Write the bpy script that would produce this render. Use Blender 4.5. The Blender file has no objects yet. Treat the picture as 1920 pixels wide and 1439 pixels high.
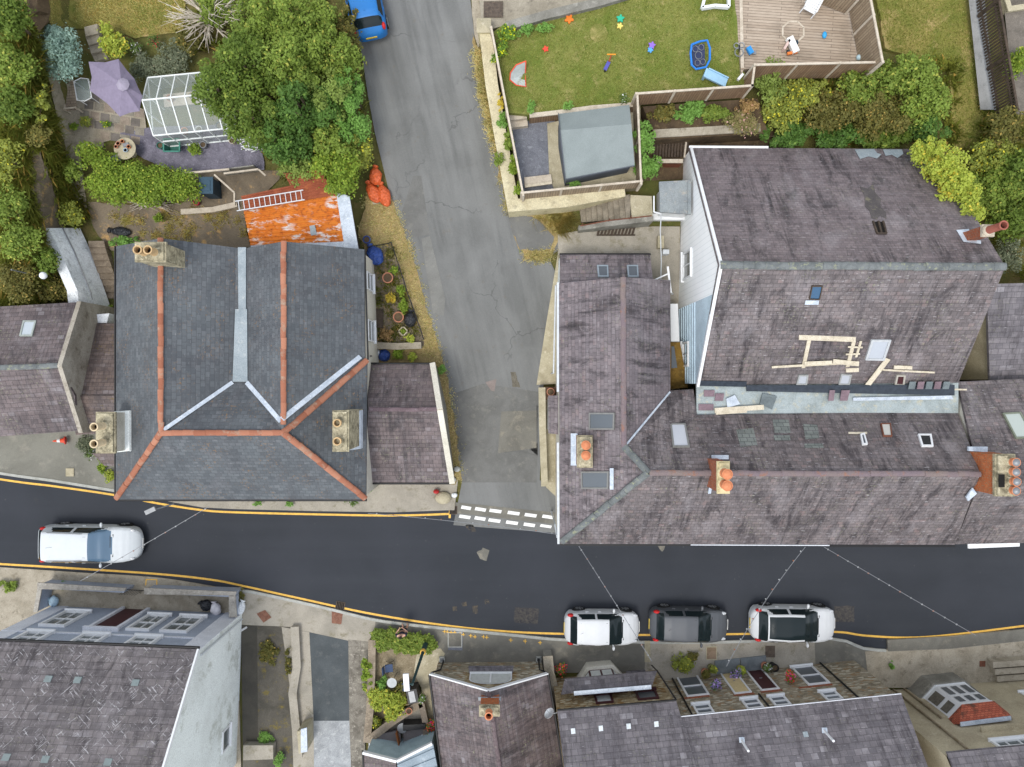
import bpy, bmesh, math, random
import numpy as np
from mathutils import Vector, Matrix, geometry
R = math.radians
# ---------------------------------------------------------------- camera, sky, sun
F, H = 1332.0, 37.0          # focal length in photo pixels, camera height over the street (m)
S = bpy.context.scene
COL = S.collection
cam = bpy.data.objects.new('camera', bpy.data.cameras.new('camera'))
COL.objects.link(cam)
cam.location = (0, 0, H)
cam.data.sensor_width = 36
cam.data.lens = F / 1920 * 36
cam.data.clip_end = 2000
S.camera = cam
SUN_EL, SUN_AZ = R(68), R(212)
w = bpy.data.worlds.new('World'); S.world = w; w.use_nodes = True
sky = w.node_tree.nodes.new('ShaderNodeTexSky'); sky.sky_type = 'NISHITA'; sky.sun_disc = False
sky.sun_elevation = SUN_EL; sky.sun_rotation = SUN_AZ
bg = w.node_tree.nodes['Background']; bg.inputs['Strength'].default_value = 0.15
hs = w.node_tree.nodes.new('ShaderNodeHueSaturation'); hs.inputs['Saturation'].default_value = .3   # thin overcast: nearly white sky
w.node_tree.links.new(sky.outputs[0], hs.inputs['Color']); w.node_tree.links.new(hs.outputs[0], bg.inputs[0])
sun = bpy.data.objects.new('sun', bpy.data.lights.new('sun', 'SUN')); COL.objects.link(sun)
sun.data.energy = 0.8; sun.data.angle = R(20); sun.data.color = (1, .95, .87)
sun.rotation_euler = Vector((-math.sin(SUN_AZ) * math.cos(SUN_EL), -math.cos(SUN_AZ) * math.cos(SUN_EL), -math.sin(SUN_EL))).to_track_quat('-Z', 'Y').to_euler()
S.view_settings.view_transform = 'Standard'; S.view_settings.look = 'None'
S.view_settings.exposure = 1.1; S.view_settings.gamma = 1
rnd = random.Random(11)
nrs = np.random.RandomState(5)

# ---------------------------------------------------------------- geometry helpers
def P(px, py, z=0.0):
    k = (H - z) / F
    return Vector(((px - 960) * k, (719.5 - py) * k, z))
def sstep(a, b, x):
    t = min(1, max(0, (x - a) / (b - a))); return t * t * (3 - 2 * t)
def T(px, py):                                   # hillside: the street is level, the ground climbs to the north
    d = 925 - 45 * sstep(300, 0, px) - py
    t = 0 if d < -40 else ((d + 40) ** 2 / 160 if d < 40 else d)
    z = 0.00385 * min(t, 1500)
    z += 2.4 * sstep(150, 60, px) * sstep(640, 480, py)
    return z
def G(px, py, dz=0.0): return P(px, py, T(px, py) + dz)

SPLIT = {'gutter', 'front_gutter', 'downpipe', 'flashing', 'valley_flashing', 'bargeboard', 'lead_patch', 'brick_lintel', 'upper_roof', 'bay_sill', 'fascia', 'edge_board', 'bracket', 'slate_patch'}
class MB:
    def __init__(s): s.v = []; s.f = []; s.m = []; s.uv = {}; s.mk = []
    def face(s, pts, m=0, uv=None):
        i = len(s.v); s.v += [tuple(p) for p in pts]
        s.f.append(tuple(range(i, i + len(pts)))); s.m.append(m)
        if uv: s.uv[len(s.f) - 1] = uv
        return s
    def prism(s, top, depth, m=0, side=None):
        """top polygon extruded straight down by depth (or to bottom z when depth is a tuple)"""
        s.mk.append((len(s.v), len(s.f)))
        top = [Vector(p) for p in top]
        n = geometry.normal(top) if len(top) > 2 else Vector((0, 0, 1))
        if n.z < 0: top.reverse()
        bot = [Vector((p.x, p.y, depth[0] if isinstance(depth, tuple) else p.z - depth)) for p in top]
        sm = m if side is None else side
        s.face(top, m); s.face(bot[::-1], sm)
        for i in range(len(top)):
            j = (i + 1) % len(top)
            s.face([top[i], bot[i], bot[j], top[j]], sm)
        return s
    def obox(s, o, a, b, c, m=0):
        o, a, b, c = Vector(o), Vector(a), Vector(b), Vector(c); s.mk.append((len(s.v), len(s.f)))
        if a.cross(b).dot(c) < 0: a, b = b, a
        p = [o, o + a, o + a + b, o + b]; q = [x + c for x in p]
        s.face(p[::-1], m); s.face(q, m)
        for i in range(4):
            j = (i + 1) % 4; s.face([p[i], p[j], q[j], q[i]], m)
        return s
    def box(s, c, d, rz=0, m=0, rx=0, ry=0):
        M = Matrix.Rotation(rz, 3, 'Z') @ Matrix.Rotation(ry, 3, 'Y') @ Matrix.Rotation(rx, 3, 'X')
        a, b, e = M @ Vector((d[0], 0, 0)), M @ Vector((0, d[1], 0)), M @ Vector((0, 0, d[2]))
        return s.obox(Vector(c) - (a + b + e) / 2, a, b, e, m)
    def bar(s, p, q, wd, ht, m=0, up=(0, 0, 1)):
        p, q = Vector(p), Vector(q); d = q - p
        u = Vector(up); sd = d.cross(u)
        if sd.length < 1e-6: sd = d.cross(Vector((1, 0, 0)))
        sd.normalize(); up2 = sd.cross(d).normalized()
        return s.obox(p - sd * wd / 2 - up2 * ht / 2, d, sd * wd, up2 * ht, m)
    def tube(s, pts, r, n=6, m=0):
        pts = [Vector(p) for p in pts]; s.mk.append((len(s.v), len(s.f)))
        rs = r if isinstance(r, (list, tuple)) else [r] * len(pts)
        rings = []
        for i, p in enumerate(pts):
            d = (pts[min(i + 1, len(pts) - 1)] - pts[max(i - 1, 0)]).normalized()
            a = d.cross(Vector((0, 0, 1)))
            if a.length < 1e-4: a = Vector((1, 0, 0))
            a.normalize(); b = a.cross(d)
            rings.append([p + (a * math.cos(2 * math.pi * k / n) + b * math.sin(2 * math.pi * k / n)) * rs[i] for k in range(n)])
        s.rings(rings, m); return s
    def rings(s, rings, m=0, cap=True):
        b = len(s.v); n = len(rings[0])
        for r in rings: s.v += [tuple(p) for p in r]
        for i in range(len(rings) - 1):
            for k in range(n):
                l = (k + 1) % n
                s.f.append((b + i * n + k, b + i * n + l, b + (i + 1) * n + l, b + (i + 1) * n + k)); s.m.append(m)
        if cap:
            s.f.append(tuple(b + k for k in range(n))[::-1]); s.m.append(m)
            e = b + (len(rings) - 1) * n
            s.f.append(tuple(e + k for k in range(n))); s.m.append(m)
    def lathe(s, c, prof, n=16, m=0, cap=True, axis=None):
        c = Vector(c); M = Matrix.Identity(3)
        if axis is not None: M = Vector((0, 0, 1)).rotation_difference(Vector(axis)).to_matrix()
        s.rings([[c + M @ Vector((r * math.cos(2 * math.pi * k / n), r * math.sin(2 * math.pi * k / n), z)) for k in range(n)] for r, z in prof], m, cap)
        return s
    def ball(s, c, r, n=10, m=0, lump=0):
        rr = r if isinstance(r, (tuple, list)) else (r, r, r)
        c = Vector(c); rings = []
        for i in range(n + 1):
            a = math.pi * i / n; q = max(.02, math.sin(a))
            rings.append([c + Vector((rr[0] * q * math.cos(2 * math.pi * k / (n + 4)), rr[1] * q * math.sin(2 * math.pi * k / (n + 4)), -rr[2] * math.cos(a))) * (1 + lump * (rnd.random() - .5)) if False else
                          c + Vector((rr[0] * q * math.cos(2 * math.pi * k / (n + 4)), rr[1] * q * math.sin(2 * math.pi * k / (n + 4)), -rr[2] * math.cos(a))) * (1 + lump * (rnd.random() - .5)) for k in range(n + 4)])
        s.rings(rings, m); return s
    def mesh(s, name, mats, off=(0, 0, 0), smooth=False):
        me = bpy.data.meshes.new(name)
        v = np.array(s.v, dtype=float).reshape(-1, 3) - np.array(off, dtype=float)
        me.from_pydata(v.tolist(), [], s.f)
        for k in (mats if isinstance(mats, (list, tuple)) else [mats]): me.materials.append(k)
        me.polygons.foreach_set('material_index', s.m)
        if smooth: me.polygons.foreach_set('use_smooth', [True] * len(s.f))
        uvl = me.uv_layers.new(name='UVMap'); buf = np.zeros((len(me.loops), 2))
        for pi, p in enumerate(me.polygons):
            if pi in s.uv:
                for k, li in enumerate(p.loop_indices): buf[li] = s.uv[pi][k]
                continue
            n = p.normal
            if abs(n.z) > .985: u, t = Vector((1, 0, 0)), Vector((0, 1, 0))
            else:
                u = Vector((0, 0, 1)).cross(n).normalized(); t = n.cross(u)
            for li in p.loop_indices:
                c = Vector(s.v[me.loops[li].vertex_index]); buf[li] = (c.dot(u), c.dot(t))
        uvl.data.foreach_set('uv', buf.ravel())
        me.update(); return me
    def build(s, name, mats, parent=None, smooth=False, bevel=0, label=None):
        if name in SPLIT and len(s.mk) > 1 and s.mk[0][1] == 0:          # every length of gutter, pipe, flashing is a part of its own
            ends = s.mk[1:] + [(len(s.v), len(s.f))]
            for (v0, f0), (v1, f1) in zip(s.mk, ends):
                m = MB(); m.v = s.v[v0:v1]; m.f = [tuple(i - v0 for i in f) for f in s.f[f0:f1]]; m.m = s.m[f0:f1]
                o = m.build(name, mats, parent, smooth, bevel, label)
            return o
        off = root_loc(parent)
        o = bpy.data.objects.new(name, s.mesh(name, mats, off, smooth)); COL.objects.link(o)
        if parent is not None: o.parent = parent
        if label: o['label'] = label
        if bevel:
            b = o.modifiers.new('bevel', 'BEVEL'); b.width = bevel; b.segments = 2; b.limit_method = 'ANGLE'
        if smooth:
            me = o.data
            try: me.set_sharp_from_angle(angle=R(48))
            except Exception: pass
        return o
def root_loc(o):
    v = Vector((0, 0, 0))
    while o is not None: v = v + o.location; o = o.parent
    return v
def tag(o, label, cat, group=None):
    o['label'] = label; o['category'] = cat
    if group: o['group'] = group
    return o
def thing(name, label, cat, loc=(0, 0, 0), group=None):
    o = bpy.data.objects.new(name, None); COL.objects.link(o); o.location = loc; o.empty_display_size = .3
    return tag(o, label, cat, group)
def struct(o): o['kind'] = 'structure'; return o
def stuff(o, label=None, cat=None):
    o['kind'] = 'stuff'
    if label: o['label'] = label; o['category'] = cat
    return o
def dup(root, loc, rz=0, label=None, scale=1):
    r = root.copy(); COL.objects.link(r); r.location = loc; r.rotation_euler = (0, 0, rz); r.scale = (scale,) * 3
    if label: r['label'] = label
    for ch in list(root.children):
        c = ch.copy(); COL.objects.link(c); c.parent = r
        for g in ch.children:
            d = g.copy(); COL.objects.link(d); d.parent = c
    return r
def dense(poly, step, jit=0, closed=True):
    out = []
    n = len(poly)
    for i in range(n if closed else n - 1):
        a, b = poly[i], poly[(i + 1) % n]
        L = math.hypot(b[0] - a[0], b[1] - a[1]); k = max(1, int(L / step))
        for j in range(k):
            t = j / k
            out.append((a[0] + (b[0] - a[0]) * t + (rnd.uniform(-jit, jit)), a[1] + (b[1] - a[1]) * t + rnd.uniform(-jit, jit)))
    if not closed: out.append(poly[-1])
    return out
def smooth_line(pts, step=14):
    """Catmull-Rom through pixel points"""
    out = []
    for i in range(len(pts) - 1):
        p0 = pts[max(0, i - 1)]; p1 = pts[i]; p2 = pts[i + 1]; p3 = pts[min(len(pts) - 1, i + 2)]
        k = max(2, int(math.hypot(p2[0] - p1[0], p2[1] - p1[1]) / step))
        for j in range(k):
            t = j / k
            out.append(tuple(.5 * ((2 * p1[a]) + (-p0[a] + p2[a]) * t + (2 * p0[a] - 5 * p1[a] + 4 * p2[a] - p3[a]) * t * t + (-p0[a] + 3 * p1[a] - 3 * p2[a] + p3[a]) * t ** 3) for a in (0, 1)))
    out.append(pts[-1]); return out
def patch(name, poly, mat, dz=.01, zf=None, step=45, jit=0, jstep=14, skirt=0):
    """a ground sheet: polygon in plan, draped on the hillside (or at zf)"""
    if jit: poly = dense(poly, jstep, jit)
    bm = bmesh.new()
    vs = [bm.verts.new((p[0], p[1], 0)) for p in poly]
    f = bm.faces.new(vs)
    bmesh.ops.triangulate(bm, faces=bm.faces[:])
    for it in range(7):
        lg = [e for e in bm.edges if e.calc_length() > step]
        if not lg: break
        bmesh.ops.subdivide_edges(bm, edges=lg, cuts=1)
        bmesh.ops.triangulate(bm, faces=[f for f in bm.faces if len(f.verts) > 3])
    for v in bm.verts:
        z = (zf(v.co.x, v.co.y) if callable(zf) else zf) if zf is not None else T(v.co.x, v.co.y) + dz
        v.co = P(v.co.x, v.co.y, z)
    bmesh.ops.recalc_face_normals(bm, faces=bm.faces[:])
    if sum(f.normal.z * f.calc_area() for f in bm.faces) < 0: bmesh.ops.reverse_faces(bm, faces=bm.faces[:])
    if skirt:
        be = [e for e in bm.edges if e.is_boundary]
        r = bmesh.ops.extrude_edge_only(bm, edges=be)
        for g in r['geom']:
            if isinstance(g, bmesh.types.BMVert): g.co.z -= skirt
    me = bpy.data.meshes.new(name); bm.to_mesh(me); bm.free(); me.materials.append(mat)
    uvl = me.uv_layers.new(name='UVMap')
    buf = np.array([me.vertices[l.vertex_index].co[:2] for l in me.loops]); uvl.data.foreach_set('uv', buf.ravel())
    o = bpy.data.objects.new(name, me); COL.objects.link(o)
    return struct(o)
def strip(line, wpx0, wpx1=None):
    """polygon around a pixel line: offset by wpx0 to one side, wpx1 to the other"""
    wpx1 = -wpx0 if wpx1 is None else wpx1
    a, b = [], []
    for i, p in enumerate(line):
        q, r = line[max(0, i - 1)], line[min(len(line) - 1, i + 1)]
        dx, dy = r[0] - q[0], r[1] - q[1]; L = math.hypot(dx, dy) or 1
        nx, ny = -dy / L, dx / L
        a.append((p[0] + nx * wpx0, p[1] + ny * wpx0)); b.append((p[0] + nx * wpx1, p[1] + ny * wpx1))
    return a + b[::-1]
class Wall:
    """a vertical wall plane seen from above: base points A, B; hit(px,py) gives (along, height)"""
    def __init__(s, A, B):
        s.A = Vector(A); s.B = Vector(B); d = s.B - s.A; d.z = 0; s.L = d.length; s.u = d.normalized()
        s.n = Vector((-s.u.y, s.u.x, 0))
        if s.n.dot(-s.A) < 0: s.n = -s.n
    def hit(s, px, py):
        C = Vector((0, 0, H)); d = P(px, py, 0) - C
        t = (s.A - C).dot(s.n) / d.dot(s.n); q = C + d * t
        return (q - s.A).dot(s.u), q.z
    def pt(s, u, z, out=0): 
        q = s.A + s.u * u + s.n * out; return Vector((q.x, q.y, z))
    def box(s, mb, u0, u1, z0, z1, o0, o1, m=0):
        mb.obox(s.pt(u0, z0, o0), s.u * (u1 - u0), s.n * (o1 - o0), Vector((0, 0, z1 - z0)), m)
# ---------------------------------------------------------------- materials
def lin(c):
    if isinstance(c, str):
        c = [int(c[i:i + 2], 16) / 255 for i in (0, 2, 4)]
        c = [x / 12.92 if x <= .04045 else ((x + .055) / 1.055) ** 2.4 for x in c]
    return (c[0], c[1], c[2], 1)
class NM:
    def __init__(s, name, rough=.8, metal=0, spec=.3):
        s.m = bpy.data.materials.new(name); s.m.use_nodes = True; s.nt = s.m.node_tree
        s.b = s.nt.nodes['Principled BSDF']; s.b.inputs['Roughness'].default_value = rough
        s.b.inputs['Metallic'].default_value = metal; s.b.inputs['Specular IOR Level'].default_value = spec
    def put(s, sock, v):
        if hasattr(v, 'is_output'): s.nt.links.new(v, sock)
        else: sock.default_value = v
    def node(s, t, ins=None, out=0, **kw):
        n = s.nt.nodes.new('ShaderNode' + t)
        for k, v in kw.items(): setattr(n, k, v)
        for k, v in (ins or {}).items(): s.put(n.inputs[k], v)
        return n.outputs[out]
    def pos(s): return s.node('NewGeometry')
    def uv(s): return s.node('TexCoord', out=2)
    def isl(s): return s.node('NewGeometry', out='Random Per Island')
    def map(s, v, sc, rot=(0, 0, 0)): return s.node('Mapping', {'Vector': v, 'Scale': sc, 'Rotation': rot})
    def noise(s, v, sc, det=5, ro=.6, dist=0): return s.node('TexNoise', {'Vector': v, 'Scale': sc, 'Detail': det, 'Roughness': ro, 'Distortion': dist})
    def rng(s, f, a, b, c=0, d=1): return s.node('MapRange', {'Value': f, 'From Min': a, 'From Max': b, 'To Min': c, 'To Max': d})
    def mix(s, f, a, b, mode='MIX'):
        n = s.nt.nodes.new('ShaderNodeMix'); n.data_type = 'RGBA'; n.blend_type = mode
        s.put(n.inputs[0], f)
        for k, v in ((6, a), (7, b)):
            s.put(n.inputs[k], v if hasattr(v, 'is_output') else lin(v))
        return n.outputs[2]
    def math(s, op, a, b=0): return s.node('Math', {0: a, 1: b}, operation=op)
    def col(s, c): s.put(s.b.inputs['Base Color'], c if hasattr(c, 'is_output') else lin(c)); return s
    def bump(s, h, st=.4, d=.02):
        s.put(s.b.inputs['Normal'], s.node('Bump', {'Height': h, 'Strength': st, 'Distance': d})); return s
def flat(name, c, rough=.6, metal=0, var=.12, sc=6, spec=.3):
    m = NM(name, rough, metal, spec); v = m.pos()
    n = m.noise(v, sc, 6, .65); c = lin(c)
    m.col(m.mix(m.rng(n, .3, .7), [x * (1 - var) for x in c[:3]], [min(1, x * (1 + var)) for x in c[:3]]))
    return m.m
def grime(name, c, c2, c3=None, sc=1.2, rough=.9, bump=.3, fine=40, amt=(.42, .62), bd=.02):
    """weathered mineral surface: base, large stains, fine grain"""
    m = NM(name, rough); v = m.pos()
    a = m.mix(m.rng(m.noise(v, sc, 8, .65, .4), *amt), c, c2)
    if c3: a = m.mix(m.rng(m.noise(v, sc * 2.7, 8, .7), .55, .68), a, c3)
    g = m.noise(v, fine, 3, .7)
    a = m.mix(.8, a, m.mix(m.rng(g, .3, .7), (.82, .82, .82), (1.42, 1.42, 1.42)), 'MULTIPLY')
    m.col(a); m.bump(g, bump, bd); return m.m
def slate(name, c1, c2, streak=.5, lich=.15, scr=.3, bw=.27, rh=.19, lichc='8A8C70', mort=.42, wear=.15, red=0, dens=1.0, slope=(5, .4, 1), row_amt=.2, scratch=0):
    m = NM(name, .62, 0, .35); v = m.uv(); c1, c2 = ([x * k_ for x, k_ in zip(lin(c)[:3], (1.12, 1.13, 1.06))] for c in (c1, c2))
    br = m.nt.nodes.new('ShaderNodeTexBrick'); br.offset = .5
    wv = m.node('VectorMath', {0: v, 1: m.node('VectorMath', {0: m.node('TexNoise', {'Vector': v, 'Scale': 1.1, 'Detail': 3}, out=1), 1: (.05, .05, 0)}, operation='MULTIPLY')}, operation='ADD')
    for k, x in (('Vector', wv), ('Color1', (0, 0, 0, 1)), ('Color2', (1, 1, 1, 1)), ('Mortar', (.5, .5, .5, 1)), ('Scale', 1.0), ('Mortar Size', .012), ('Mortar Smooth', .3), ('Bias', 0.0), ('Brick Width', bw), ('Row Height', rh)): m.put(br.inputs[k], x)
    per = br.outputs[0]
    # big soft tone, per-slate tone
    a = m.mix(m.rng(m.noise(v, .5, 6, .6, .6), .35, .65), c1, c2)
    a = m.mix(.75, a, m.mix(per, (.72, .72, .75), (1.22, 1.2, 1.2)), 'MULTIPLY')
    if red: a = m.mix(m.math('MULTIPLY', m.rng(m.noise(v, 1.6, 3), .5, .6), m.rng(per, .6, .9, 0, red)), a, '8A6A66')
    # pale worn slates, single odd ones
    pal = m.math('MULTIPLY', m.rng(per, .86, .9), m.rng(m.noise(v, .9, 4), .5, .62))
    a = m.mix(m.math('MULTIPLY', pal, wear * 3), a, '8C898D')
    # run-off streaks down the slope
    st = m.noise(m.map(v, slope), .8, 6, .65)
    msk = m.rng(m.noise(v, .42, 4, .5), .42, .62)
    a = m.mix(m.math('MULTIPLY', m.math('MULTIPLY', m.rng(st, .48, .66), msk), streak), a, '2E2A2D')
    st2 = m.noise(m.map(v, (3.4, .45, 1)), 1.3, 6, .68)
    a = m.mix(m.rng(st2, .58, .78, 0, streak * .4), a, 'A09A9E')
    bl = m.noise(m.map(v, (1.6, .55, 1)), 1.1, 7, .7, .5)              # weathered blotches, rain-washed lanes and re-laid patches
    a = m.mix(m.rng(bl, .51, .64, 0, streak * .82), a, '393436')
    bl2 = m.noise(m.map(v, (.9, .5, 1)), .8, 6, .65, .4); a = m.mix(m.rng(bl2, .54, .7, 0, .4 * streak), a, '9A9496')
    row = m.noise(m.map(v, (.35, 5.2, 1)), 1.0, 2, .5)
    a = m.mix(m.rng(row, .5, .68, 0, row_amt), a, '8B8488'); a = m.mix(m.rng(row, .5, .34, 0, row_amt), a, '4C4649')
    # lichen
    a = m.mix(m.math('MULTIPLY', m.rng(m.noise(v, 9, 6, .7), .55, .66), m.rng(m.noise(v, .8, 4), .5, .62, 0, lich * 4)), a, lichc)
    # short bright scuffs along slate edges
    sc = m.noise(m.map(v, (2.2, 26, 1)), 1.5, 3, .5)
    a = m.mix(m.math('MULTIPLY', m.rng(sc, .655, .69), scr), a, 'C6C4C6')
    if scratch:
        for an in (38, -52):
            k = m.noise(m.map(m.map(v, (1, 1, 1), (0, 0, R(an))), (1.7, 15, 1)), 1.0, 3, .55); a = m.mix(m.math('MULTIPLY', m.rng(k, .61, .66), m.rng(m.noise(v, 1.1, 4), .42, .55, 0, scratch)), a, 'B4B2B4')
    fine = m.noise(v, 55, 3, .7)
    a = m.mix(.6, a, m.mix(m.rng(fine, .3, .7), (.75, .75, .75), (1.2, 1.2, 1.2)), 'MULTIPLY')
    a = m.mix(m.math('MULTIPLY', br.outputs[1], mort), a, '1E1B1E')
    m.col(a)
    h = m.math('ADD', m.math('MULTIPLY', br.outputs[1], -.8), m.math('MULTIPLY', fine, .25))
    h = m.math('ADD', h, m.math('MULTIPLY', per, .5))
    m.bump(h, .55, .02); return m.m
def foliage(name, cols, trans=.3, gain=1.5, flowers=0):
    cols = [tuple(min(.85, x * gain * 1.12) for x in lin(c)[:3]) for c in cols]
    m = NM(name, .6, 0, .25); i = m.isl(); v = m.pos()
    a = m.mix(m.rng(i, 0, 1), cols[0], cols[1])
    a = m.mix(m.rng(m.noise(v, 1.5, 4), .42, .62), a, m.mix(i, cols[1], cols[2]))
    a = m.mix(m.rng(m.noise(v, .45, 2), .35, .65, .0, .35), a, [x * .72 for x in cols[2]])
    if flowers: a = m.mix(m.rng(i, .52, .53), cols[0], m.mix(m.rng(i, .7, .71), cols[1], m.mix(m.rng(i, .86, .87), cols[2], cols[3])))
    elif len(cols) > 3: a = m.mix(m.rng(m.node('TexWhiteNoise', {'W': i}, noise_dimensions='1D'), .93, .94), a, cols[3])
    m.col(a)
    t = m.node('BsdfTranslucent', {'Color': a}); x = m.node('MixShader', {0: trans, 1: m.b.outputs[0], 2: t})
    m.nt.links.new(x, m.nt.nodes['Material Output'].inputs[0]); return m.m
def planks(name, c1, c2, wd=.14, rot=0, rough=.85):
    m = NM(name, rough); v = m.map(m.uv(), (1, 1, 1), (0, 0, rot))
    br = m.nt.nodes.new('ShaderNodeTexBrick'); br.offset = .37
    for k, x in (('Vector', v), ('Color1', (0, 0, 0, 1)), ('Color2', (1, 1, 1, 1)), ('Mortar', (.5, .5, .5, 1)), ('Scale', 1.0), ('Mortar Size', .008), ('Brick Width', 2.4), ('Row Height', wd)): m.put(br.inputs[k], x)
    a = m.mix(br.outputs[0], c1, c2)
    g = m.noise(m.map(v, (1.5, 30, 1)), 2, 5, .6)
    a = m.mix(.8, a, m.mix(m.rng(g, .3, .7), (.65, .62, .6), (1.2, 1.2, 1.2)), 'MULTIPLY')
    a = m.mix(m.rng(m.noise(v, .8, 5), .5, .7, 0, .45), a, '6F6558')
    a = m.mix(m.math('MULTIPLY', br.outputs[1], .75), a, '2B241E'); m.col(a)
    m.bump(m.math('MULTIPLY', br.outputs[1], -1), .5, .015); return m.m
def stonework(name, c1, c2, c3, bw=.38, rh=.13, mort='8F8672'):
    m = NM(name, .9); v = m.uv()
    wv = m.node('VectorMath', {0: v, 1: m.node('VectorMath', {0: m.node('TexNoise', {'Vector': v, 'Scale': 3, 'Detail': 2}, out=1), 1: (.12, .07, 0)}, operation='MULTIPLY')}, operation='ADD')
    br = m.nt.nodes.new('ShaderNodeTexBrick'); br.offset = .42; br.squash = 1.5; br.squash_frequency = 3
    for k, x in (('Vector', wv), ('Color1', (0, 0, 0, 1)), ('Color2', (1, 1, 1, 1)), ('Mortar', (.5, .5, .5, 1)), ('Scale', 1.0), ('Mortar Size', .014), ('Mortar Smooth', .3), ('Brick Width', bw), ('Row Height', rh)): m.put(br.inputs[k], x)
    a = m.mix(br.outputs[0], c1, c2); a = m.mix(m.rng(m.noise(v, 4, 4), .52, .62), a, c3)
    a = m.mix(.7, a, m.mix(m.rng(m.noise(v, 30, 4), .3, .7), (.8, .8, .8), (1.35, 1.35, 1.35)), 'MULTIPLY')
    a = m.mix(br.outputs[1], a, mort); m.col(a); m.bump(m.math('MULTIPLY', br.outputs[1], -1), .8, .03); return m.m
def rubble(name, cols, mort, sc=4.2, st=(1.0, 2.1, 1)):
    m = NM(name, .92); v = m.map(m.uv(), st)
    wv = m.node('VectorMath', {0: v, 1: m.node('VectorMath', {0: m.node('TexNoise', {'Vector': v, 'Scale': 3, 'Detail': 3}, out=1), 1: (.16, .16, 0)}, operation='MULTIPLY')}, operation='ADD')
    vc = m.node('TexVoronoi', {'Vector': wv, 'Scale': sc}, out=1); ed = m.node('TexVoronoi', {'Vector': wv, 'Scale': sc}, feature='DISTANCE_TO_EDGE')
    q = m.node('SeparateColor', {0: vc})
    a = m.mix(q, cols[0], cols[1]); a = m.mix(m.rng(m.node('SeparateColor', {0: vc}, out=1), .72, .78), a, cols[2]); a = m.mix(m.rng(m.node('SeparateColor', {0: vc}, out=2), .8, .84), a, cols[3])
    a = m.mix(.8, a, m.mix(m.rng(m.noise(v, 16, 5, .7), .3, .7), (.6, .6, .6), (1.35, 1.35, 1.35)), 'MULTIPLY')
    a = m.mix(m.rng(ed, .02, .07, .8, 0), a, mort); m.col(a); m.bump(m.rng(ed, 0, .12), .8, .04); return m.m
def crinkle(name, c, sc=7, rough=.35):
    m = NM(name, rough, 0, .5); v = m.pos(); n = m.noise(v, sc, 5, .6, 1.2); cc = lin(c)[:3]
    w_ = m.node('TexVoronoi', {'Vector': v, 'Scale': sc * 1.1}); m.col(m.mix(m.rng(n, .35, .65), [x * .72 for x in cc], [min(1, x * 1.15) for x in cc])); m.bump(m.math('ADD', n, m.math('MULTIPLY', w_, .6)), .9, .08); return m.m
def glassy(name, c=(.03, .04, .045), rough=.06, alpha=1):
    m = NM(name, rough, 0, .7); m.col(c)
    if alpha < 1: m.b.inputs['Alpha'].default_value = alpha
    return m.m
def paint(name, c, coat=1, rough=.35, metal=0):
    m = NM(name, rough, metal, .5); v = m.pos(); cc = lin(c)[:3]
    m.col(m.mix(m.rng(m.noise(v, 3, 5), .3, .7), [x * .94 for x in cc], cc))
    m.b.inputs['Coat Weight'].default_value = coat; m.b.inputs['Coat Roughness'].default_value = .06; return m.m

PURPLE = slate('slate_purple', '726A6C', '5C5557', 1.1, .2, .85, wear=.08, red=.3)
PURPLE2 = slate('slate_purple_worn', '7C7378', '6A6267', 1.0, .2, .55, wear=.15, red=.3, bw=.3, rh=.2)
PURPLE3 = slate('slate_purple_smooth', '746A6E', '645A5E', 1.0, .1, .6, bw=.24, rh=.14, mort=.3, wear=.04)
PLAIN = slate('slate_plum_cottage', '6A5F61', '564C4E', 1.0, .25, .3, bw=.3, rh=.22, wear=.18)
SCUFF = slate('slate_scuffed', '706A6D', '5B5659', .9, .1, .5, bw=.42, rh=.3, wear=.2, scratch=.8)
GREYP = slate('slate_grey_terrace', '6E6A70', '5A565C', .7, .12, .45, bw=.32, rh=.26, wear=.35)
DARK = slate('slate_dark', '5A5F65', '4E5258', .25, .3, .3, bw=.27, rh=.19, lichc='8A6A44', wear=.03, row_amt=.04, mort=.25)
def ridge_mat(name, a, b, c):
    m = NM(name, .88); v = m.pos(); i = m.isl()
    x = m.mix(i, a, b); x = m.mix(m.rng(m.noise(v, 2.5, 6, .7), .54, .68), x, c); x = m.mix(m.rng(m.noise(v, 9, 5, .7), .6, .72, 0, .5), x, '6B5A4C')
    m.col(x); m.bump(m.noise(v, 30, 4), .3, .02); return m.m
TERRA = ridge_mat('terracotta_ridge', '8F5A45', 'AC7860', '9E8876')
RIDGEG = grime('ridge_grey', '6C7070', '585C5C', '8B8D72', 2, .85, .3)
LEAD = grime('lead', '8F999E', '7F8A90', 'A3A9A9', 1.5, .5, .1, 30)
LEADW = grime('lead_pale', 'B9C2CC', 'A3ADB8', 'D0D6DA', 3, .45, .1, 30)
def road_mat():
    m = NM('asphalt_new', .8); v = m.pos()
    a = m.mix(m.rng(m.noise(v, .22, 6, .6, .4), .38, .64), (.026, .030, .037), (.033, .037, .046))
    a = m.mix(m.rng(m.noise(m.map(v, (.05, .8, 1)), 1.0, 4, .55), .45, .66, 0, .4), a, (.039, .043, .052))
    a = m.mix(m.rng(m.noise(v, 1.6, 8, .7), .62, .74, 0, .5), a, (.05, .049, .047))
    a = m.mix(m.rng(m.noise(v, 9, 2, .5), .74, .76, 0, .6), a, (.16, .15, .13))
    g = m.noise(v, 45, 4, .8); a = m.mix(.85, a, m.mix(m.rng(g, .3, .7), (.6, .6, .6), (1.4, 1.4, 1.4)), 'MULTIPLY'); m.col(a); m.bump(g, .3, .008); return m.m
NEWROAD = road_mat()
OLDROAD = None
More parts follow.
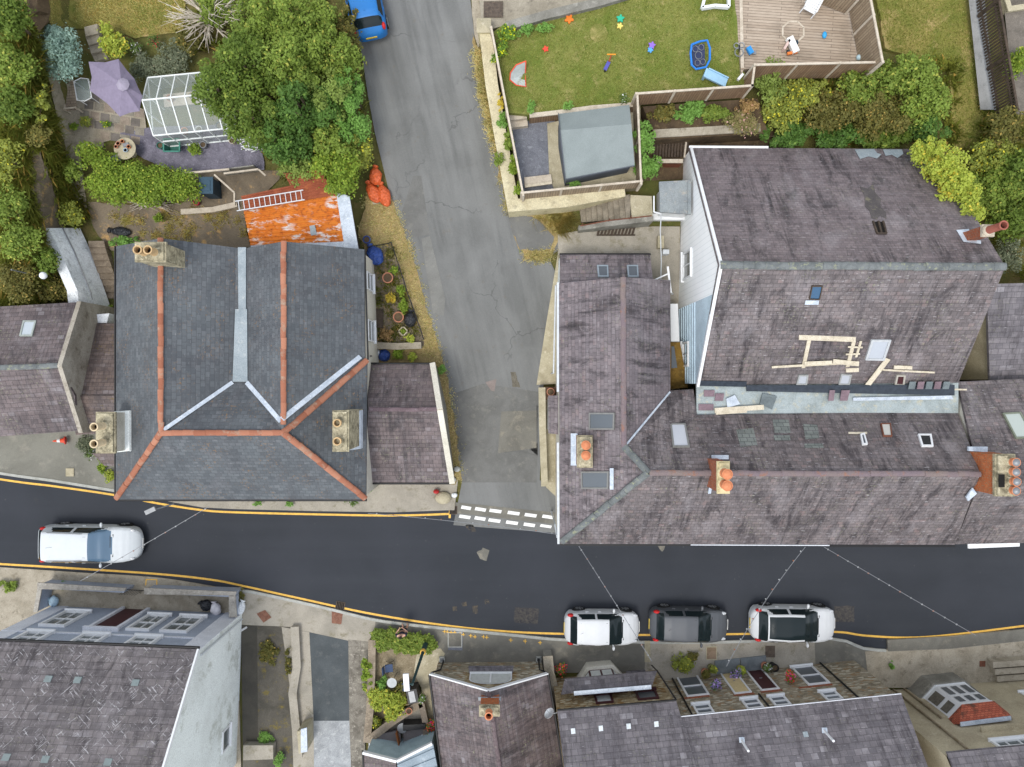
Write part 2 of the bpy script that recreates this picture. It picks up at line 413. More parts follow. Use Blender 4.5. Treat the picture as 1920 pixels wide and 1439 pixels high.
def lane_mat():
    m = NM('asphalt_old', .92); v = m.pos()
    a = m.mix(m.rng(m.noise(v, .35, 8, .6, .5), .38, .64), '777876', '6A6B69')
    lg = m.noise(m.map(m.map(v, (1, 1, 1), (0, 0, R(-13))), (1.1, .05, 1)), 1.0, 4, .55)          # tyre-polished bands along the lane
    a = m.mix(m.rng(lg, .42, .66, 0, .5), a, '868785')
    lg2 = m.noise(m.map(m.map(v, (1, 1, 1), (0, 0, R(-13))), (1.7, .07, 1)), 1.3, 5, .6)
    a = m.mix(m.rng(lg2, .52, .7, 0, .35), a, '525352')
    ck = m.node('TexVoronoi', {'Vector': m.node('VectorMath', {0: v, 1: m.node('TexNoise', {'Vector': v, 'Scale': 1.5, 'Detail': 4}, out=1)}, operation='ADD'), 'Scale': .2}, feature='DISTANCE_TO_EDGE')
    a = m.mix(m.math('MULTIPLY', m.rng(ck, .002, .006, .45, 0), m.rng(m.noise(v, .3, 3), .48, .58)), a, '424241')
    a = m.mix(m.rng(m.noise(v, 2.2, 8, .7), .6, .72, 0, .35), a, '6C5F4C')
    g = m.noise(v, 38, 4, .75)
    a = m.mix(.75, a, m.mix(m.rng(g, .3, .7), (.7, .7, .7), (1.22, 1.22, 1.22)), 'MULTIPLY'); m.col(a); m.bump(g, .3, .01); return m.m
OLDROAD = lane_mat()
PATCHT = grime('asphalt_patch', '6B6B68', '60605D', '74736D', .9, .9, .25, 50)
TARMAC = grime('pavement_tarmac', '716F67', '63615A', '827D70', .6, .92, .3, 45)
CONC = grime('pavement_concrete', '9A9488', '898479', '78725F', .7, .92, .3, 35)
CRACK = grime('cracked_concrete', '9E9686', '8A8272', '787060', 1.1, .92, .4, 25)
PALEC = grime('pale_concrete', 'A9A189', '968E76', 'B8B09A', 1.3, .9, .25, 30)
KERB = grime('kerb_stone', 'A6A7A1', '95968F', None, 2, .9, .2, 40)
YELLOW = grime('yellow_paint', 'DDB04E', 'CCA048', 'A88E58', 4, .6, .1, 50)
WHITEP = grime('white_paint', 'E2E2DE', 'CFCFCB', None, 5, .6, .1, 50)
SOIL = grime('soil', '5B4C3A', '473B2E', '6E6046', 1.5, .95, .5, 25)
YARD = grime('yard_earth', '756A5A', '635A4D', 'AA8A5C', .7, .95, .5, 20)
def grassmat(name, a, b, c, d, sc=.6):
    m = NM(name, .9); v = m.pos()
    x = m.mix(m.rng(m.noise(v, sc, 7, .65, .5), .38, .62), a, b)
    x = m.mix(m.rng(m.noise(v, sc * 1.7, 7, .7), .55, .68), x, c)
    x = m.mix(m.rng(m.noise(v, sc * 5, 6, .7), .56, .7), x, d)
    g = m.noise(v, 30, 5, .8); x = m.mix(.9, x, m.mix(m.rng(g, .3, .7), (.5, .5, .45), (1.35, 1.35, 1.3)), 'MULTIPLY')
    m.col(x); m.bump(g, .8, .05); return m.m
LAWN = grassmat('lawn', '6C7A34', '86884A', 'A39A66', '566A28', .8)
DRYLAWN = grassmat('dry_lawn', '747A38', '958A50', 'B59F70', '5C6E2C', .55)
HILL = grassmat('hill_ground', '5E6232', '6E673C', '7E6E48', '4C5A2A', .9)
VERGE = grassmat('verge_ground', 'A58F66', '8E8058', 'BBA578', '7E7F45', 1.2)
GRAVELP = grime('purple_gravel', '777480', '615F6A', '8B8893', 2, .95, .8, 22, bd=.05)
GRAVELG = grime('grey_gravel', '777A82', '6A6D75', '8C9096', 2, .95, .8, 22, bd=.05)
GRAVELL = grime('light_gravel', '9FA2A4', '8B8E90', 'B6B8B8', 1.5, .95, .8, 24, bd=.05)
GRAVELT = grime('tan_gravel', '8C8069', '776C56', '9C917B', 2, .95, .8, 22, bd=.05)
WHITEW = grime('white_render', 'D8DDDE', 'CBD0D0', None, .5, .8, .15, 25)
WHITEW2 = grime('stained_render', (.72, .76, .74), (.61, .64, .62), (.46, .48, .44), .35, .85, .25, 20, amt=(.45, .7))
WHITES = grime('white_limewash', 'E0E4E6', 'CBD0D3', 'AEB2B4', 1.2, .85, .5, 14)
CREAM = grime('cream_render', 'C9C5B8', 'B8B4A5', None, .8, .85, .2, 25)
BEIGE = grime('beige_render', 'ABA188', '9A9079', 'B5AC94', .6, .9, .2, 22)
GREYB = grime('greyblue_render', '969EAB', '8B93A0', None, .5, .8, .12, 25)
GREYBL = grime('pale_grey_trim', (.61, .63, .67), (.53, .55, .59), None, .8, .8, .12, 25)
SHEETB = grime('bluegrey_sheet', '8A98A1', '7A8891', 'A0ABB2', .8, .5, .1, 25)
YWALL = grime('yellow_render', 'BDB492', 'ACA282', '857C64', .8, .9, .3, 18)
BRICKR = stonework('red_brick', '9B4B2C', '8A4127', 'A85A38', .22, .075, '8A7462')
STONE = rubble('rubble_stone', ('7E7562', 'A89E88', '9A8060', 'C0B8A4'), 'A39A86')
STONE2 = rubble('brown_stone', ('7C6A4C', 'A89674', '86683E', 'B8AC90'), 'A08F70')
RENDERG = grime('grey_render', '86847C', '6E6C64', '9A988E', .8, .9, .4, 20)
ROUGHC = grime('pebbled_cap', 'A39B82', '6B6552', 'C2BAA0', 3, .9, .6, 15)
WOODG = planks('weathered_fence', '8E7D68', 'A09079', .12, R(90))
WOODB = planks('brown_fence', '836A53', '937A60', .12, R(90))
DECK = planks('deck_boards', 'B3A594', 'A39483', .13, R(4))
RAIL = grime('pale_timber', 'BCB2A2', 'ABA08F', None, 3, .85, .2, 30)
TIMB = grime('new_timber', 'C9C0AC', 'B7AD98', '9F957F', 3, .8, .2, 30)
DTIMB = grime('dark_timber', '4A3F35', '3A322B', '5C5045', 3, .85, .2, 30)
FELT = grime('roof_felt', '7F8786', '767E7D', None, .5, .9, .2, 50)
FELTD = grime('shed_side', '5C6168', '50555B', None, .9, .9, .3, 40)
PVC = flat('white_upvc', (.74, .755, .765), .4, 0, .04)
MAROON = flat('maroon_wood', (.06, .02, .022), .5)
BLACKP = flat('black_plastic', (.015, .016, .018), .45)
PIPEB = flat('black_pipe', (.012, .012, .013), .5)
PIPEW = flat('pale_pipe', (.55, .58, .6), .5)
ALU = flat('aluminium', (.62, .64, .65), .4, .6)
GREYM = flat('grey_metal', (.25, .26, .27), .5, .5)
DGREEN = flat('dark_green_paint', (.02, .05, .05), .5)
GLASS = glassy('window_glass', (.11, .125, .125), .15)
GLASSL = glassy('skylight_glass', (.09, .105, .12), .3)
GLASSB = glassy('blue_skylight', (.02, .08, .16), .1)
CURT = flat('window_blind', (.5, .52, .5), .7)
POTT = flat('terracotta_pot', (.45, .2, .12), .8, 0, .2)
POTO = flat('orange_pot', (.56, .21, .1), .75, 0, .2)
POTC = flat('cream_pot', (.58, .47, .3), .8, 0, .2)
POTB = flat('tan_pot', (.48, .33, .17), .8, 0, .25)
RUSTP = flat('rusty_iron', (.16, .065, .04), .85, 0, .35)

def boards_white():
    m = NM('white_weatherboard', .5); v = m.uv(); w_ = m.node('TexWave', {'Vector': v, 'Scale': 1.25, 'Distortion': 0.0}, out=1, wave_type='BANDS', bands_direction='X')
    a = m.mix(m.rng(m.noise(v, .7, 6), .4, .66), 'F9FAFA', 'F0F3F3'); a = m.mix(m.rng(w_, .0, .05, .3, 0), a, 'A9B0B2'); m.col(a); return m.m
WBOARD = boards_white()
# ---------------------------------------------------------------- ground, roads, pavements (setting)
def base_ground():
    mb = MB(); st = 40; xs = list(range(-1500, 3500, st)); ys = list(range(-1300, 2700, st))
    idx = {}
    for j, y in enumerate(ys):
        for i, x in enumerate(xs):
            idx[i, j] = len(mb.v); mb.v.append(tuple(P(x, y, T(x, y) - .07 + (0.03 * math.sin(x * .05) * math.sin(y * .043) if y < 880 else 0))))
    for j in range(len(ys) - 1):
        for i in range(len(xs) - 1):
            mb.f.append((idx[i, j], idx[i, j + 1], idx[i + 1, j + 1], idx[i + 1, j])); mb.m.append(0)
    far = mb.v[:]
    return struct(mb.build('ground', HILL, smooth=True))
base_ground()
struct(MB().face([(-900, -900, -2.5), (900, -900, -2.5), (900, 900, -2.5), (-900, 900, -2.5)]).build('far_ground', HILL))
kerbS = [(-300, 1050), (0, 1064), (150, 1074), (300, 1084), (440, 1107), (470, 1108), (600, 1136), (700, 1160), (780, 1171), (870, 1180), (960, 1189), (1060, 1198), (1250, 1203), (1400, 1201), (1560, 1196), (1620, 1214), (1662, 1218), (1664, 1199), (1780, 1193), (1920, 1178), (2300, 1130)]
kerbN = [(-300, 840), (0, 888), (100, 902), (217, 921), (300, 938), (380, 952), (440, 955), (600, 959), (740, 961), (845, 957)]
road = kerbN + [(870, 962), (1045, 985), (1100, 992), (1920, 985), (2300, 960)] + kerbS[::-1]
patch('main_road', road, NEWROAD, zf=0.0, step=120)
laneL = [(850, 985), (866, 905), (852, 810), (835, 700), (800, 610), (760, 480), (727, 350), (703, 250), (690, 180), (678, 100), (652, 0), (600, -200)]
laneR = [(868, -200), (882, 0), (892, 90), (915, 200), (945, 330), (962, 420), (985, 482), (1030, 486), (1046, 520), (1020, 700), (1012, 900), (1046, 930), (1046, 1000)]
patch('side_lane', laneL + [(480, -800), (760, -800)] + laneR, OLDROAD, dz=.006, step=35)
patch('lane_apron', [(960, 405), (1010, 392), (1050, 430), (1046, 470), (1030, 484), (985, 470)], PATCHT, dz=.014)
patch('lane_patch', [(790, 448), (806, 443), (835, 560), (832, 592), (812, 590)], grime('pale_patch', '777773', '6C6C68', '82817A', 1, .9, .25, 50), dz=.014)
patch('lane_patch', [(748, 404), (800, 398), (806, 440), (770, 447)], PATCHT, dz=.012)
patch('lane_patch', [(775, 330), (790, 330), (800, 398), (752, 402)], PATCHT, dz=.010)
patch('lane_patch', [(846, 740), (905, 720), (1010, 735), (1008, 760), (930, 775), (932, 850), (1008, 855), (1006, 905), (866, 905), (850, 800)], PATCHT, dz=.012)
patch('lane_patch', [(940, 772), (1006, 770), (1006, 840), (934, 850)], TARMAC, dz=.016)
patch('pinkish_lane_patch', [(910, 717), (931, 711), (927, 734), (921, 733)], grime('pinkish_patch', '827873', '766C67', None, 2), dz=.02)
patch('gravelly_lane_patch', [(957, 698), (967, 698), (975, 727), (962, 727)], grime('grit_patch', '5E594E', '6E6A60', '4A463E', 5, .95, .5, 20), dz=.02, jit=1, jstep=4)
mud = grime('mud_stain', '4E483F', '2C2F35', '675C4C', 2.5, .95, .2, 30)
for q in ([(872, 985), (884, 980), (892, 996), (882, 1000)], [(893, 1037), (906, 1028), (917, 1033), (913, 1052), (901, 1049)], [(1232, 1021), (1250, 1021), (1242, 1036)]):
    patch('road_stain', q, mud if q[0][0] < 890 else TARMAC, zf=.006, jit=1.2, jstep=5)
cut = grime('road_cut', '45423F', '2B2D32', '5A534A', 6, .9, .5, 20)
for q in ([(966, 1139), (1011, 1141), (1009, 1170), (964, 1168)], [(1564, 1137), (1602, 1136), (1602, 1166), (1560, 1166)]):
    patch('road_trench_patch', q, cut, zf=.005, jit=1, jstep=6)
for q in ([(848, 1138), (857, 1137), (858, 1145), (849, 1147)], [(866, 1130), (875, 1129), (875, 1136), (867, 1137)], [(886, 1136), (896, 1135), (896, 1150), (887, 1151)], [(909, 1124), (917, 1123), (918, 1132), (910, 1133)]):
    patch('small_road_patch', q, mud, zf=.005, jit=1, jstep=4)
# painted lines
def line(name, pts, wpx, mat, z=.008, zf=None):
    l = smooth_line(pts); return patch(name, strip(l, wpx), mat, zf=z, step=200)
line('yellow_line', [(-300, 850), (0, 899), (100, 912), (217, 929), (300, 945), (380, 957), (440, 961), (600, 965), (740, 967), (845, 964)], 1.9, YELLOW)
patch('yellow_line', [(842, 954), (846, 954), (845, 972), (841, 972)], YELLOW, zf=.0085)
line('yellow_line', [(-300, 1040), (0, 1058), (120, 1065), (300, 1077), (400, 1088), (460, 1100), (560, 1122), (700, 1152), (850, 1175), (960, 1185), (1060, 1189), (1200, 1191), (1400, 1189), (1560, 1185), (1620, 1192), (1700, 1196), (1780, 1191), (1920, 1174), (2300, 1125)], 1.9, YELLOW)
rows = [[(864, 948, 883, 957), (890, 951, 911, 960), (917, 954, 940, 963), (951, 958, 974, 967), (983, 962, 1006, 971), (1016, 965, 1037, 974)],
        [(860, 965, 882, 974), (889, 968, 910, 977), (915, 972, 938, 981), (948, 976, 971, 985), (981, 980, 1003, 989), (1012, 983, 1034, 991)]]
patch('junction_tarmac', [(852, 942), (1046, 962), (1046, 984), (1010, 980), (852, 962)], TARMAC, dz=.016, step=15)
for r in rows:
    for x0, y0, x1, y1 in r:
        patch('give_way_dash', [(x0 + 2, y0), (x1 + 1, y0 + 3), (x1 - 1, y1), (x0, y1 - 3)], WHITEP, dz=.024, step=15)
# south pavement
pavS = smooth_line(kerbS[1:17], 20)
def kerb_between(a, b): return [p for p in pavS if a <= p[0] <= b]
def slab(name, poly, mat, z=.1, **k): return patch(name, poly, mat, zf=z, skirt=.3, step=90, **k)
slab('pavement', kerb_between(-10, 452) + [(452, 1440), (460, 1600), (-300, 1600), (-300, 1052)], CRACK, .07)
slab('pavement', [(452, 1107)] + kerb_between(453, 702) + [(704, 1165), (700, 1205), (650, 1205), (580, 1187), (520, 1178), (452, 1172)], CONC, .09)
slab('pavement', [(702, 1161)] + kerb_between(703, 1250) + [(1250, 1262), (1030, 1262), (690, 1262)], TARMAC, .088)
slab('pavement', [(1214, 1203)] + kerb_between(1250, 1528) + [(1530, 1262), (1300, 1290), (1205, 1290)], CONC, .094)
slab('pavement', [(1527, 1199)] + kerb_between(1530, 1566) + [(1600, 1212), (1637, 1215), (1640, 1290), (1527, 1275)], TARMAC, .09)
slab('pavement', [(1622, 1222), (1664, 1219), (1668, 1200), (1780, 1194), (1920, 1180), (2300, 1132), (2300, 1290), (1630, 1290)], CRACK, .11)
def ribbon(name, pts, a, b, z, mat, depth=.14):
    l = smooth_line(pts, 20); q = strip(l, a, b); n = len(l); mb = MB()
    for i in range(n - 1):
        mb.prism([P(*q[i], z), P(*q[i + 1], z), P(*q[2 * n - 2 - i], z), P(*q[2 * n - 1 - i], z)], depth)
    return struct(mb.build(name, mat))
ribbon('kerb', kerbS[4:17], 0, 5, .112, KERB)
patch('kerb', strip([(1664, 1200), (1780, 1195), (1920, 1180), (2300, 1132)], 0, 22), TARMAC, zf=.122, skirt=.14)
# small marks on the south pavement
for q in ([(846, 1183), (868, 1184), (867, 1220), (840, 1219)],):
    patch('pavement_reinstatement', q, GRAVELG, zf=.096)
rustm = grime('rusty_cover', '7C5747', '684638', '8B6A58', 5, .8, .4, 30)
for q in ([(481, 1151), (497, 1144), (509, 1158), (494, 1168)], [(622, 1147), (643, 1149), (640, 1171), (622, 1169)]):
    patch('orange_repair_slab', q, rustm, zf=.103)
for x, y in ((833, 1181), (838, 1182), (845, 1183), (852, 1183), (862, 1186), (868, 1187), (882, 1189), (890, 1191), (906, 1191), (912, 1192), (957, 1197), (984, 1199), (1012, 1202)):
    patch('yellow_survey_mark', [(x, y), (x + 1.6, y), (x + 1.4, y + rnd.uniform(5, 9)), (x - .2, y + 6)], YELLOW, zf=.118)
    patch('yellow_survey_mark', [(x - 3, y + 2.5), (x + 4, y + 3), (x + 4, y + 4.3), (x - 3, y + 3.9)], YELLOW, zf=.1185)
for q in ([(273, 1088), (275, 1088), (274, 1098), (272, 1098)], [(293, 1088), (295, 1088), (295, 1098), (293, 1098)], [(273, 1086), (295, 1086), (295, 1088), (273, 1088)]):
    patch('yellow_survey_mark', q, YELLOW, zf=.078)
# driveways between the south houses
slab('driveway', [(580, 1186), (653, 1202), (655, 1352), (588, 1352)], TARMAC if 0 else grime('drive_tarmac', '4C5153', '43484A', '585B5B', .8, .9, .3, 45), .1)
slab('gravel_drive', [(588, 1352), (655, 1352), (664, 1600), (590, 1600)], GRAVELL, .101)
slab('cracked_yard', [(455, 1172), (548, 1176), (552, 1300), (560, 1600), (455, 1600)], grime('weedy_tarmac', '5C5850', '4B4841', '6E6230', .8, .95, .5, 25), .093)
slab('path', [(452, 1172), (482, 1175), (484, 1400), (455, 1400)], grime('dark_path', '4A4740', '3E3C37', None, .8, .95, .3, 30), .098)
slab('concrete_strip', [(528, 1176), (580, 1186), (588, 1350), (590, 1600), (556, 1600), (545, 1300)], CONC, .105)
slab('paved_strip', [(653, 1200), (702, 1205), (690, 1262), (684, 1390), (690, 1600), (664, 1600), (655, 1352)], grime('mottled_paving', '7F7A70', '5F5A52', 'A29C90', 2.2, .95, .5, 20), .102)
slab('seating_gravel', [(700, 1200), (795, 1205), (812, 1230), (800, 1262), (770, 1300), (756, 1322), (700, 1360), (692, 1290)], GRAVELT, .106)
slab('concrete_path', [(782, 1222), (826, 1216), (834, 1226), (824, 1262), (812, 1290), (816, 1380), (800, 1380), (790, 1290), (776, 1262)], PALEC, .11)
slab('sunken_yard', [(690, 1400), (750, 1340), (800, 1320), (812, 1400), (830, 1600), (690, 1600)], CONC, .1)
# north pavements
patch('pavement', [(-300, 700), (217, 700), (217, 921), (100, 902), (0, 888), (-300, 840)], grime('worn_tarmac', '7A7970', '6B6A62', '858278', .5, .92, .3, 40), zf=lambda x, y: T(x, y) + .06 if y < 860 else max(.1, T(x, y) + .06), skirt=.3, step=40)
patch('kerb', strip(smooth_line([(-300, 840), (0, 888), (100, 902), (217, 921)], 20), -2.5, 2.5), KERB, zf=.13, skirt=.13)
slab('pavement', [(217, 900), (690, 900), (860, 890), (852, 957), (845, 957), (740, 961), (600, 959), (440, 955), (380, 952), (300, 938), (217, 921)], CONC, .1)
patch('wall_foot_strip', [(866, 900), (850, 800), (835, 700), (810, 620), (790, 600), (760, 590), (690, 640), (690, 900)], VERGE, dz=.02)
# lane verges (dry grass and soil)
patch('lane_verge', [(692, 350), (712, 345), (734, 372), (762, 450), (796, 560), (811, 612), (836, 700), (854, 800), (862, 880), (850, 930), (846, 900), (838, 800), (815, 690), (780, 650), (735, 560), (688, 480), (672, 440)], VERGE, dz=.024, jit=2.5, jstep=10)
patch('lane_verge', [(884, 60), (900, 95), (935, 330), (955, 400), (1010, 390), (1062, 400), (1048, 440), (1042, 466), (1010, 470), (1038, 480), (1028, 490), (985, 486), (968, 455), (958, 420), (948, 345), (915, 225), (898, 140)], VERGE, dz=.024, jit=2.5, jstep=10)
patch('lane_apron', [(952, 402), (975, 404), (1004, 408), (1022, 424), (1038, 444), (1032, 466), (1004, 472), (975, 468), (962, 440)], PATCHT, dz=.032, jit=2, jstep=7)
patch('concrete_wedge', [(1047, 470), (1060, 440), (1046, 540), (1046, 720), (1006, 722), (1022, 620), (1032, 560)], PALEC, dz=.04)
patch('lane_edge_concrete', [(880, -60), (905, -60), (905, 60), (896, 95), (888, 60)], CRACK, dz=.02, jit=1, jstep=10)
# back gardens on the west side
patch('garden_path', [(84, 110), (104, 105), (128, 190), (150, 285), (165, 400), (140, 400), (112, 250)], PALEC if 0 else CRACK, dz=.02, jit=1.5)
patch('garden_lawn', [(85, -100), (350, -100), (345, 60), (255, 70), (215, 60), (95, 50)], DRYLAWN, dz=.02, jit=3)
patch('garden_terrace', [(120, 155), (270, 205), (275, 245), (225, 258), (150, 280), (135, 250)], CRACK, dz=.025)
patch('slate_chip_yard', [(225, 250), (275, 240), (490, 230), (495, 320), (340, 325), (270, 300), (235, 275)], GRAVELP, dz=.03, jit=1.5)
patch('back_yard', [(165, 380), (300, 385), (360, 378), (455, 385), (468, 465), (210, 470), (175, 430)], YARD, dz=.02, jit=2)
patch('shed_floor', [(345, 325), (500, 320), (540, 320), (470, 390), (345, 390)], YARD, dz=.015)
patch('front_garden', [(690, 470), (735, 455), (795, 635), (795, 650), (697, 655)], YARD, dz=.035, jit=1)
patch('soil_path', [(42, 275), (72, 270), (112, 390), (140, 440), (148, 590), (112, 590), (62, 420)], YARD, dz=.02, jit=3, jstep=12)
patch('soil_path', [(45, -60), (95, -60), (95, 40), (75, 60), (45, 20)], SOIL, dz=.02, jit=3)
# right-hand raised gardens
def zl(x, y): return 4.15 + .0022 * (200 - y)
patch('garden_lawn', [(925, 60), (945, 45), (1120, 5), (1180, -80), (1370, -80), (1390, 130), (1412, 160), (1195, 178), (1192, 198), (1120, 205), (990, 216), (952, 212)], LAWN, zf=zl, skirt=1.6, jit=.8)
patch('gravel_yard', [(950, 212), (1040, 222), (1050, 330), (1062, 352), (985, 362), (975, 350)], GRAVELG, zf=3.35, skirt=1.2)
patch('shed_base', [(1026, 232), (1200, 190), (1205, 345), (1040, 358), (1030, 330)], PALEC, zf=3.42, skirt=1.2)
patch('forecourt', [(890, -80), (1290, -80), (1180, -5), (1120, 5), (945, 48), (905, 60)], grime('pebble_forecourt', '9A9384', '867F71', '6F695E', 1, .92, .4, 30), zf=3.95, skirt=1)
patch('far_lawn', [(1630, -80), (1812, -80), (1830, 60), (1845, 190), (1838, 300), (1790, 300), (1780, 130), (1660, 90)], DRYLAWN, zf=lambda x, y: T(x, y) + .12, skirt=.6, jit=2)
patch('concrete_path', [(1808, -80), (1838, -80), (1868, 206), (1838, 206)], grime('grey_path', '8A8B8A', '7A7B7A', '666766', .8, .9, .3, 40), zf=lambda x, y: T(x, y) + .5)
patch('plot_ground', [(1872, -80), (2100, -80), (2100, 260), (1905, 215)], grime('dark_plot', '6E6860', '5B564F', '7C756B', 1.2, .95, .5, 25), zf=lambda x, y: T(x, y) + .5)
patch('passage_yard', [(1046, 440), (1090, 432), (1225, 425), (1275, 425), (1275, 740), (1255, 740), (1255, 540), (1046, 500)], CONC, zf=lambda x, y: T(x, y) + .05, skirt=.4)
patch('terrace_bed', [(1205, 200), (1420, 185), (1440, 250), (1230, 262)], SOIL, zf=3.6, skirt=1.5)
patch('back_gap', [(1190, 225), (1470, 225), (1470, 330), (1190, 340)], SOIL, dz=.06)

rg_ = [(1122 + 17 * math.cos(a * .35), 62 + 17 * math.sin(a * .35)) for a in range(18)]
patch('worn_ring', rg_, grassmat('worn_grass', '8F8A50', '7E8044', 'A89C68', '6C7434'), zf=lambda x, y: zl(x, y) + .02, jit=.8, jstep=4)

patch('wall_foot_strip', [(1022, 742), (1046, 742), (1046, 935), (1024, 914)], PALEC, dz=.05)

flag = [grime('flagstone_' + n, a, b, None, 2, .9, .3, 25) for n, a, b in (('grey', '8A857A', '767166'), ('warm', '93877A', '7E7366'), ('dark', '726C66', '625D57'))]
k = 0
for j in range(6):
    for i in range(7):
        x, y = 150 + i * 19 + (j % 2) * 8, 172 + j * 17 + i * 3; k += 1
        if 140 < x < 262 and y < 262 - (30 if x < 175 else 0): patch('flagstone', [(x + rnd.uniform(0, 1.5), y), (x + 17.5, y + 2.4 + rnd.uniform(0, 1)), (x + 17, y + 17), (x + rnd.uniform(-.5, .5), y + 15)], flag[k * 7 % 3], dz=.04)
# ---------------------------------------------------------------- houses north of the street
def roofmb(mb, pl, t=.14, m=0): return mb.prism([P(*p) for p in pl], t, m)
def ridge(mb, pts, w=.13, seg=.45, m=0, lift=.03):
    """overlapping half-round tiles along a line"""
    for a, b in zip(pts[:-1], pts[1:]):
        a, b = Vector(a), Vector(b); d = b - a; L = d.length; k = max(1, int(L / seg)); d /= L
        s = d.cross(Vector((0, 0, 1))).normalized(); u = s.cross(d)
        for i in range(k):
            p = a + d * (L * i / k); q = a + d * (L * (i + 1) / k + .03)
            r0, r1 = w * 1.06, w * .96
            off = Vector((rnd.uniform(-.014, .014), rnd.uniform(-.014, .014), lift + rnd.uniform(-.012, .014)))
            rg = []
            for c, r in ((p, r0), (q, r1)):
                rg.append([c + off + s * (r * math.cos(math.pi * j / 6)) + u * (r * .62 * math.sin(math.pi * j / 6)) for j in range(7)])
            mb.rings(rg, m)
def walls(mb, loop, zb, m=0):
    n = len(loop)
    for i in range(n):
        a, b = Vector(loop[i]), Vector(loop[(i + 1) % n])
        mb.face([a, Vector((a.x, a.y, zb)), Vector((b.x, b.y, zb)), b], m)
def lead(mb, pts, wd, lift=.03, m=0):
    for a, b in zip(pts[:-1], pts[1:]):
        a = Vector(a); b = Vector(b)
        mb.bar(a + Vector((0, 0, lift)), b + Vector((0, 0, lift)), wd, .03, m)
def pot(parent, base, h, r, mat, name='chimney_pot', cowl=False):
    mb = MB().lathe(base, [(r * 1.05, 0), (r * 1.05, .05), (r * .92, .1), (r * .85, h - .1), (r * 1.05, h - .08), (r * 1.08, h), (r * .78, h), (r * .72, h - .3)], 14)
    o = mb.build(name, mat, parent, smooth=True)
    MB().lathe(Vector(base) + Vector((0, 0, h - .28)), [(r * .73, 0), (r * .73, .01)], 12).build('flue', BLACKP, parent) if False else None
    return o
SOOT_SHADE = flat('soot_and_hole_shade', (.01, .009, .008), .95)  # soot inside flues; elsewhere the darkness of holes painted on plates
def chimney(house, c0, c1, zt, zb, mat, pots, pm, capm=None, ph=.55, pr=.15, cap=.07, oversail=.05, name='chimney', plug=0):
    """c0,c1: pixel corners of the top face at zt; the stack stands down to zb; pots = pixel positions on the top"""
    a, b = P(c0[0], c0[1], zt), P(c1[0], c1[1], zt)
    x0, x1 = sorted((a.x, b.x)); y0, y1 = sorted((a.y, b.y)); o = oversail
    mb = MB()
    mb.prism([(x0 + o, y0 + o, zt - .12), (x1 - o, y0 + o, zt - .12), (x1 - o, y1 - o, zt - .12), (x0 + o, y1 - o, zt - .12)], (zb,))
    ch = mb.build(name, mat, house)
    MB().prism([(x0, y0, zt - .1), (x1, y0, zt - .1), (x1, y1, zt - .1), (x0, y1, zt - .1)], .12).prism([(x0 + .06, y0 + .06, zt), (x1 - .06, y0 + .06, zt), (x1 - .06, y1 - .06, zt), (x0 + .06, y1 - .06, zt)], .1).build('cap', capm or ROUGHC, ch, bevel=.02)
    for px, py in pots:
        p = P(px, py, zt); pot(ch, (p.x, p.y, zt), ph, pr, pm)
        mb = MB().lathe((p.x, p.y, zt), [(pr * 1.35, -.01), (pr * 1.2, .05), (pr * 1.0, .08)], 12); mb.build('mortar_collar', capm or ROUGHC, ch)
        if plug: MB().lathe((p.x, p.y, zt + ph - .05), [(pr * .95, 0), (pr * .95, .05), (pr * .6, .12), (pr * .02, .15)], 14).build('pot_cap', pm if plug == 1 else GREYM, ch, smooth=True)
        else: MB().lathe((p.x, p.y, zt + ph - .3), [(pr * .74, 0), (pr * .74, .02)], 12).build('flue', SOOT_SHADE, ch)
    return ch
def skylight(house, q, z4, name='skylight', fm=GREYM, gm=GLASSL, fw=.07, up=.09):
    """q: four pixel corners (TL,TR,BR,BL), z4 their heights on the roof"""
    p = [P(x, y, z) for (x, y), z in zip(q, z4)]
    n = (p[1] - p[0]).cross(p[3] - p[0]).normalized(); n = n if n.z > 0 else -n
    c = sum(p, Vector()) / 4
    top = [v + n * up for v in p]
    mb = MB(); inn = []
    for i in range(4):
        d1 = (top[(i + 1) % 4] - top[i]).normalized(); d0 = (top[i - 1] - top[i]).normalized(); inn.append(top[i] + (d1 + d0) * fw)
    for i in range(4):
        j = (i + 1) % 4
        mb.face([top[i], top[j], inn[j], inn[i]]); mb.face([top[i], p[i] - n * .1, p[j] - n * .1, top[j]]); mb.face([inn[i], inn[j], inn[j] - n * .04, inn[i] - n * .04])
    f = mb.build(name, fm, house)
    MB().face([v - n * .03 for v in inn]).build('pane', gm, f)
    return f
def on_plane(a, b, c):
    """height solver for a roof plane through three world points: z at pixel"""
    n = (b - a).cross(c - a)
    def zat(px, py):
        d = P(px, py, 0) - Vector((0, 0, H)); t = (a - Vector((0, 0, H))).dot(n) / d.dot(n)
        return H + d.z * t
    return zat
def sky_on(house, plane, q, **k): return skylight(house, q, [plane(x, y) for x, y in q], **k)
def slab_on(mb, plane, q, t=.03, lift=.02, m=0):
    mb.prism([P(x, y, plane(x, y)) + Vector((0, 0, lift + t)) for x, y in q], t, m)
def gutter(mb, a, b, r=.06, m=0): mb.tube([a, b], r, 6, m)

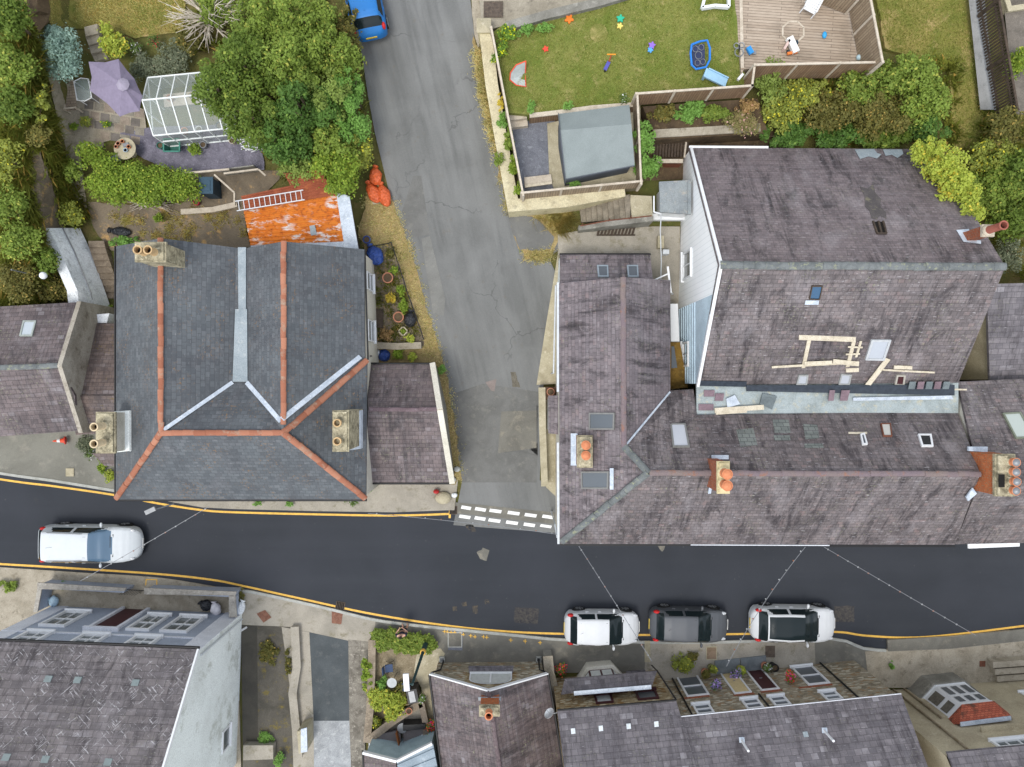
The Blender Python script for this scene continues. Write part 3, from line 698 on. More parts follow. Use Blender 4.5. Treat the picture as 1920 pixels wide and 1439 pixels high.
# ---- dark slate hipped house with terracotta ridges
e, r, v = 4.5, 7.2, 5.7
h = thing('slate_house', 'hipped house with dark blue-grey slate roof, terracotta ridges and central lead valley', 'house', P(450, 700, 0.6))
NW, SW, SE, EE, NE = (218, 462, e), (217, 937, e), (686, 937, e), (688, 675, e), (683, 468, e)
w0, w1, e0, e1 = (302, 447, r), (302, 812, r), (532, 453, r), (532, 812, r)
va, vb, vc, vd = (444, 465, v), (437, 717, v), (463, 465, v), (463, 717, v)
mb = MB()
for pl in ([SW, w1, w0, NW], [SW, SE, e1, w1], [SE, EE, e1], [NE, e0, e1, (684, 674, e)], [e0, vc, vd, e1], [w0, w1, vb, va], [w1, e1, vd, vb], [va, vb, vd, vc]): roofmb(mb, pl, .15)
rf = mb.build('roof', DARK, h)
mb = MB()
ridge(mb, [P(*w0), P(*w1)], .12); ridge(mb, [P(*e0), P(532, 795, r)], .12); ridge(mb, [P(*w1), P(*e1)], .12)
ridge(mb, [P(*w1), P(219, 934, e)], .135, .4); ridge(mb, [P(*e1), P(684, 934, e)], .14, .4); ridge(mb, [P(*e1), P(687, 677, e)], .14, .4)
mb.build('ridge_tiles', TERRA, h)
mb = MB(); lead(mb, [P(308, 806, r - .02), P(437, 717, v)], .16, .05); lead(mb, [P(463, 717, v), P(527, 790, r - .1)], .2, .05); pz_ = on_plane(P(*NE), P(*e0), P(*e1)); lead(mb, [P(530, 786, pz_(530, 786)), P(676, 669, pz_(676, 669))], .22, .07)
mb.build('flashing', LEADW, h)
mb = MB(); mb.prism([P(446, 464, v + .06), P(461, 464, v + .06), P(461, 585, v + .06), P(447, 585, v + .06)], .05).prism([P(441, 580, v + .09), P(463, 580, v + .09), P(464, 716, v + .09), P(436, 716, v + .09)], .06)
mb.build('valley_gutter', LEAD, h)
mb = MB(); ins = .16
A = [P(217, 937, e), P(686, 937, e), P(686, 675, e), P(681, 468, e), P(218, 462, e)]
A = [A[0] + Vector((ins, ins, -.12)), A[1] + Vector((-.05, ins, -.12)), A[2] + Vector((-.06, 0, -.12)), A[3] + Vector((-.06, -.1, -.12)), P(532, 453, r) + Vector((0, -.15, -.15)), P(453, 465, v) + Vector((0, -.15, -.15)), P(302, 447, r) + Vector((0, -.15, -.15)), A[4] + Vector((ins, -.1, -.12))]
walls(mb, A, -.2); hw = mb.build('wall', CREAM, h)
mb = MB(); gutter(mb, P(217, 938, e - .05), P(688, 938, e - .05), .06); gutter(mb, P(684, 468, e - .05), P(690, 675, e - .05), .04); gutter(mb, P(216, 462, e - .05), P(216, 938, e - .05), .05); mb.tube([P(695, 668, 4.3), P(698, 668, 1.3)], .035)
mb.build('gutter', PIPEB, h)
we = Wall(P(688, 675, e), P(683, 468, e)); we.A.z = 0
def facade_window(parent, wl, u0, u1, z0, z1, fm=PVC, gm=GLASS, fr=.06, bars=(), name='window', depth=.03, rail=None, sill=True):
    mb = MB()
    for a in ((u0, u1, z1 - fr, z1), (u0, u1, z0, z0 + fr), (u0, u0 + fr, z0 + fr, z1 - fr), (u1 - fr, u1, z0 + fr, z1 - fr)): wl.box(mb, a[0], a[1], a[2], a[3], .0, depth + .03)
    bd = min(depth, .05)
    for t in bars: wl.box(mb, u0 + (u1 - u0) * t - .02, u0 + (u1 - u0) * t + .02, z0 + fr, z1 - fr, 0, bd + .02)
    if rail: wl.box(mb, u0 + fr, u1 - fr, z0 + (z1 - z0) * rail - .03, z0 + (z1 - z0) * rail + .03, 0, bd + .025)
    if sill: wl.box(mb, u0 - .06, u1 + .06, z0 - .08, z0 - .002, 0, depth + .1)
    f = mb.build(name, fm, parent)
    g = MB(); g.face([wl.pt(u0 + fr, z0 + fr, .015), wl.pt(u1 - fr, z0 + fr, .015), wl.pt(u1 - fr, z1 - fr, .015), wl.pt(u0 + fr, z1 - fr, .015)]); g.build('pane', gm, f)
    return f
fw_ = Wall(A[0], A[1]); fw_.A.z = 0; fw_.n = Vector((0, -1, 0))
for x in (1.2, 3.6, 7.6):
    facade_window(h, fw_, x, x + .9, 2.75, 3.95, rail=.5); facade_window(h, fw_, x, x + .9, .7, 2.0, rail=.5)
mb = MB(); fw_.box(mb, 5.6, 6.6, .1, 2.2, 0, .06); mb.build('door', MAROON, h)
east = Wall(P(686, 675, e) + Vector((-.06, 0, 0)), P(681, 468, e) + Vector((-.06, 0, 0))); east.A.z = 0
for y0, y1 in ((512, 545), (600, 640)):
    u0, _ = east.hit(692, y1); u1, _ = east.hit(692, y0); facade_window(h, east, u0, u1, 2.2, 3.6, rail=.5)
chimney(h, (250, 453), (309, 491), 8.6, 5.6, ROUGHC, [(284, 478), (296, 478)] if 0 else [(272, 474), (291, 474)], POTB, ph=.6, pr=.17)
MB().prism([P(327, 460, 6.6), P(340, 462, 6.5), P(340, 505, 6.5), P(322, 505, 6.6)], .06).build('flashing', LEAD, h)
chimney(h, (177, 773), (214, 851), 6.5, .1, CREAM, [(195, 799), (195, 830)], POTC, ph=.75, pr=.17, capm=ROUGHC)
MB().prism([P(214, 772, 5.6), P(243, 770, 5.55), P(243, 846, 5.55), P(214, 849, 5.6)], .7).prism([P(243, 770, 5.5), P(249, 770, 5.45), P(249, 845, 5.45), P(243, 847, 5.5)], .35).build('chimney_shoulder', WHITEW2, h)
chimney(h, (622, 770), (653, 848), 8.0, 5.0, ROUGHC, [(635, 793), (635, 827)], POTB, ph=.3, pr=.16)
MB().prism([P(653, 770, 6.4), P(676, 770, 5.6), P(676, 842, 5.6), P(653, 845, 6.4)], .5).build('flashing', LEADW, h)

# ---- purple slate annex beside it
h = thing('annex', 'low purple slate annex with pale coping wall, between slate house and lane', 'house', P(760, 790, .3))
e, r = 3.0, 4.3
mb = MB(); roofmb(mb, [(690, 683, e), (690, 768, r), (824, 768, r), (811, 683, e)][::1]); roofmb(mb, [(690, 768, r), (688, 905, 2.7), (846, 905, 2.7), (824, 768, r)]); mb.build('roof', PLAIN, h)
mb = MB(); ridge(mb, [P(692, 768, r), P(823, 768, r)], .1, m=0); mb.build('ridge_tiles', grime('ridge_plum', '6B5C60', '5C4F52', '7E7377', 2), h)
mb = MB(); walls(mb, [P(691, 685, e - .12), P(811, 685, e - .12), P(824, 768, r - .14), P(844, 902, 2.58), P(690, 902, 2.58), P(691, 768, r - .14)], -.1); mb.build('wall', RENDERG, h)
mb = MB()
for a, b in (((811, 682, e + .1), (825, 768, r + .1)), ((825, 768, r + .1), (848, 906, 2.8))):
    p, q = P(*a), P(*b); mb.bar(p, q, .26, .16)
mb.build('coping', CREAM, h)
mb = MB(); gutter(mb, P(690, 682, e), P(812, 682, e), .05); gutter(mb, P(688, 907, 2.65), P(846, 907, 2.65), .05); mb.build('gutter', PIPEB, h)

# ---- low house at the west edge with the grey parapet gable
h = thing('parapet_house', 'purple slate house at the left edge with skylight and bare grey gable wall', 'house', P(60, 690, .8))
e, r = 4.2, 5.6
mb = MB(); N0 = [(-260, 590, e), (-260, 700, r), (110, 686, r), (145, 567, e)]; S0 = [(-260, 700, r), (-260, 838, e), (146, 808, e), (140, 742, 4.95), (110, 686, r)]
roofmb(mb, N0); roofmb(mb, S0); mb.build('roof', PLAIN, h)
mb = MB(); ridge(mb, [P(-260, 700, r), P(108, 686, r)], .12); mb.build('ridge_tiles', RIDGEG, h)
gx = P(110, 686, r).x
mb = MB(); mb.obox(Vector((gx, P(0, 567, e).y, -.2)), (.16, 0, 0), (0, .01, 0), (0, 0, .01))
g0, g1, g2 = Vector((gx + .02, P(0, 566, e).y, e + .12)), Vector((gx + .02, P(0, 686, r).y, r + .14)), Vector((gx + .02, P(0, 812, e).y, e))
gb = [Vector((p.x, p.y, 0)) for p in (g0, g1, g2)]
t = Vector((.2, 0, 0))
mb.face([g0, gb[0], gb[2], g2, g1]); mb.face([g0 + t, g1 + t, g2 + t, gb[2] + t, gb[0] + t]); mb.face([g0, g1, g1 + t, g0 + t]); mb.face([g1, g2, g2 + t, g1 + t]); mb.face([g0, g0 + t, gb[0] + t, gb[0]])
mb.build('gable_wall', grime('stained_gable', 'A39D91', '878073', '6F675A', .8, .9, .4, 18), h)
mb = MB(); walls(mb, [P(-260, 590, e - .1), P(140, 570, e - .1), P(112, 686, r - .15), P(142, 806, e - .1), P(-260, 836, e - .1)], -.2); mb.build('wall', RENDERG, h)
pn = on_plane(P(*N0[0]), P(*N0[1]), P(*N0[2]))
sky_on(h, pn, [(45, 603), (70, 603), (62, 632), (38, 632)], gm=glassy('skylight_pale', (.45, .5, .53), .2), fm=flat('skylight_green_frame', (.33, .36, .33), .6))
h2 = thing('lean_to', 'low brown-purple slate roof squeezed between grey gable and dark slate house', 'outbuilding', P(190, 690, .6))
mb = MB(); roofmb(mb, [(172, 607, 3.1), (217, 607, 3.1), (217, 742, 4.3), (135, 742, 4.3)]); roofmb(mb, [(132, 742, 4.4), (217, 742, 4.4), (217, 812, 3.5), (142, 816, 3.5)]); roofmb(mb, [(172, 850, 3.4), (217, 850, 3.4), (217, 874, 3.1), (196, 874, 3.1)])
mb.build('roof', slate('slate_mossy', '6A5C58', '554A48', .6, .9, .2, lichc='6E5F3E'), h2)
mb = MB(); walls(mb, [P(176, 609, 3.0), P(217, 609, 3.0), P(217, 742, 4.1), P(217, 810, 3.4), P(150, 812, 3.4), P(140, 742, 4.1)], -.1); mb.build('wall', RENDERG, h2)

# ---- rusty corrugated shed
h = thing('rusty_shed', 'shed with rusty orange corrugated roof and flaking white paint', 'shed', P(550, 410, 2))
def corrug(mb, a, b, c, d, pitch=.16, amp=.035, m=0, seg=6):
    """sheet a-b (top edge) to d-c (bottom edge); ridges run a->b"""
    a, b, c, d = map(Vector, (a, b, c, d)); n = (b - a).cross(d - a).normalized(); n = n if n.z > 0 else -n
    L = (d - a).length; k = int(L / pitch * 6); i0 = len(mb.v)
    for i in range(k + 1):
        t = i / k; o = n * (amp * math.sin(2 * math.pi * L * t / pitch))
        for j in range(seg + 1): 
            q = j / seg; mb.v.append(tuple((a.lerp(b, q)).lerp(d.lerp(c, q), t) + o))
    for i in range(k):
        for j in range(seg):
            x = i0 + i * (seg + 1) + j; mb.f.append((x, x + seg + 1, x + seg + 2, x + 1)); mb.m.append(m)
def rust_mat():
    m = NM('rusty_sheet', .8); v = m.pos()
    a = m.mix(m.rng(m.noise(v, 1.5, 6), .35, .65), 'CC7A2C', 'BC651F')
    a = m.mix(m.rng(m.noise(v, 6, 6, .7), .52, .66), a, '8E4A28')
    st = m.noise(m.map(v, (1.2, 3.2, 1)), 1.1, 7, .72)
    y = m.node('SeparateXYZ', {0: v}); 
    a = m.mix(m.math('MULTIPLY', m.rng(st, .53, .57), m.rng(m.noise(v, .55, 3), .42, .52)), a, 'CFC9C6')
    m.col(a); m.bump(m.noise(v, 20, 4), .2, .02); return m.m
RUSTS = rust_mat()
RUSTD = grime('dark_rust', '94533A', '824631', 'A8663F', 1.2, .85, .3, 25)
zN, zS = 4.35, 3.65
mb = MB(); corrug(mb, P(456, 392, 4.1), P(632, 365, 4.1), P(645, 456, zS), P(470, 463, zS)); mb.build('roof', RUSTS, h, smooth=True)
mb = MB(); corrug(mb, P(452, 368, zN), P(560, 345, zN), P(560, 378, 4.15), P(458, 396, 4.15)); corrug(mb, P(532, 325, zN + .3), P(600, 318, zN + .3), P(630, 366, 4.2), P(560, 378, 4.2)); mb.build('upper_roof', RUSTD, h, smooth=True)
mb = MB(); mb.prism([P(630, 360, 4.2), P(655, 368, 4.0), P(672, 468, 3.5), P(646, 466, 3.6)], .08); mb.build('flashing', LEADW, h)
mb = MB(); mb.prism([P(470, 460, zS + .02), P(645, 452, zS + .02), P(646, 466, zS - .05), P(470, 467, zS - .05)], .05); mb.build('eaves_sheet', LEADW, h)
mb = MB(); mb.prism([P(580, 424, 3.9), P(590, 422, 3.9), P(594, 440, 3.78), P(583, 442, 3.78)], .03); mb.build('tin_patch', LEAD, h)
mb = MB(); walls(mb, [P(460, 396, 3.9), P(560, 380, 4.0), P(640, 368, 3.95), P(664, 464, 3.4), P(474, 462, 3.45)], 1.2); mb.build('wall', BLACKP if 0 else DTIMB, h)

# ---- corner house and front terrace
h = thing('corner_terrace', 'long purple slate corner house wrapping from the lane to the street, with hips and skylights', 'house', P(1300, 900, 0))
e, r, r2 = 4.2, 6.6, 7.4
Wn0, Wn1, Ws, Rn, Rs, Ap = (1048, 532, e), (1257, 526, 4.4), (1050, 1020, e), (1168, 520, r), (1170, 838, r), (1215, 886, r2)
mb = MB()
roofmb(mb, [Wn0, Ws, Ap, Rs, Rn]); roofmb(mb, [Rn, Rs, (1257, 733, 4.4), Wn1])
mb.build('roof', PURPLE2, h)
mb = MB()
roofmb(mb, [Ws, (1790, 1022, e), (1838, 889, r2), Ap]); pb = on_plane(P(*Ap), P(1838, 889, r2), P(1307, 778, 5.1)); roofmb(mb, [Ap, (1838, 889, r2), (1795, 772, pb(1795, 772)), (1307, 778, 5.1)]); roofmb(mb, [Rs, Ap, (1307, 778, 5.1)]); roofmb(mb, [Rs, (1307, 778, 5.1), (1300, 730, 4.7), (1257, 733, 4.4)])
mb.build('front_roof', PURPLE, h)
pw = on_plane(P(*Wn0), P(*Ws), P(*Ap)); pf = on_plane(P(*Ws), P(1790, 1022, e), P(*Ap))
mb = MB(); ridge(mb, [P(*Rs), P(*Ap)], .15); ridge(mb, [P(*Ap), P(1054, 1016, e + .05)], .15); mb.build('ridge_tiles', RIDGEG, h)
FR = grime('ridge_purple', '6E6266', '746864', '86604E', 1, .85, .3); mb = MB(); ridge(mb, [P(*Rn), P(*Rs)], .12); mb.build('wing_ridge', FR, h); mb = MB(); ridge(mb, [P(1217, 887, r2), P(1836, 889, r2)], .12); mb.build('front_ridge', FR, h)
mb = MB(); lead(mb, [P(1173, 835, r - .05), P(1256, 735, 4.45)], .08, .04); mb.build('valley_flashing', LEADW, h)
mb = MB(); walls(mb, [P(1049, 534, e - .1), P(1168, 524, r - .15), P(1255, 528, 4.3), P(1255, 735, 4.3), P(1305, 745, 4.3), P(1305, 780, 5.0), P(1790, 775, 5.0), P(1786, 1016, e - .1), P(1052, 1016, e - .1)], -.2); mb.build('wall', CREAM, h)
mb = MB(); mb.bar(P(1046, 530, e - .03), P(1046, 735, e - .03), .1, .1); mb.bar(P(1046, 830, e - .03), P(1047, 1020, e - .03), .1, .1); mb.build('gutter', PIPEW, h)
mb = MB(); mb.bar(P(1295, 1022, e - .05), P(1555, 1023, e - .05), .04, .05); mb.build('front_gutter', GREYBL, h)
mb = MB(); mb.bar(P(1050, 1021, e - .05), P(1294, 1022, e - .05), .1, .1); mb.bar(P(1556, 1024, e - .05), P(1790, 1024, e - .05), .1, .1); mb.build('front_gutter', PIPEB, h)
mb = MB(); mb.tube([P(1047, 534, e), P(1042, 536, 3.6), P(1038, 700, 3.4), P(1034, 701, .9)], .04); mb.tube([P(1045, 1008, 4.1), P(1041, 985, 3.6), P(1034, 960, .1)], .045); mb.build('downpipe', PIPEW, h)
sk = dict(fm=flat('skylight_frame', (.2, .2, .19), .5))
sky_on(h, pw, [(1106, 774), (1154, 774), (1153, 806), (1106, 806)], **sk); sky_on(h, pw, [(1091, 884), (1143, 884), (1142, 917), (1092, 917)], **sk)
sky_on(h, pb, [(1256, 796), (1285, 796), (1293, 840), (1261, 840)], gm=glassy('skylight_bright', (.5, .52, .56), .15), **sk)
chimney(h, (1082, 817), (1112, 878), 5.9, 4.0, BRICKR, [(1097, 834), (1097, 853)], POTO, ph=.4, pr=.19, plug=1)
chimney(h, (1346, 866), (1370, 927), 8.6, 6.2, BRICKR, [(1357, 887), (1357, 908)], POTO, ph=.5, pr=.2, plug=1, capm=grime('limestone_cap', 'C2B690', 'AFA37F', None, 3))
mb = MB(); slab_on(mb, pw, [(1070, 813), (1083, 813), (1083, 873), (1070, 873)]); slab_on(mb, pw, [(1150, 878), (1143, 878), (1143, 918), (1150, 918)], .05)
for a, b in (((1334, 858), (1366, 858)),): mb.bar(P(a[0], a[1], pb(*a) + .05), P(b[0], b[1], pb(*b) + .05), .2, .04)
mb.bar(P(1333, 862, 7.1), P(1337, 888, 7.5), .12, .06); mb.bar(P(1337, 888, 7.5), P(1330, 925, 6.7), .12, .06); mb.build('flashing', LEADW, h)
for q in ([(1612, 816), (1620, 814), (1626, 835), (1616, 836)],):
    sky_on(h, pb, q, fm=PVC, name='vent_light')
sky_on(h, pb, [(1650, 796), (1669, 796), (1672, 820), (1655, 820)], fm=RUSTP, gm=glassy('wired_glass', (.55, .55, .5), .3), name='roof_light', fw=.05)
sky_on(h, pb, [(1720, 816), (1745, 816), (1749, 839), (1727, 839)], fm=PVC, gm=BLACKP, name='roof_light', fw=.08)
mb = MB(); slab_on(mb, pb, [(1590, 810), (1625, 810), (1625, 814), (1590, 814)], .03); mb.build('batten', TIMB, h)
mb = MB()
for q in ([(1380, 806), (1412, 803), (1420, 835), (1388, 838)], [(1448, 787), (1478, 787), (1482, 812), (1452, 812)], [(1450, 816), (1480, 816), (1482, 826), (1452, 826)], [(1505, 795), (1532, 797), (1536, 822), (1510, 824)], [(1508, 832), (1542, 832), (1544, 840), (1508, 840)]): slab_on(mb, pb, q, .02, .012)
mb.build('slate_patch', slate('slate_greygreen', '7A807E', '6B716F', .2, .1, .2, bw=.3, rh=.22, mort=.7, wear=0), h)

fw_ = Wall(P(1052, 1016, e - .1), P(1786, 1016, e - .1)); fw_.A.z = 0; fw_.n = Vector((0, -1, 0))
for i in range(6):
    x = 1.2 + i * 2.9; facade_window(h, fw_, x, x + .9, 2.4, 3.6, rail=.5)
    if i % 2: mb = MB(); fw_.box(mb, x, x + .9, .1, 2.1, 0, .06); mb.build('door', MAROON, h)
    else: facade_window(h, fw_, x, x + .9, .8, 2.0, rail=.5)
# lean-to with two skylights behind the corner house
h = thing('rear_lean_to', 'lean-to with mauve slate roof and two small skylights behind the corner house', 'outbuilding', P(1140, 500, 1.7))
LT = [(1050, 478, 3.3), (1050, 540, 4.1), (1226, 540, 4.1), (1219, 478, 3.3)]
mb = MB(); roofmb(mb, LT); mb.build('roof', PURPLE2, h); pl = on_plane(P(*LT[0]), P(*LT[1]), P(*LT[2]))
mb = MB(); walls(mb, [P(1051, 480, 3.2), P(1218, 480, 3.2), P(1224, 535, 4), P(1051, 535, 4)], 1.5); mb.build('wall', WHITEW2, h)
mb = MB(); gutter(mb, P(1049, 477, 3.25), P(1220, 477, 3.25), .05); mb.build('gutter', PIPEB, h)
for x in (1119, 1175): sky_on(h, pl, [(x, 499), (x + 21, 499), (x + 22, 521), (x + 2, 521)], fm=flat('skylight_blue_frame', (.28, .33, .37), .5))

# ---- tall house with white weatherboard gable
h = thing('tall_house', 'tall house with big purple slate roof and white boarded gable, behind the terrace', 'house', P(1550, 500, 1.7))
zn, zr, zs = 3.9, 8.65, 5.1
tn = [(1292, 277, zn), (1348, 497, zr), (1885, 500, zr), (1752, 280, zn)]; ts = [(1348, 497, zr), (1307, 722, zs), (1797, 718, zs), (1885, 500, zr)]
mb = MB(); roofmb(mb, tn, .16); mb.build('roof', PURPLE3, h); mb = MB(); roofmb(mb, ts, .16); mb.build('front_roof', PURPLE, h)
ptn = on_plane(P(*tn[0]), P(*tn[1]), P(*tn[2])); pts_ = on_plane(P(*ts[0]), P(*ts[1]), P(*ts[2]))
mb = MB(); ridge(mb, [P(1350, 498, zr), P(1883, 501, zr)], .16); mb.build('ridge_tiles', RIDGEG, h)
gxw = P(1348, 497, zr).x + .08
def gp(px, py, z): p = P(px, py, z); return Vector((gxw, p.y, z))
mb = MB(); gb = Wall((gxw, P(0, 280, zn).y, 0), (gxw, P(0, 720, zs).y, 0))
yb = P(0, 572, 3.5).y; zb_ = 8.5 - (P(0, 497, zr).y - yb) * (8.65 - 5.1) / (P(0, 497, zr).y - P(0, 722, zs).y)
yN, yR, yS = P(0, 279, zn).y, P(0, 497, zr).y, P(0, 720, zs).y
mb.face([(gxw, yN, 1), (gxw, yN, zn - .15), (gxw, yR, zr - .15), (gxw, yb, zb_), (gxw, yb, 1)]); mb.build('gable_wall', WBOARD, h)
mb = MB(); k = 14; 
for i in range(k):
    a, b = yb + (yS - yb) * i / k, yb + (yS - yb) * (i + 1) / k
mb.face([(gxw, yb, 1), (gxw, yb, zb_), (gxw, yS, zs - .15), (gxw, yS, 1)])
for i in range(16):
    z = 1.3 + i * .42; mb.box((gxw - .03, (yb + min(yS, 99)) / 2, z), (.05, abs(yS - yb) - .02, .07)) if z < 4.9 else None
mb.build('gable_sheeting', grime('pale_blue_sheet', 'B4C6D0', 'A2B4BE', None, .8, .5, .1, 25), h)
mb = MB(); E = lambda px, py, z: P(px, py, z) + Vector((-.25, 0, -.14))
walls(mb, [(gxw + .04, yN, zn - .16), (gxw + .04, yR, zr - .18), (gxw + .04, yS, zs - .16), E(1790, 716, zs), E(1880, 500, zr), E(1752, 282, zn)], 0); mb.build('wall', CREAM, h)
mb = MB(); mb.bar((gxw, yN, zn), (gxw, yR, zr), .12, .16); mb.bar((gxw, yR, zr), (gxw, yS - .1, zs), .12, .16); mb.bar(P(1292, 276, zn), P(1440, 277, zn), .1, .1); mb.build('bargeboard', PVC, h)
gw = Wall((gxw, yS, 0), (gxw, yN, 0))
def gwin(x0, y0, x1, y1, **k):
    u0, z0 = gw.hit(x0, y1); u1, z1 = gw.hit(x1, y0); facade_window(h, gw, min(u0, u1), max(u0, u1), min(z0, z1), max(z0, z1), **k)
u, _ = gw.hit(1287, 498); facade_window(h, gw, u - .7, u + .65, 2.6, 4.1, bars=(.5,), depth=.06, fr=.1)
u, _ = gw.hit(1292, 664); facade_window(h, gw, u - .6, u + .6, 2.5, 3.6, bars=(.5,), depth=.06, fr=.1)
# roof lights of the tall house
sky_on(h, pts_, [(1521, 535), (1542, 535), (1536, 561), (1516, 560)], gm=GLASSB, fm=DTIMB, fw=.04)
mb = MB(); slab_on(mb, pts_, [(1510, 564), (1535, 564), (1534, 572), (1508, 572)], .02); mb.build('flashing', LEADW, h)
sky_on(h, pts_, [(1633, 636), (1670, 636), (1657, 675), (1621, 674)], fm=flat('pale_skylight_frame', (.45, .47, .48), .5), gm=glassy('sky_pane', (.4, .43, .47), .12), fw=.1)
for q in ([(1497, 702), (1515, 702), (1512, 720), (1492, 720)], [(1576, 700), (1596, 701), (1592, 720), (1571, 720)]): sky_on(h, pts_, q, fm=flat('small_skylight_frame', (.33, .34, .33), .6), gm=glassy('sky_pane2', (.45, .48, .52), .12), fw=.06)
sky_on(h, pts_, [(1680, 702), (1697, 702), (1694, 722), (1676, 721)], fm=flat('timber_skylight_frame', (.4, .38, .33), .7), gm=MAROON, fw=.08)
mb = MB(); mb.prism([P(1638, 416, ptn(1638, 416) + .03), P(1656, 416, ptn(1656, 416) + .03), P(1661, 438, ptn(1661, 438) + .03), P(1645, 438, ptn(1645, 438) + .03)], .04); mb.build('broken_roof_light', SOOT_SHADE, h)  # near-black plate stands for the dark hole behind the bars
mb = MB()
for a, b in (((1637, 415), (1645, 438)), ((1647, 415), (1653, 438)), ((1656, 415), (1662, 438)), ((1645, 438), (1662, 438))): mb.bar(P(*a, ptn(*a) + .07), P(*b, ptn(*b) + .07), .07, .06)
mb.build('roof_light_bars', DTIMB, h)
mb = MB(); slab_on(mb, ptn, [(1602, 281), (1638, 280), (1644, 288), (1652, 290), (1644, 298), (1628, 294), (1612, 299)], .02); slab_on(mb, ptn, [(1655, 281), (1690, 281), (1693, 289), (1682, 297), (1672, 291), (1660, 293)], .02); mb.build('lead_patch', LEAD, h)
mb = MB()
slab_on(mb, ptn, [(1612, 350), (1626, 354), (1637, 346), (1641, 362), (1652, 374), (1650, 388), (1661, 398), (1662, 411), (1650, 405), (1643, 412), (1634, 410), (1630, 396), (1622, 388), (1621, 370)], .012, .004)
ml = grime('damp_slates', '575251', '4A4646', '6E6A58', 1.5, .9, .2, 25); mb.build('mossy_slates', ml, h)
chimney(h, (1845, 420), (1868, 443), 8.9, 4.4, BRICKR, [(1853, 432)], flat('red_pot', (.3, .1, .07), .8), ph=.9, pr=.17, capm=grime('stone_cap', 'B8AE9C', '9C9282', None, 3))
mb = MB(); 
for q in ([(1792, 432), (1815, 430), (1822, 450), (1838, 452), (1838, 458), (1806, 454)],): slab_on(mb, ptn, q, .03)
mb.build('flashing', LEADW, h)
# lead box gutter with dropped slates between the tall house and the terrace
mb = MB(); mb.prism([P(1306, 722, 4.98), P(1797, 718, 4.98), P(1797, 775, 4.98), P(1306, 780, 4.98)], .12); mb.build('box_gutter', grime('gutter_lead', '98A2A3', '87908F', 'ABA894', 1.2, .6, .15, 25), h)
mb = MB(); mb.prism([P(1310, 714, 5.28), P(1400, 716, 5.28), P(1400, 726, 5.1), P(1310, 724, 5.1)], .06); mb.prism([P(1400, 723, 5.2), P(1790, 722, 5.2), P(1790, 742, 5.08), P(1400, 734, 5.08)], .06); mb.build('roof_membrane', flat('navy_membrane', (.035, .045, .06), .6, 0, .3), h)
mb = MB(); mb.prism([P(1600, 746, 5.12), P(1784, 742, 5.12), P(1788, 749, 5.06), P(1600, 752, 5.06)], .05); mb.build('lead_upstand', LEADW, h)
# porch of the tall house
pz = 4.3
h = thing('porch', 'grey flat-roofed glazed porch on the white boarded gable above the steps', 'porch', P(1260, 375, 2.4))
mb = MB(); mb.prism([P(1236, 341, pz), P(1294, 338, pz), P(1294, 402, pz), P(1238, 398, pz)], .12).prism([P(1290, 340, pz + .08), P(1296, 340, pz + .08), P(1296, 402, pz + .08), P(1290, 402, pz + .08)], .1); mb.build('roof', grime('porch_roof', '83898A', '70767A', '9B968C', 1.2, .7, .2, 25), h)
mb = MB(); walls(mb, [P(1246, 346, pz - .15), P(1294, 344, pz - .15), P(1294, 395, pz - .15), P(1246, 392, pz - .15)], 2.3); mb.build('wall', PVC, h)
mb = MB(); mb.bar(P(1226, 398, 3.9), P(1226, 368, 3.9), .06, .06); mb.bar(P(1226, 398, 3.9), P(1240, 402, pz - .2), .06, .06); mb.bar(P(1222, 408, 2.5), P(1284, 408, 2.5), .3, .3); mb.build('frame', PVC, h)

# ---- neighbours on the right
h = thing('end_terrace_house', 'slate house at the right end of the front terrace, beyond the orange brick chimney', 'house', P(1880, 900, 0))
e, r = 4.1, 7.0
EN = [(1796, 716, 4.6), (1838, 904, r), (2150, 890, r), (2150, 700, 4.6)]; ES = [(1838, 904, r), (1790, 1021, e), (2150, 1014, e), (2150, 890, r)]
mb = MB(); roofmb(mb, EN); roofmb(mb, ES); mb.build('roof', PURPLE, h); pe = on_plane(P(*EN[0]), P(*EN[1]), P(*EN[2]))
mb = MB(); walls(mb, [P(1794, 720, 4.5), P(2150, 704, 4.5), P(2150, 890, r - .15), P(2150, 1010, e - .1), P(1788, 1017, e - .1), P(1836, 900, r - .15)], -.2); mb.build('wall', CREAM, h)
sky_on(h, pe, [(1878, 776), (1912, 774), (1938, 822), (1903, 824)], fm=flat('olive_skylight_frame', (.18, .2, .15), .6), gm=glassy('mossy_pane', (.42, .47, .43), .3))
OR = stonework('orange_brick', 'B45A2C', 'A04E26', 'BE6A3C', .22, .075, '9A7A5C')
ch = chimney(h, (1868, 852), (1907, 932), 8.3, 5.6, OR, [(1896, 866), (1896, 884), (1897, 902), (1896, 919)], POTO, ph=.3, pr=.17, plug=2); MB().prism([P(1873, 890, 8.41), P(1884, 890, 8.41), P(1884, 914, 8.41), P(1873, 914, 8.41)], .02).build('recess_shade', SOOT_SHADE, ch)  # flat dark plate on the cap paints the shade of a hollow
mb = MB(); mb.prism([P(1816, 838, 6.6), P(1852, 838, 6.7), P(1852, 848, 6.8), P(1816, 846, 6.7)], .1); mb.prism([P(1812, 932, 6.7), P(1824, 915, 7.0), P(1832, 926, 6.9), P(1816, 940, 6.4)], .08); mb.build('flashing', LEADW, h)
h = thing('rear_wing', 'small slate-roofed wing at the right edge behind the end terrace, beside a dark gap', 'house', P(1890, 620, 1.5))
RW = [(1850, 533, 5.2), (1856, 715, 4.0), (2150, 705, 4.0), (2150, 525, 5.2)]
mb = MB(); roofmb(mb, RW); mb.build('roof', GREYP, h)
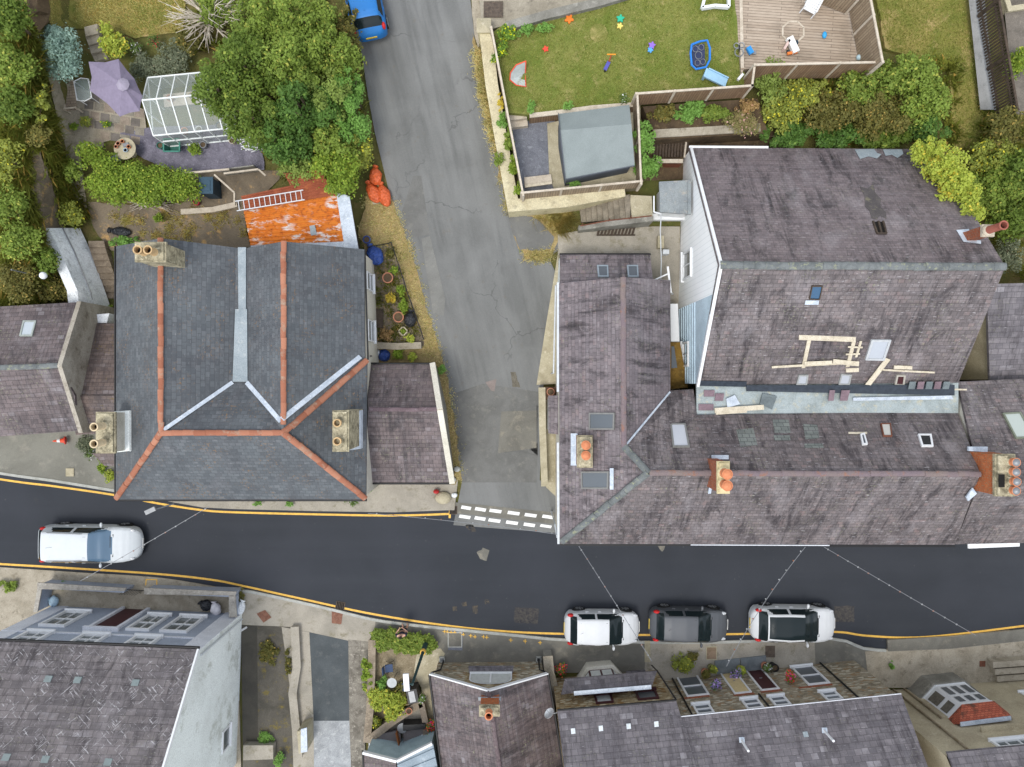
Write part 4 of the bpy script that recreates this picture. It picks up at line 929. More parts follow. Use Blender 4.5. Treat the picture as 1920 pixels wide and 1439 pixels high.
mb = MB(); walls(mb, [P(1852, 536, 5.05), P(2150, 528, 5.05), P(2150, 702, 3.9), P(1858, 712, 3.9)], .5); mb.build('wall', BEIGE, h)
ww = Wall(P(1854, 716, 0) * 1, P(1851, 533, 0)); u, _ = 0, 0
rwx = P(1852, 620, 4.6).x; ww = Wall((rwx - .01, P(0, 700, 2).y, 0), (rwx - .01, P(0, 540, 2).y, 0)); facade_window(h, ww, 2.2, 3.1, 2.6, 3.8, fm=PVC)
h = thing('door_canopy', 'long white canopy over the pavement below the right-hand eaves', 'canopy', P(1864, 1023, 2.6))
mb = MB(); mb.prism([P(1815, 1018, 2.9), P(1912, 1015, 2.9), P(1912, 1025, 2.75), P(1816, 1029, 2.75)], .08); mb.build('canopy_roof', PVC, h)
mb = MB(); mb.bar(P(1822, 1018, 2.75), P(1822, 1000, 2.75), .08, .08); mb.bar(P(1905, 1015, 2.75), P(1905, 998, 2.75), .08, .08); mb.build('bracket', PVC, h)

t = thing('passage_roof', 'mossy brown flat roof with white panel squeezed between the corner house and the blue sheeting', 'roof', P(1268, 690, 2)); MB().prism([P(1257, 642, 2.9), P(1275, 642, 2.9), P(1290, 727, 2.9), P(1257, 730, 2.9)], .12).build('mossy_deck', grime('mossy_brown', '7A5F2A', '5E4A24', '8A7440', 2, .9, .3), t); MB().prism([P(1257, 570, 2.8), P(1271, 570, 2.8), P(1274, 641, 2.8), P(1258, 641, 2.8)], .1).build('white_panel', PVC, t); MB().prism([P(1259, 650, 2.96), P(1264, 650, 2.96), P(1270, 690, 2.96), P(1259, 691, 2.96)], .04).build('roof_light', GLASSL, t)
# ---------------------------------------------------------------- houses south of the street
# ---- grey-blue rendered house
wl = Wall(P(101, 1136, 0), P(455, 1150, 0))
h = thing('grey_house', 'three-storey-tall grey-blue rendered house with scuffed slate roof and white gable, bottom left', 'house', P(280, 1143, .07))
h['label'] = 'grey-blue rendered house with white window surrounds and scuffed slate roof'
zE = wl.hit(352, 1222)[1] - .1; uR = wl.L; uLft = 0.0
def wwin(parent, wl, sl, sr, hd, **k):
    u0, z0 = wl.hit(*sl); u1, z0b = wl.hit(*sr); z1 = wl.hit(*hd)[1]
    return facade_window(parent, wl, min(u0, u1), max(u0, u1), (z0 + z0b) / 2, z1, **k)
back = 9.0
c = [wl.pt(-6.5 * 0, 0), wl.pt(uR, 0)]
mb = MB(); lo = [wl.pt(0, zE), wl.pt(uR, zE)]
rl = -wl.n * 3.9
rB = [wl.pt(0, zE + 3.1) + rl, wl.pt(uR, zE + 3.1) + rl]; bk = [wl.pt(0, zE) + rl * 2, wl.pt(uR, zE) + rl * 2]
mb.face([wl.pt(0, 0), wl.pt(uR, 0), wl.pt(uR, zE), wl.pt(0, zE)]); mb.build('facade', GREYB, h)
mb = MB(); mb.face([wl.pt(uR, 0), Vector((bk[1].x, bk[1].y, 0)), bk[1], rB[1], wl.pt(uR, zE)]); mb.build('gable_wall', WHITEW2, h)
mb = MB(); mb.face([wl.pt(0, 0), Vector((bk[0].x, bk[0].y, 0)), bk[0], rB[0], wl.pt(0, zE)][::-1]); mb.face([Vector((bk[1].x, bk[1].y, 0)), Vector((bk[0].x, bk[0].y, 0)), bk[0], bk[1]]); mb.build('wall', GREYB, h)
mb = MB(); o = wl.n * .12 + Vector((0, 0, .02)); e0_, e1_ = wl.pt(-.1, zE) + o, wl.pt(uR + .06, zE) + o
u_ = wl.u * .06
mb.prism([e0_ + Vector((0, 0, .1)), e1_ + Vector((0, 0, .1)), rB[1] + u_ + Vector((0, 0, .16)), rB[0] - u_ + Vector((0, 0, .16))], .14); mb.prism([rB[0] - u_ + Vector((0, 0, .16)), rB[1] + u_ + Vector((0, 0, .16)), bk[1] + u_ + Vector((0, 0, .1)), bk[0] - u_ + Vector((0, 0, .1))], .14)
mb.build('roof', SCUFF, h)
mb = MB(); ridge(mb, [rB[0] + Vector((0, 0, .16)), rB[1] + Vector((0, 0, .16))], .14); mb.build('ridge_tiles', RIDGEG, h)
mb = MB(); gutter(mb, e0_ + wl.n * .05, e1_ + wl.n * .05, .06); mb.build('gutter', PIPEB, h)
mb = MB(); mb.bar(e1_ + Vector((0, 0, .1)), rB[1] + u_ + Vector((0, 0, .15)), .08, .16); mb.build('bargeboard', PVC, h)
mb = MB(); zb1 = wl.hit(200, 1191)[1]
wl.box(mb, 0, uR - .85, zb1 - .06, zb1 + .06, 0, .05); wl.box(mb, 0, .8, 0, zE - .05, .0, .03); wl.box(mb, uR - .85, uR, 0, zE - .05, 0, .03); mb.build('quoin_trim', GREYBL, h)
mb = MB(); q = wl.pt(uR, 0) - wl.n * .25 + wl.u * .06; mb.tube([q + Vector((0, 0, .2)), q + Vector((0, 0, zE - .2))], .045); mb.build('downpipe', PIPEW, h)
fk = dict(fm=PVC, fr=.11, bars=(.5,), depth=.1, rail=.5)
wwin(h, wl, (122, 1149), (170, 1150), (120, 1177), **fk); wwin(h, wl, (278, 1155), (319, 1157), (290, 1185), **fk); wwin(h, wl, (338, 1158), (386, 1160), (345, 1188), **fk)
for a, b in (((52, 1187), (100, 1189)), ((156, 1192), (206, 1193)), ((254, 1196), (304, 1197))):
    u0, z0 = wl.hit(*a); u1, _ = wl.hit(*b); facade_window(h, wl, u0, u1, z0, zE - .12, **fk)
u0, _ = wl.hit(222, 1146); u1, _ = wl.hit(276, 1148); z1 = wl.hit(195, 1182)[1]
mb = MB(); wl.box(mb, u0, u0 + .16, .1, z1, 0, .14); wl.box(mb, u1 - .16, u1, .1, z1, 0, .14); wl.box(mb, u0 - .1, u1 + .1, z1, z1 + .16, 0, .2); d = mb.build('door', GREYBL, h)
mb = MB(); wl.box(mb, u0 + .16, u1 - .16, .1, z1, 0, .02); mb.build('door_leaf', MAROON, d)
gwl = Wall(wl.pt(uR, 0), Vector((bk[1].x, bk[1].y, 0))); u, z = gwl.hit(449, 1353)
facade_window(h, gwl, u - .55, u + .55, 1.2, 2.1, fm=PVC, fr=.08)
mb = MB(); zr_ = zE
for px, py in ((94, 1268), (149, 1270), (257, 1275), (16, 1414), (89, 1418), (206, 1423)):
    n = (e1_ - e0_).cross(rB[1] - e1_).normalized(); n = n if n.z > 0 else -n
    C0 = Vector((0, 0, H)); dd = P(px, py, 0) - C0; tt = (e0_ + Vector((0, 0, .1)) - C0).dot(n) / dd.dot(n); q = C0 + dd * tt
    MB().obox(q - wl.u * .16 + n * .01, wl.u * .3, (rB[1] - e1_).normalized() * .26, n * .05).build('slate_vent', flat('vent_green', (.2, .24, .24), .7), h)

# front-yard wall of the grey house
h = thing('yard_wall', 'low grey wall with pale copings around the yard of the grey-blue house', 'wall', P(255, 1100, .07))
zt = .95
mb = MB()
for a, b, c2, d2 in (((75, 1096), (235, 1106), (232, 1112), (73, 1104)), ((273, 1106), (440, 1112), (438, 1120), (271, 1113))): mb.prism([P(*q, zt) for q in (a, b, c2, d2)], (0,))
mb.prism([P(*q, zt) for q in ((73, 1104), (79, 1105), (90 - 18, 1146), (84 - 18, 1146))], (0,)); mb.prism([P(*q, zt) for q in ((430, 1119), (439, 1120), (440, 1158), (430, 1156))], (0,)); mb.build('wall', GREYB, h)
mb = MB()
for pl in (((70, 1093), (237, 1103), (233, 1109), (70, 1105)), ((270, 1103), (443, 1110), (441, 1117), (270, 1115)), ((70, 1105), (78, 1105), (70, 1148), (62, 1148)), ((429, 1118), (441, 1117), (444, 1158), (429, 1158))): mb.prism([P(*q, zt + .07) for q in pl], .07)
mb.build('coping', grime('coping_grey', '9B978E', '85817A', 'B2AEA4', 2.5, .9, .5, 20), h)
mb = MB()
for i in range(7):
    a = P(240 + i * 4.6, 1106 + i * .3, .12); mb.tube([a, a + Vector((0, 0, .85))], .012, 4)
mb.bar(P(238, 1106, .9), P(272, 1108, .9), .03, .02); mb.bar(P(238, 1106, .3), P(272, 1108, .3), .03, .02); mb.build('iron_gate', PIPEB, h)

# ---- low cottage with the front gable
h = thing('gable_cottage', 'single-storey stone cottage with plum slate roof, white bargeboards and arched window', 'house', P(920, 1270, .1))
ez, az = 2.0, 3.88
L0, R0, A0 = (807, 1266, ez), (1026, 1265, ez), (916, 1297, az); L1, R1, A1 = (860, 1700, ez), (1099, 1700, ez), (975, 1700, az)
mb = MB(); roofmb(mb, [L0, A0, A1, L1], .12); roofmb(mb, [A0, R0, R1, A1], .12); mb.build('roof', PLAIN, h)
mb = MB(); ridge(mb, [P(*A0), P(*A1)], .1); mb.build('ridge_tiles', grime('ridge_plum2', '65595B', '554A4C', '77706A', 2), h)
mb = MB(); up = Vector((0, .05, -.02)); mb.bar(P(*L0) + up, P(*A0) + up, .06, .2); mb.bar(P(*A0) + up, P(*R0) + up, .06, .2); mb.build('bargeboard', PVC, h)
mb = MB(); i_ = Vector((0, -.12, -.13)); s_ = Vector((.18, 0, 0))
walls(mb, [P(*L0) + i_ + s_, P(*A0) + i_, P(*R0) + i_ - s_, P(*R1) - s_, P(*A1), P(*L1) + s_], 0); mb.build('wall', STONE, h)
gw2 = Wall(P(*L0) + i_ + s_, P(*R0) + i_ - s_); gw2.A.z = 0
u0, z0 = gw2.hit(881, 1264); u1, _ = gw2.hit(960, 1264); z0 = max(.7, z0); zm = (gw2.hit(884, 1275)[1] + gw2.hit(920, 1284)[1]) / 2
def arch(out, m_, nm, par, inset, zadd):
    w_ = (u1 - u0) / 2 - inset; uc = (u0 + u1) / 2; mb = MB(); pts = [gw2.pt(uc - w_, z0 + inset, out), gw2.pt(uc + w_, z0 + inset, out)]
    for k in range(9): a = math.pi * k / 8; pts.append(gw2.pt(uc + w_ * math.cos(a), zm - .25 - inset * .4 + .55 * math.sin(a) + zadd, out))
    mb.face(pts); return mb.build(nm, m_, par)
arch(.01, BRICKR if 0 else STONE2, 'arch_stones', h, -.22, .1)
fw = arch(.03, PVC, 'window', h, 0, 0); arch(.045, CURT, 'pane', fw, .07, 0)
mb = MB(); uc = (u0 + u1) / 2; gw2.box(mb, uc - .04, uc + .04, z0 + .08, zm + .15, .04, .07); gw2.box(mb, u0, u1, z0, z0 + .08, .03, .12); mb.build('glazing_bar', PVC, fw)
mb = MB(); q = [gw2.pt(u0 - .05, z0 - .02, .02), gw2.pt(u1 + .05, z0 - .02, .02), gw2.pt(u1 + .08, z0 - .16, .32), gw2.pt(u0 - .08, z0 - .16, .32)]; mb.prism(q, .06); mb.build('sill', GREYP, h)
mb = MB(); gutter(mb, P(*L0) + Vector((-.05, 0, 0)), P(*L1), .06); gutter(mb, P(*R0) + Vector((.05, 0, 0)), P(*R1), .06); mb.build('gutter', PIPEB, h)
mb = MB(); mb.tube([P(808, 1262, ez - .1), P(826, 1256, 1.6), P(832, 1238, .1)], .045); mb.tube([P(1026, 1262, ez - .1), P(1012, 1256, 1.6), P(1010, 1236, .1)], .045); mb.build('downpipe', PIPEB, h)
chimney(h, (898, 1325), (937, 1346), 4.95, 3.0, OR, [(917, 1334)], POTO, ph=.5, pr=.17, capm=ROUGHC)
mb = MB(); mb.prism([P(897, 1308, 3.95), P(939, 1308, 3.95), P(939, 1314, 3.98), P(897, 1314, 3.98)], .06); mb.build('flashing', LEAD, h)

# ---- stone cottage with the maroon bay
h = thing('bay_cottage', 'stone cottage with maroon windows, splayed bay and slate pent roof over it', 'house', P(1140, 1268, .1))
e0z = 4.0
CL, CR = (1045, 1334, e0z), (1268, 1315, e0z); KL, KR = (1073, 1560, 7.0), (1335, 1535, 7.0)
BL_, BR_ = Vector(P(*KL)) + Vector((0, -3.5, -3)), Vector(P(*KR)) + Vector((0, -3.5, -3))
mb = MB(); roofmb(mb, [CL, CR, KR, KL], .13); mb.prism([P(*KL), P(*KR), BR_, BL_], .13); mb.build('roof', GREYP, h)
wi = Vector((0, -.12, -.15)); mb = MB(); fl, fr_ = P(*CL) + wi, P(*CR) + wi + Vector((-.05, 0, 0))
walls(mb, [fl, fr_, P(*KR) + wi, BR_, BL_, P(*KL) + wi], 0); mb.build('wall', STONE2, h)
cw = Wall(Vector((fl.x, fl.y, 0)), Vector((fr_.x, fr_.y, 0)))
mb = MB(); gutter(mb, P(*CL) + Vector((0, .05, 0)), P(*CR) + Vector((0, .05, 0)), .05); mb.tube([P(1268, 1315, 3.9) + Vector((0, .06, 0)), P(1232, 1258, 2.4), P(1222, 1248, .2)], .04); mb.build('gutter', PIPEB, h)
for a, b, c3 in (((1113, 1304), (1146, 1302), (1120, 1321)), ((1190, 1298), (1229, 1295), (1200, 1314))):
    wwin(h, cw, a, b, c3, fm=MAROON, gm=CURT if a[0] < 1150 else GLASSL, fr=.1, depth=.05)
pent = [(1059, 1274, 2.45), (1232, 1259, 2.45), (1222, 1288, 3.15), (1075, 1300, 3.15)]
mb = MB(); roofmb(mb, pent, .1); mb.prism([P(1059, 1274, 2.45), P(1075, 1300, 3.15), P(1052, 1303, 2.5)], .08); mb.build('pent_roof', GREYP, h)
mb = MB(); lead(mb, [P(1076, 1300, 3.15), P(1221, 1288, 3.15)], .2, .02); mb.build('flashing', LEADW, h)
u0, _ = cw.hit(1085, 1285); u1 = u0 + 2.35
def bayp(o, ins, z): return [cw.pt(u0 + ins, z, 0), cw.pt(u0 + .55 + ins * .6, z, o), cw.pt(u1 - .55 - ins * .6, z, o), cw.pt(u1 - ins, z, 0)]
mb = MB(); mb.prism(bayp(.72, .0, .85), (0,)); mb.build('bay_base', CREAM, h)
mb = MB(); mb.prism(bayp(.8, -.08, .93), .09); mb.build('bay_sill', CREAM, h)
b0, b1 = bayp(.62, .08, .93), bayp(.62, .08, 2.4)
mb = MB(); mb.prism(b1, (.93,)); by = mb.build('bay_window', MAROON, h)
for i in range(3):
    p0, p1, q0, q1 = b0[i], b0[i + 1], b1[i], b1[i + 1]; d = (p1 - p0); nn = Vector((d.y, -d.x, 0)).normalized(); nn = nn if nn.dot(cw.n) > 0 else -nn
    k = 2 if i == 1 else 1
    for j in range(k):
        a, b = p0 + d * ((j + .08) / k), p0 + d * ((j + .92) / k); mb = MB()
        mb.face([a + nn * .012 + Vector((0, 0, .1)), b + nn * .012 + Vector((0, 0, .1)), b + nn * .012 + Vector((0, 0, 1.35)), a + nn * .012 + Vector((0, 0, 1.35))]); mb.build('pane', CURT, by)
u0, z0 = cw.hit(1168, 1254); u1, _ = cw.hit(1203, 1252)
mb = MB(); cw.box(mb, u0, u1, .75, .85, 0, .35); mb.build('window_sill', GREYP, h); facade_window(h, cw, u0, u1, .86, 2.0, fm=MAROON, gm=GLASS)
for i, (x, y) in enumerate(((1074, 1371), (1126, 1366), (1178, 1362), (1230, 1358))):
    pc = on_plane(P(*CL), P(*CR), P(*KL)); mb = MB(); slab_on(mb, pc, [(x - 4, y - 5), (x + 4, y - 6), (x + 5, y + 4), (x - 3, y + 5)], .02); mb.build('glass_slate', grime('glass_slate', 'DDE2E4', 'C9D0D2', None, 4, .3), h)
mb = MB(); 
mb.build('wall_pipe', PIPEB, h) if 0 else None

# ---- stone terrace pair with the two doors
h = thing('stone_terrace', 'pair of rubble stone terraced houses with white windows and cream and maroon doors', 'house', P(1440, 1260, .1))
ez = 4.4
CL2, CR2 = (1272, 1346, ez), (1690, 1302, ez); KL2, KR2 = (1330, 1560, 7.3), (1768, 1515, 7.3)
B1, B2 = P(*KL2) + Vector((0, -3.5, -3)), P(*KR2) + Vector((0, -3.5, -3))
mb = MB(); roofmb(mb, [CL2, CR2, KR2, KL2], .13); mb.prism([P(*KL2), P(*KR2), B2, B1], .13); mb.build('roof', GREYP, h)
mb = MB(); fl, fr_ = P(*CL2) + wi, P(*CR2) + wi + Vector((-.1, 0, 0)); walls(mb, [fl, fr_, P(*KR2) + wi, B2, B1, P(*KL2) + wi], 0); mb.build('wall', STONE, h)
tw = Wall(Vector((fl.x, fl.y, 0)), Vector((fr_.x, fr_.y, 0)))
pc2 = on_plane(P(*CL2), P(*CR2), P(*KL2))
mb = MB(); mb.bar(P(*CL2) + Vector((0, .03, -.02)), P(*CR2) + Vector((0, .02, -.02)), .03, .05); mb.build('gutter', GREYBL, h)
mb = MB()
for x, y in ((1297, 1341), (1608, 1309), (1440, 1325)):
    u, _ = tw.hit(x, y); mb.tube([tw.pt(u, 4.3, .06), tw.pt(u, .1 if x != 1440 else 2.8, .06)], .045, 6)
mb.build('downpipe', PIPEB, h)
wk = dict(fm=PVC, gm=GLASSL, fr=.09, rail=.5, depth=.05)
wwin(h, tw, (1268, 1272), (1308, 1268), (1300, 1307), **wk); wwin(h, tw, (1484, 1254), (1522, 1249), (1530, 1285), **wk)
for a, b in (((1298, 1324), (1330, 1321)), ((1389, 1314), (1420, 1311)), ((1440, 1309), (1470, 1306)), ((1536, 1300), (1566, 1297))):
    u0, z0 = tw.hit(*a); u1, _ = tw.hit(*b); facade_window(h, tw, u0, u1, z0, 4.15, **wk)
for a, b, hd, mt in (((1362, 1277), (1388, 1275), (1389, 1300), flat('cream_door', (.62, .5, .27), .5)), ((1411, 1272), (1438, 1269), (1438, 1294), MAROON)):
    u0, _ = tw.hit(*a); u1, _ = tw.hit(*b); z1 = tw.hit(*hd)[1]
    mb = MB(); tw.box(mb, u0 - .08, u0, .15, z1, 0, .07); tw.box(mb, u1, u1 + .08, .15, z1, 0, .07); tw.box(mb, u0 - .08, u1 + .08, z1, z1 + .1, 0, .07); fr2 = mb.build('door_frame', PVC, h)
    mb = MB(); tw.box(mb, u0, u1, .15, z1, 0, .03); d = mb.build('door', mt, fr2); mb = MB(); tw.box(mb, u0 + .3, u1 - .3, 1.05, 1.1, .03, .05); mb.build('letterbox', GREYM, fr2)
    mb = MB(); tw.box(mb, u0 - .15, u1 + .15, z1 + .1, z1 + .28, 0, .02); mb.build('brick_lintel', BRICKR, h); mb = MB(); tw.box(mb, u0 - .3, u1 + .3, .05, .15, .05, .75); mb.build('door_step', grime('slate_step', '6F7578', '5E6467', None, 2), h)
mb = MB()
for a, b in (((1300, 1307), (1326, 1305)), ((1516, 1287), (1556, 1284))):
    u0, z0 = tw.hit(*a); u1, _ = tw.hit(*b); tw.box(mb, u0 - .5, u1 + .1, z0, z0 + .16, 0, .02)
mb.build('brick_lintel', BRICKR, h)
for x, y, a in ((1390, 1388, (1404, 1412)), (1545, 1370, (1564, 1390))):
    zb2 = pc2(x, y); p = P(x, y, zb2); mb = MB(); mb.tube([p, p + Vector((0, 0, .95))], .055, 8); f = mb.build('flue_pipe', PVC, h)
    mb = MB(); slab_on(mb, pc2, [(x - 5, y - 6), (x + 5, y - 6), (x + 6, y + 4), (x - 4, y + 4)], .03); mb.build('flue_base', LEADW, f)
mb = MB(); slab_on(mb, pc2, [(1504, 1372), (1513, 1371), (1516, 1381), (1507, 1382)], .02); mb.build('slate_vent', LEAD, h)

# ---- cream rendered house with red bay roof
h = thing('beige_house', 'beige rendered house with white bay window under a red tiled roof, bottom right', 'house', P(1800, 1292, .1))
ez = 6.5
A_, B_ = P(1777, 1421, ez), P(2150, 1386, ez)
bw = Wall(Vector((A_.x, A_.y, 0)), Vector((B_.x, B_.y, 0)))
rb = -bw.n * 4; rA, rB2 = A_ + rb + Vector((0, 0, 3.1)), B_ + rb + Vector((0, 0, 3.1)); kA, kB = A_ + rb * 2, B_ + rb * 2
mb = MB(); walls(mb, [A_ + Vector((0, 0, -.1)), B_ + Vector((0, 0, -.1)), rB2 + Vector((0, 0, -.1)), kB, kA, rA + Vector((0, 0, -.1))], 0); mb.build('wall', BEIGE, h)
mb = MB(); o = bw.n * .2; mb.prism([A_ + o, B_ + o, rB2, rA], .13); mb.prism([rA, rB2, kB, kA], .13); mb.build('roof', GREYP, h)
mb = MB()
for x, y, t in ((1823, 1414, 0), (1766, 1349, 4)):
    u, z = bw.hit(x, y); mb.tube([bw.pt(u, min(z, ez - .1), .06), bw.pt(u, .1, .06)], .05)
mb.build('downpipe', grime('rusty_pipe', '8A7E6C', '74674F', '6E4E33', 3, .8), h)
bay = [(20.67, -15.95), (21.34, -15.24), (22.79, -15.08), (23.6, -15.75)]
def bp(z, g=0):
    cx, cy = 22.1, -15.9; return [Vector((cx + (x - cx) * (1 + g), cy + (y - cy) * (1 + g), z)) for x, y in bay]
mb = MB(); mb.prism(bp(1.15, .12) + [Vector((23.7, -16.4, 1.15)), Vector((20.4, -16.4, 1.15))], (0,)); mb.build('bay_base', RENDERG, h)
mb = MB(); mb.prism(bp(1.22, .04) + [Vector((23.6, -16.4, 1.22)), Vector((20.6, -16.4, 1.22))], .07); 
mb.prism(bp(3.3, .02) + [Vector((23.6, -16.4, 3.3)), Vector((20.6, -16.4, 3.3))], .1); mb.build('bay_frame', PVC, h)
mb = MB(); mb.prism(bp(3.2, -.01) + [Vector((23.55, -16.3, 3.2)), Vector((20.7, -16.3, 3.2))], (1.2,)); by = mb.build('bay_window', PVC, h)
for i in range(3):
    p0, p1 = bp(1.2)[i], bp(1.2)[i + 1]; d = p1 - p0; nn = Vector((-d.y, d.x, 0)).normalized(); k = 3 if i == 1 else 1
    for j in range(k):
        a, b = p0 + d * ((j + .2) / k), p0 + d * ((j + .8) / k)
        for z0, z1 in ((.26, 1.05), (1.3, 1.82)):
            mb = MB(); mb.face([a + nn * .02 + Vector((0, 0, z0)), b + nn * .02 + Vector((0, 0, z0)), b + nn * .02 + Vector((0, 0, z1)), a + nn * .02 + Vector((0, 0, z1))]); mb.build('pane', flat('bay_glass', (.13, .12, .1), .15, 0, .3) if i == 0 else GLASSL, by)
top = [P(1800, 1358, 4.2), P(1895, 1346, 4.2)]; e_ = bp(3.36, .06)
mb = MB(); mb.face([e_[1], e_[2], top[1], top[0]]); mb.face([e_[0], e_[1], top[0], Vector((20.4, -16.2, 3.36))]); mb.face([e_[2], e_[3], Vector((23.9, -16.1, 3.36)), top[1]]); mb.face([e_[0], top[0], top[1], e_[3], e_[2], e_[1]][::-1])
def tile_mat():
    m = NM('red_clay_tile', .8); v = m.uv(); br = m.nt.nodes.new('ShaderNodeTexBrick'); br.offset = .5
    for k, x in (('Vector', v), ('Color1', (0, 0, 0, 1)), ('Color2', (1, 1, 1, 1)), ('Mortar', (.2, .2, .2, 1)), ('Scale', 1.0), ('Mortar Size', .01), ('Brick Width', .17), ('Row Height', .11)): m.put(br.inputs[k], x)
    a = m.mix(br.outputs[0], 'A0523E', 'BE6A50'); a = m.mix(m.rng(m.noise(v, 2.4, 6), .52, .64), a, '6A4638'); a = m.mix(m.math('MULTIPLY', br.outputs[1], .6), a, '4A2A22'); m.col(a); m.bump(m.math('MULTIPLY', br.outputs[1], -1), .6, .02); return m.m
mb.build('bay_roof', tile_mat(), h)
mb = MB(); lead(mb, [top[0], top[1]], .2, .03); mb.build('flashing', LEADW, h)
u0, z0 = bw.hit(1857, 1392); u1, _ = bw.hit(1925, 1383); facade_window(h, bw, u0, u1, z0, min(z0 + 1.3, ez - .25), fm=PVC, gm=GLASS, fr=.12, bars=(.33, .66), depth=.06); u0, z0 = bw.hit(1912, 1300); facade_window(h, bw, u0, u0 + 1.5, z0, z0 + 1.2, fm=PVC, gm=GLASS, fr=.1)
mb = MB(); u0, z0 = bw.hit(1838, 1372); bw.box(mb, u0, u0 + 2.2, z0, z0 + .1, 0, .25); mb.build('window_sill', BEIGE, h)

# ---- small garden room between cottage and yard
h = thing('garden_room', 'small room with grey ribbed sheet roof and white fascia beside the sunken yard', 'outbuilding', P(750, 1420, .1))
z = 2.3
mb = MB(); cr = [P(744, 1428, z + .3), P(812, 1396, z), P(850, 1600, z), P(770, 1600, z + .3)]
mb.prism(cr, .08)
d = (cr[1] - cr[0])
for i in range(12):
    a = cr[0].lerp(cr[3], (i + .5) / 12); b = cr[1].lerp(cr[2], (i + .5) / 12); mb.bar(a + Vector((0, 0, .03)), b + Vector((0, 0, .03)), .06, .06)
mb.build('roof', SHEETB, h)
mb = MB(); mb.prism([P(682, 1412, z), P(742, 1428, z + .3), P(760, 1600, z + .3), P(690, 1600, z)], .1); mb.build('slate_roof', PLAIN, h)
mb = MB(); mb.bar(P(681, 1411, z + .05), P(744, 1427, z + .35), .12, .2); mb.bar(P(744, 1427, z + .35), P(810, 1394, z + .05), .12, .2); mb.build('fascia', PVC, h)
mb = MB(); walls(mb, [P(686, 1415, z - .1), P(744, 1430, z + .15), P(808, 1400, z - .1), P(845, 1600, z - .1), P(690, 1600, z - .1)], 0); mb.build('wall', grime('pale_blue_boards', '9FB2B8', '8FA2A8', None, 1.5, .6), h)
mb = MB(); mb.tube([P(680, 1408, z), P(690, 1600, z)], .05); mb.build('gutter', PIPEB, h)
# ---------------------------------------------------------------- vegetation
FOL = {
 'dark': (foliage('leaves_dark', ('47561F', '586A2A', '3C4C1B', '707A34'), .3, 1.8), .15, 420),
 'deep': (foliage('leaves_deep', ('3B5522', '4A642C', '334A1E', '5C7232'), .3, 1.75), .15, 400),
 'mid': (foliage('leaves_mid', ('58692A', '6C7C34', '4A5A22', '86883E'), .3, 1.75), .14, 420),
 'light': (foliage('leaves_light', ('667A36', '7A8744', '586A30')), .13, 420),
 'bright': (foliage('leaves_bright', ('66802A', '849636', '536C24', 'A0A844'), .3, 1.3), .13, 480),
 'lime': (foliage('leaves_lime', ('8E9C3C', 'A8B04C', '7A8A32', 'C0B044'), .3, 1.3), .13, 520),
 'gold': (foliage('leaves_gold', ('B9A538', 'CDB648', 'A79A3C', 'D0A040'), .3, 1.15), .12, 520),
 'yellowish': (foliage('leaves_yellowish', ('6F7A34', '84863E', '5C6C2C', 'CDB43A'), .3, 1.5), .13, 420),
 'olive': (foliage('leaves_olive', ('55552A', '6A6432', '474A22', '8E7A40')), .13, 420),
 'silver': (foliage('leaves_silver', ('6C8378', '7F958A', '586F62', '93A89C')), .11, 620),
 'grey': (foliage('leaves_grey', ('5F6650', '6F7560', '4F5742', '8A8A70')), .1, 480),
 'dry': (foliage('leaves_dry', ('8A7048', '9C8458', '70593A', 'B08A70')), .11, 420),
 'pink': (foliage('leaves_pinkish', ('6F6A40', '8C7C58', '55602E', 'B08C84')), .1, 460),
 'fern': (foliage('leaves_fern', ('5E8038', '73964A', '4E7030')), .13, 460),
 'yfl': (foliage('leaves_yellow_flowers', ('4E6A26', '5E7A2E', '66802E', 'F0D020'), .25, 1.4, 1), .11, 520),
 'wfl': (foliage('leaves_white_flowers', ('4A5E2C', '5C6E38', '66763C', 'E8E8DC'), .25, 1.3, 1), .11, 460),
 'rfl': (foliage('leaves_red_flowers', ('4E6330', '61703A', '6A7A3C', 'D83850'), .25, 1.3, 1), .1, 460),
 'pfl': (foliage('leaves_purple_flowers', ('5A6A40', '8270A8', '8A74B4', 'B49AD0'), .2, 1.3, 1), .08, 900),
 'mix': (foliage('leaves_mixed_flowers', ('4E7030', 'D03030', 'C83880', 'F07030'), .2, 1.2, 1), .08, 900),
}
BARK = grime('bark', '5A4D3E', '473C30', '6E604E', 4, .95, .5, 20)
GREYBARK = grime('pale_dead_wood', 'CFC6B8', 'B5AA9B', 'A09485', 4, .9, .3, 20)
def quads(name, c, n, L, W, mat, parent=None):
    N = len(c); n = n / np.linalg.norm(n, axis=1, keepdims=True)
    r = nrs.normal(size=(N, 3)); t = np.cross(n, r); t /= np.linalg.norm(t, axis=1, keepdims=True) + 1e-9; b = np.cross(n, t)
    t = t * L[:, None] / 2; b = b * W[:, None] / 2; up = n * (L[:, None] * .12)
    v = np.empty((N, 4, 3)); v[:, 0] = c - t; v[:, 1] = c + b + up; v[:, 2] = c + t; v[:, 3] = c - b + up
    off = np.array(root_loc(parent)); v = (v.reshape(-1, 3) - off).astype(np.float32)
    me = bpy.data.meshes.new(name); me.vertices.add(N * 4); me.vertices.foreach_set('co', v.ravel())
    me.loops.add(N * 4); me.loops.foreach_set('vertex_index', np.arange(N * 4, dtype=np.int32)); me.polygons.add(N)
    me.polygons.foreach_set('loop_start', np.arange(0, N * 4, 4, dtype=np.int32)); me.polygons.foreach_set('loop_total', np.full(N, 4, dtype=np.int32))
    me.update(calc_edges=True); me.materials.append(mat)
    o = bpy.data.objects.new(name, me); COL.objects.link(o)
    if parent is not None: o.parent = parent
    return o
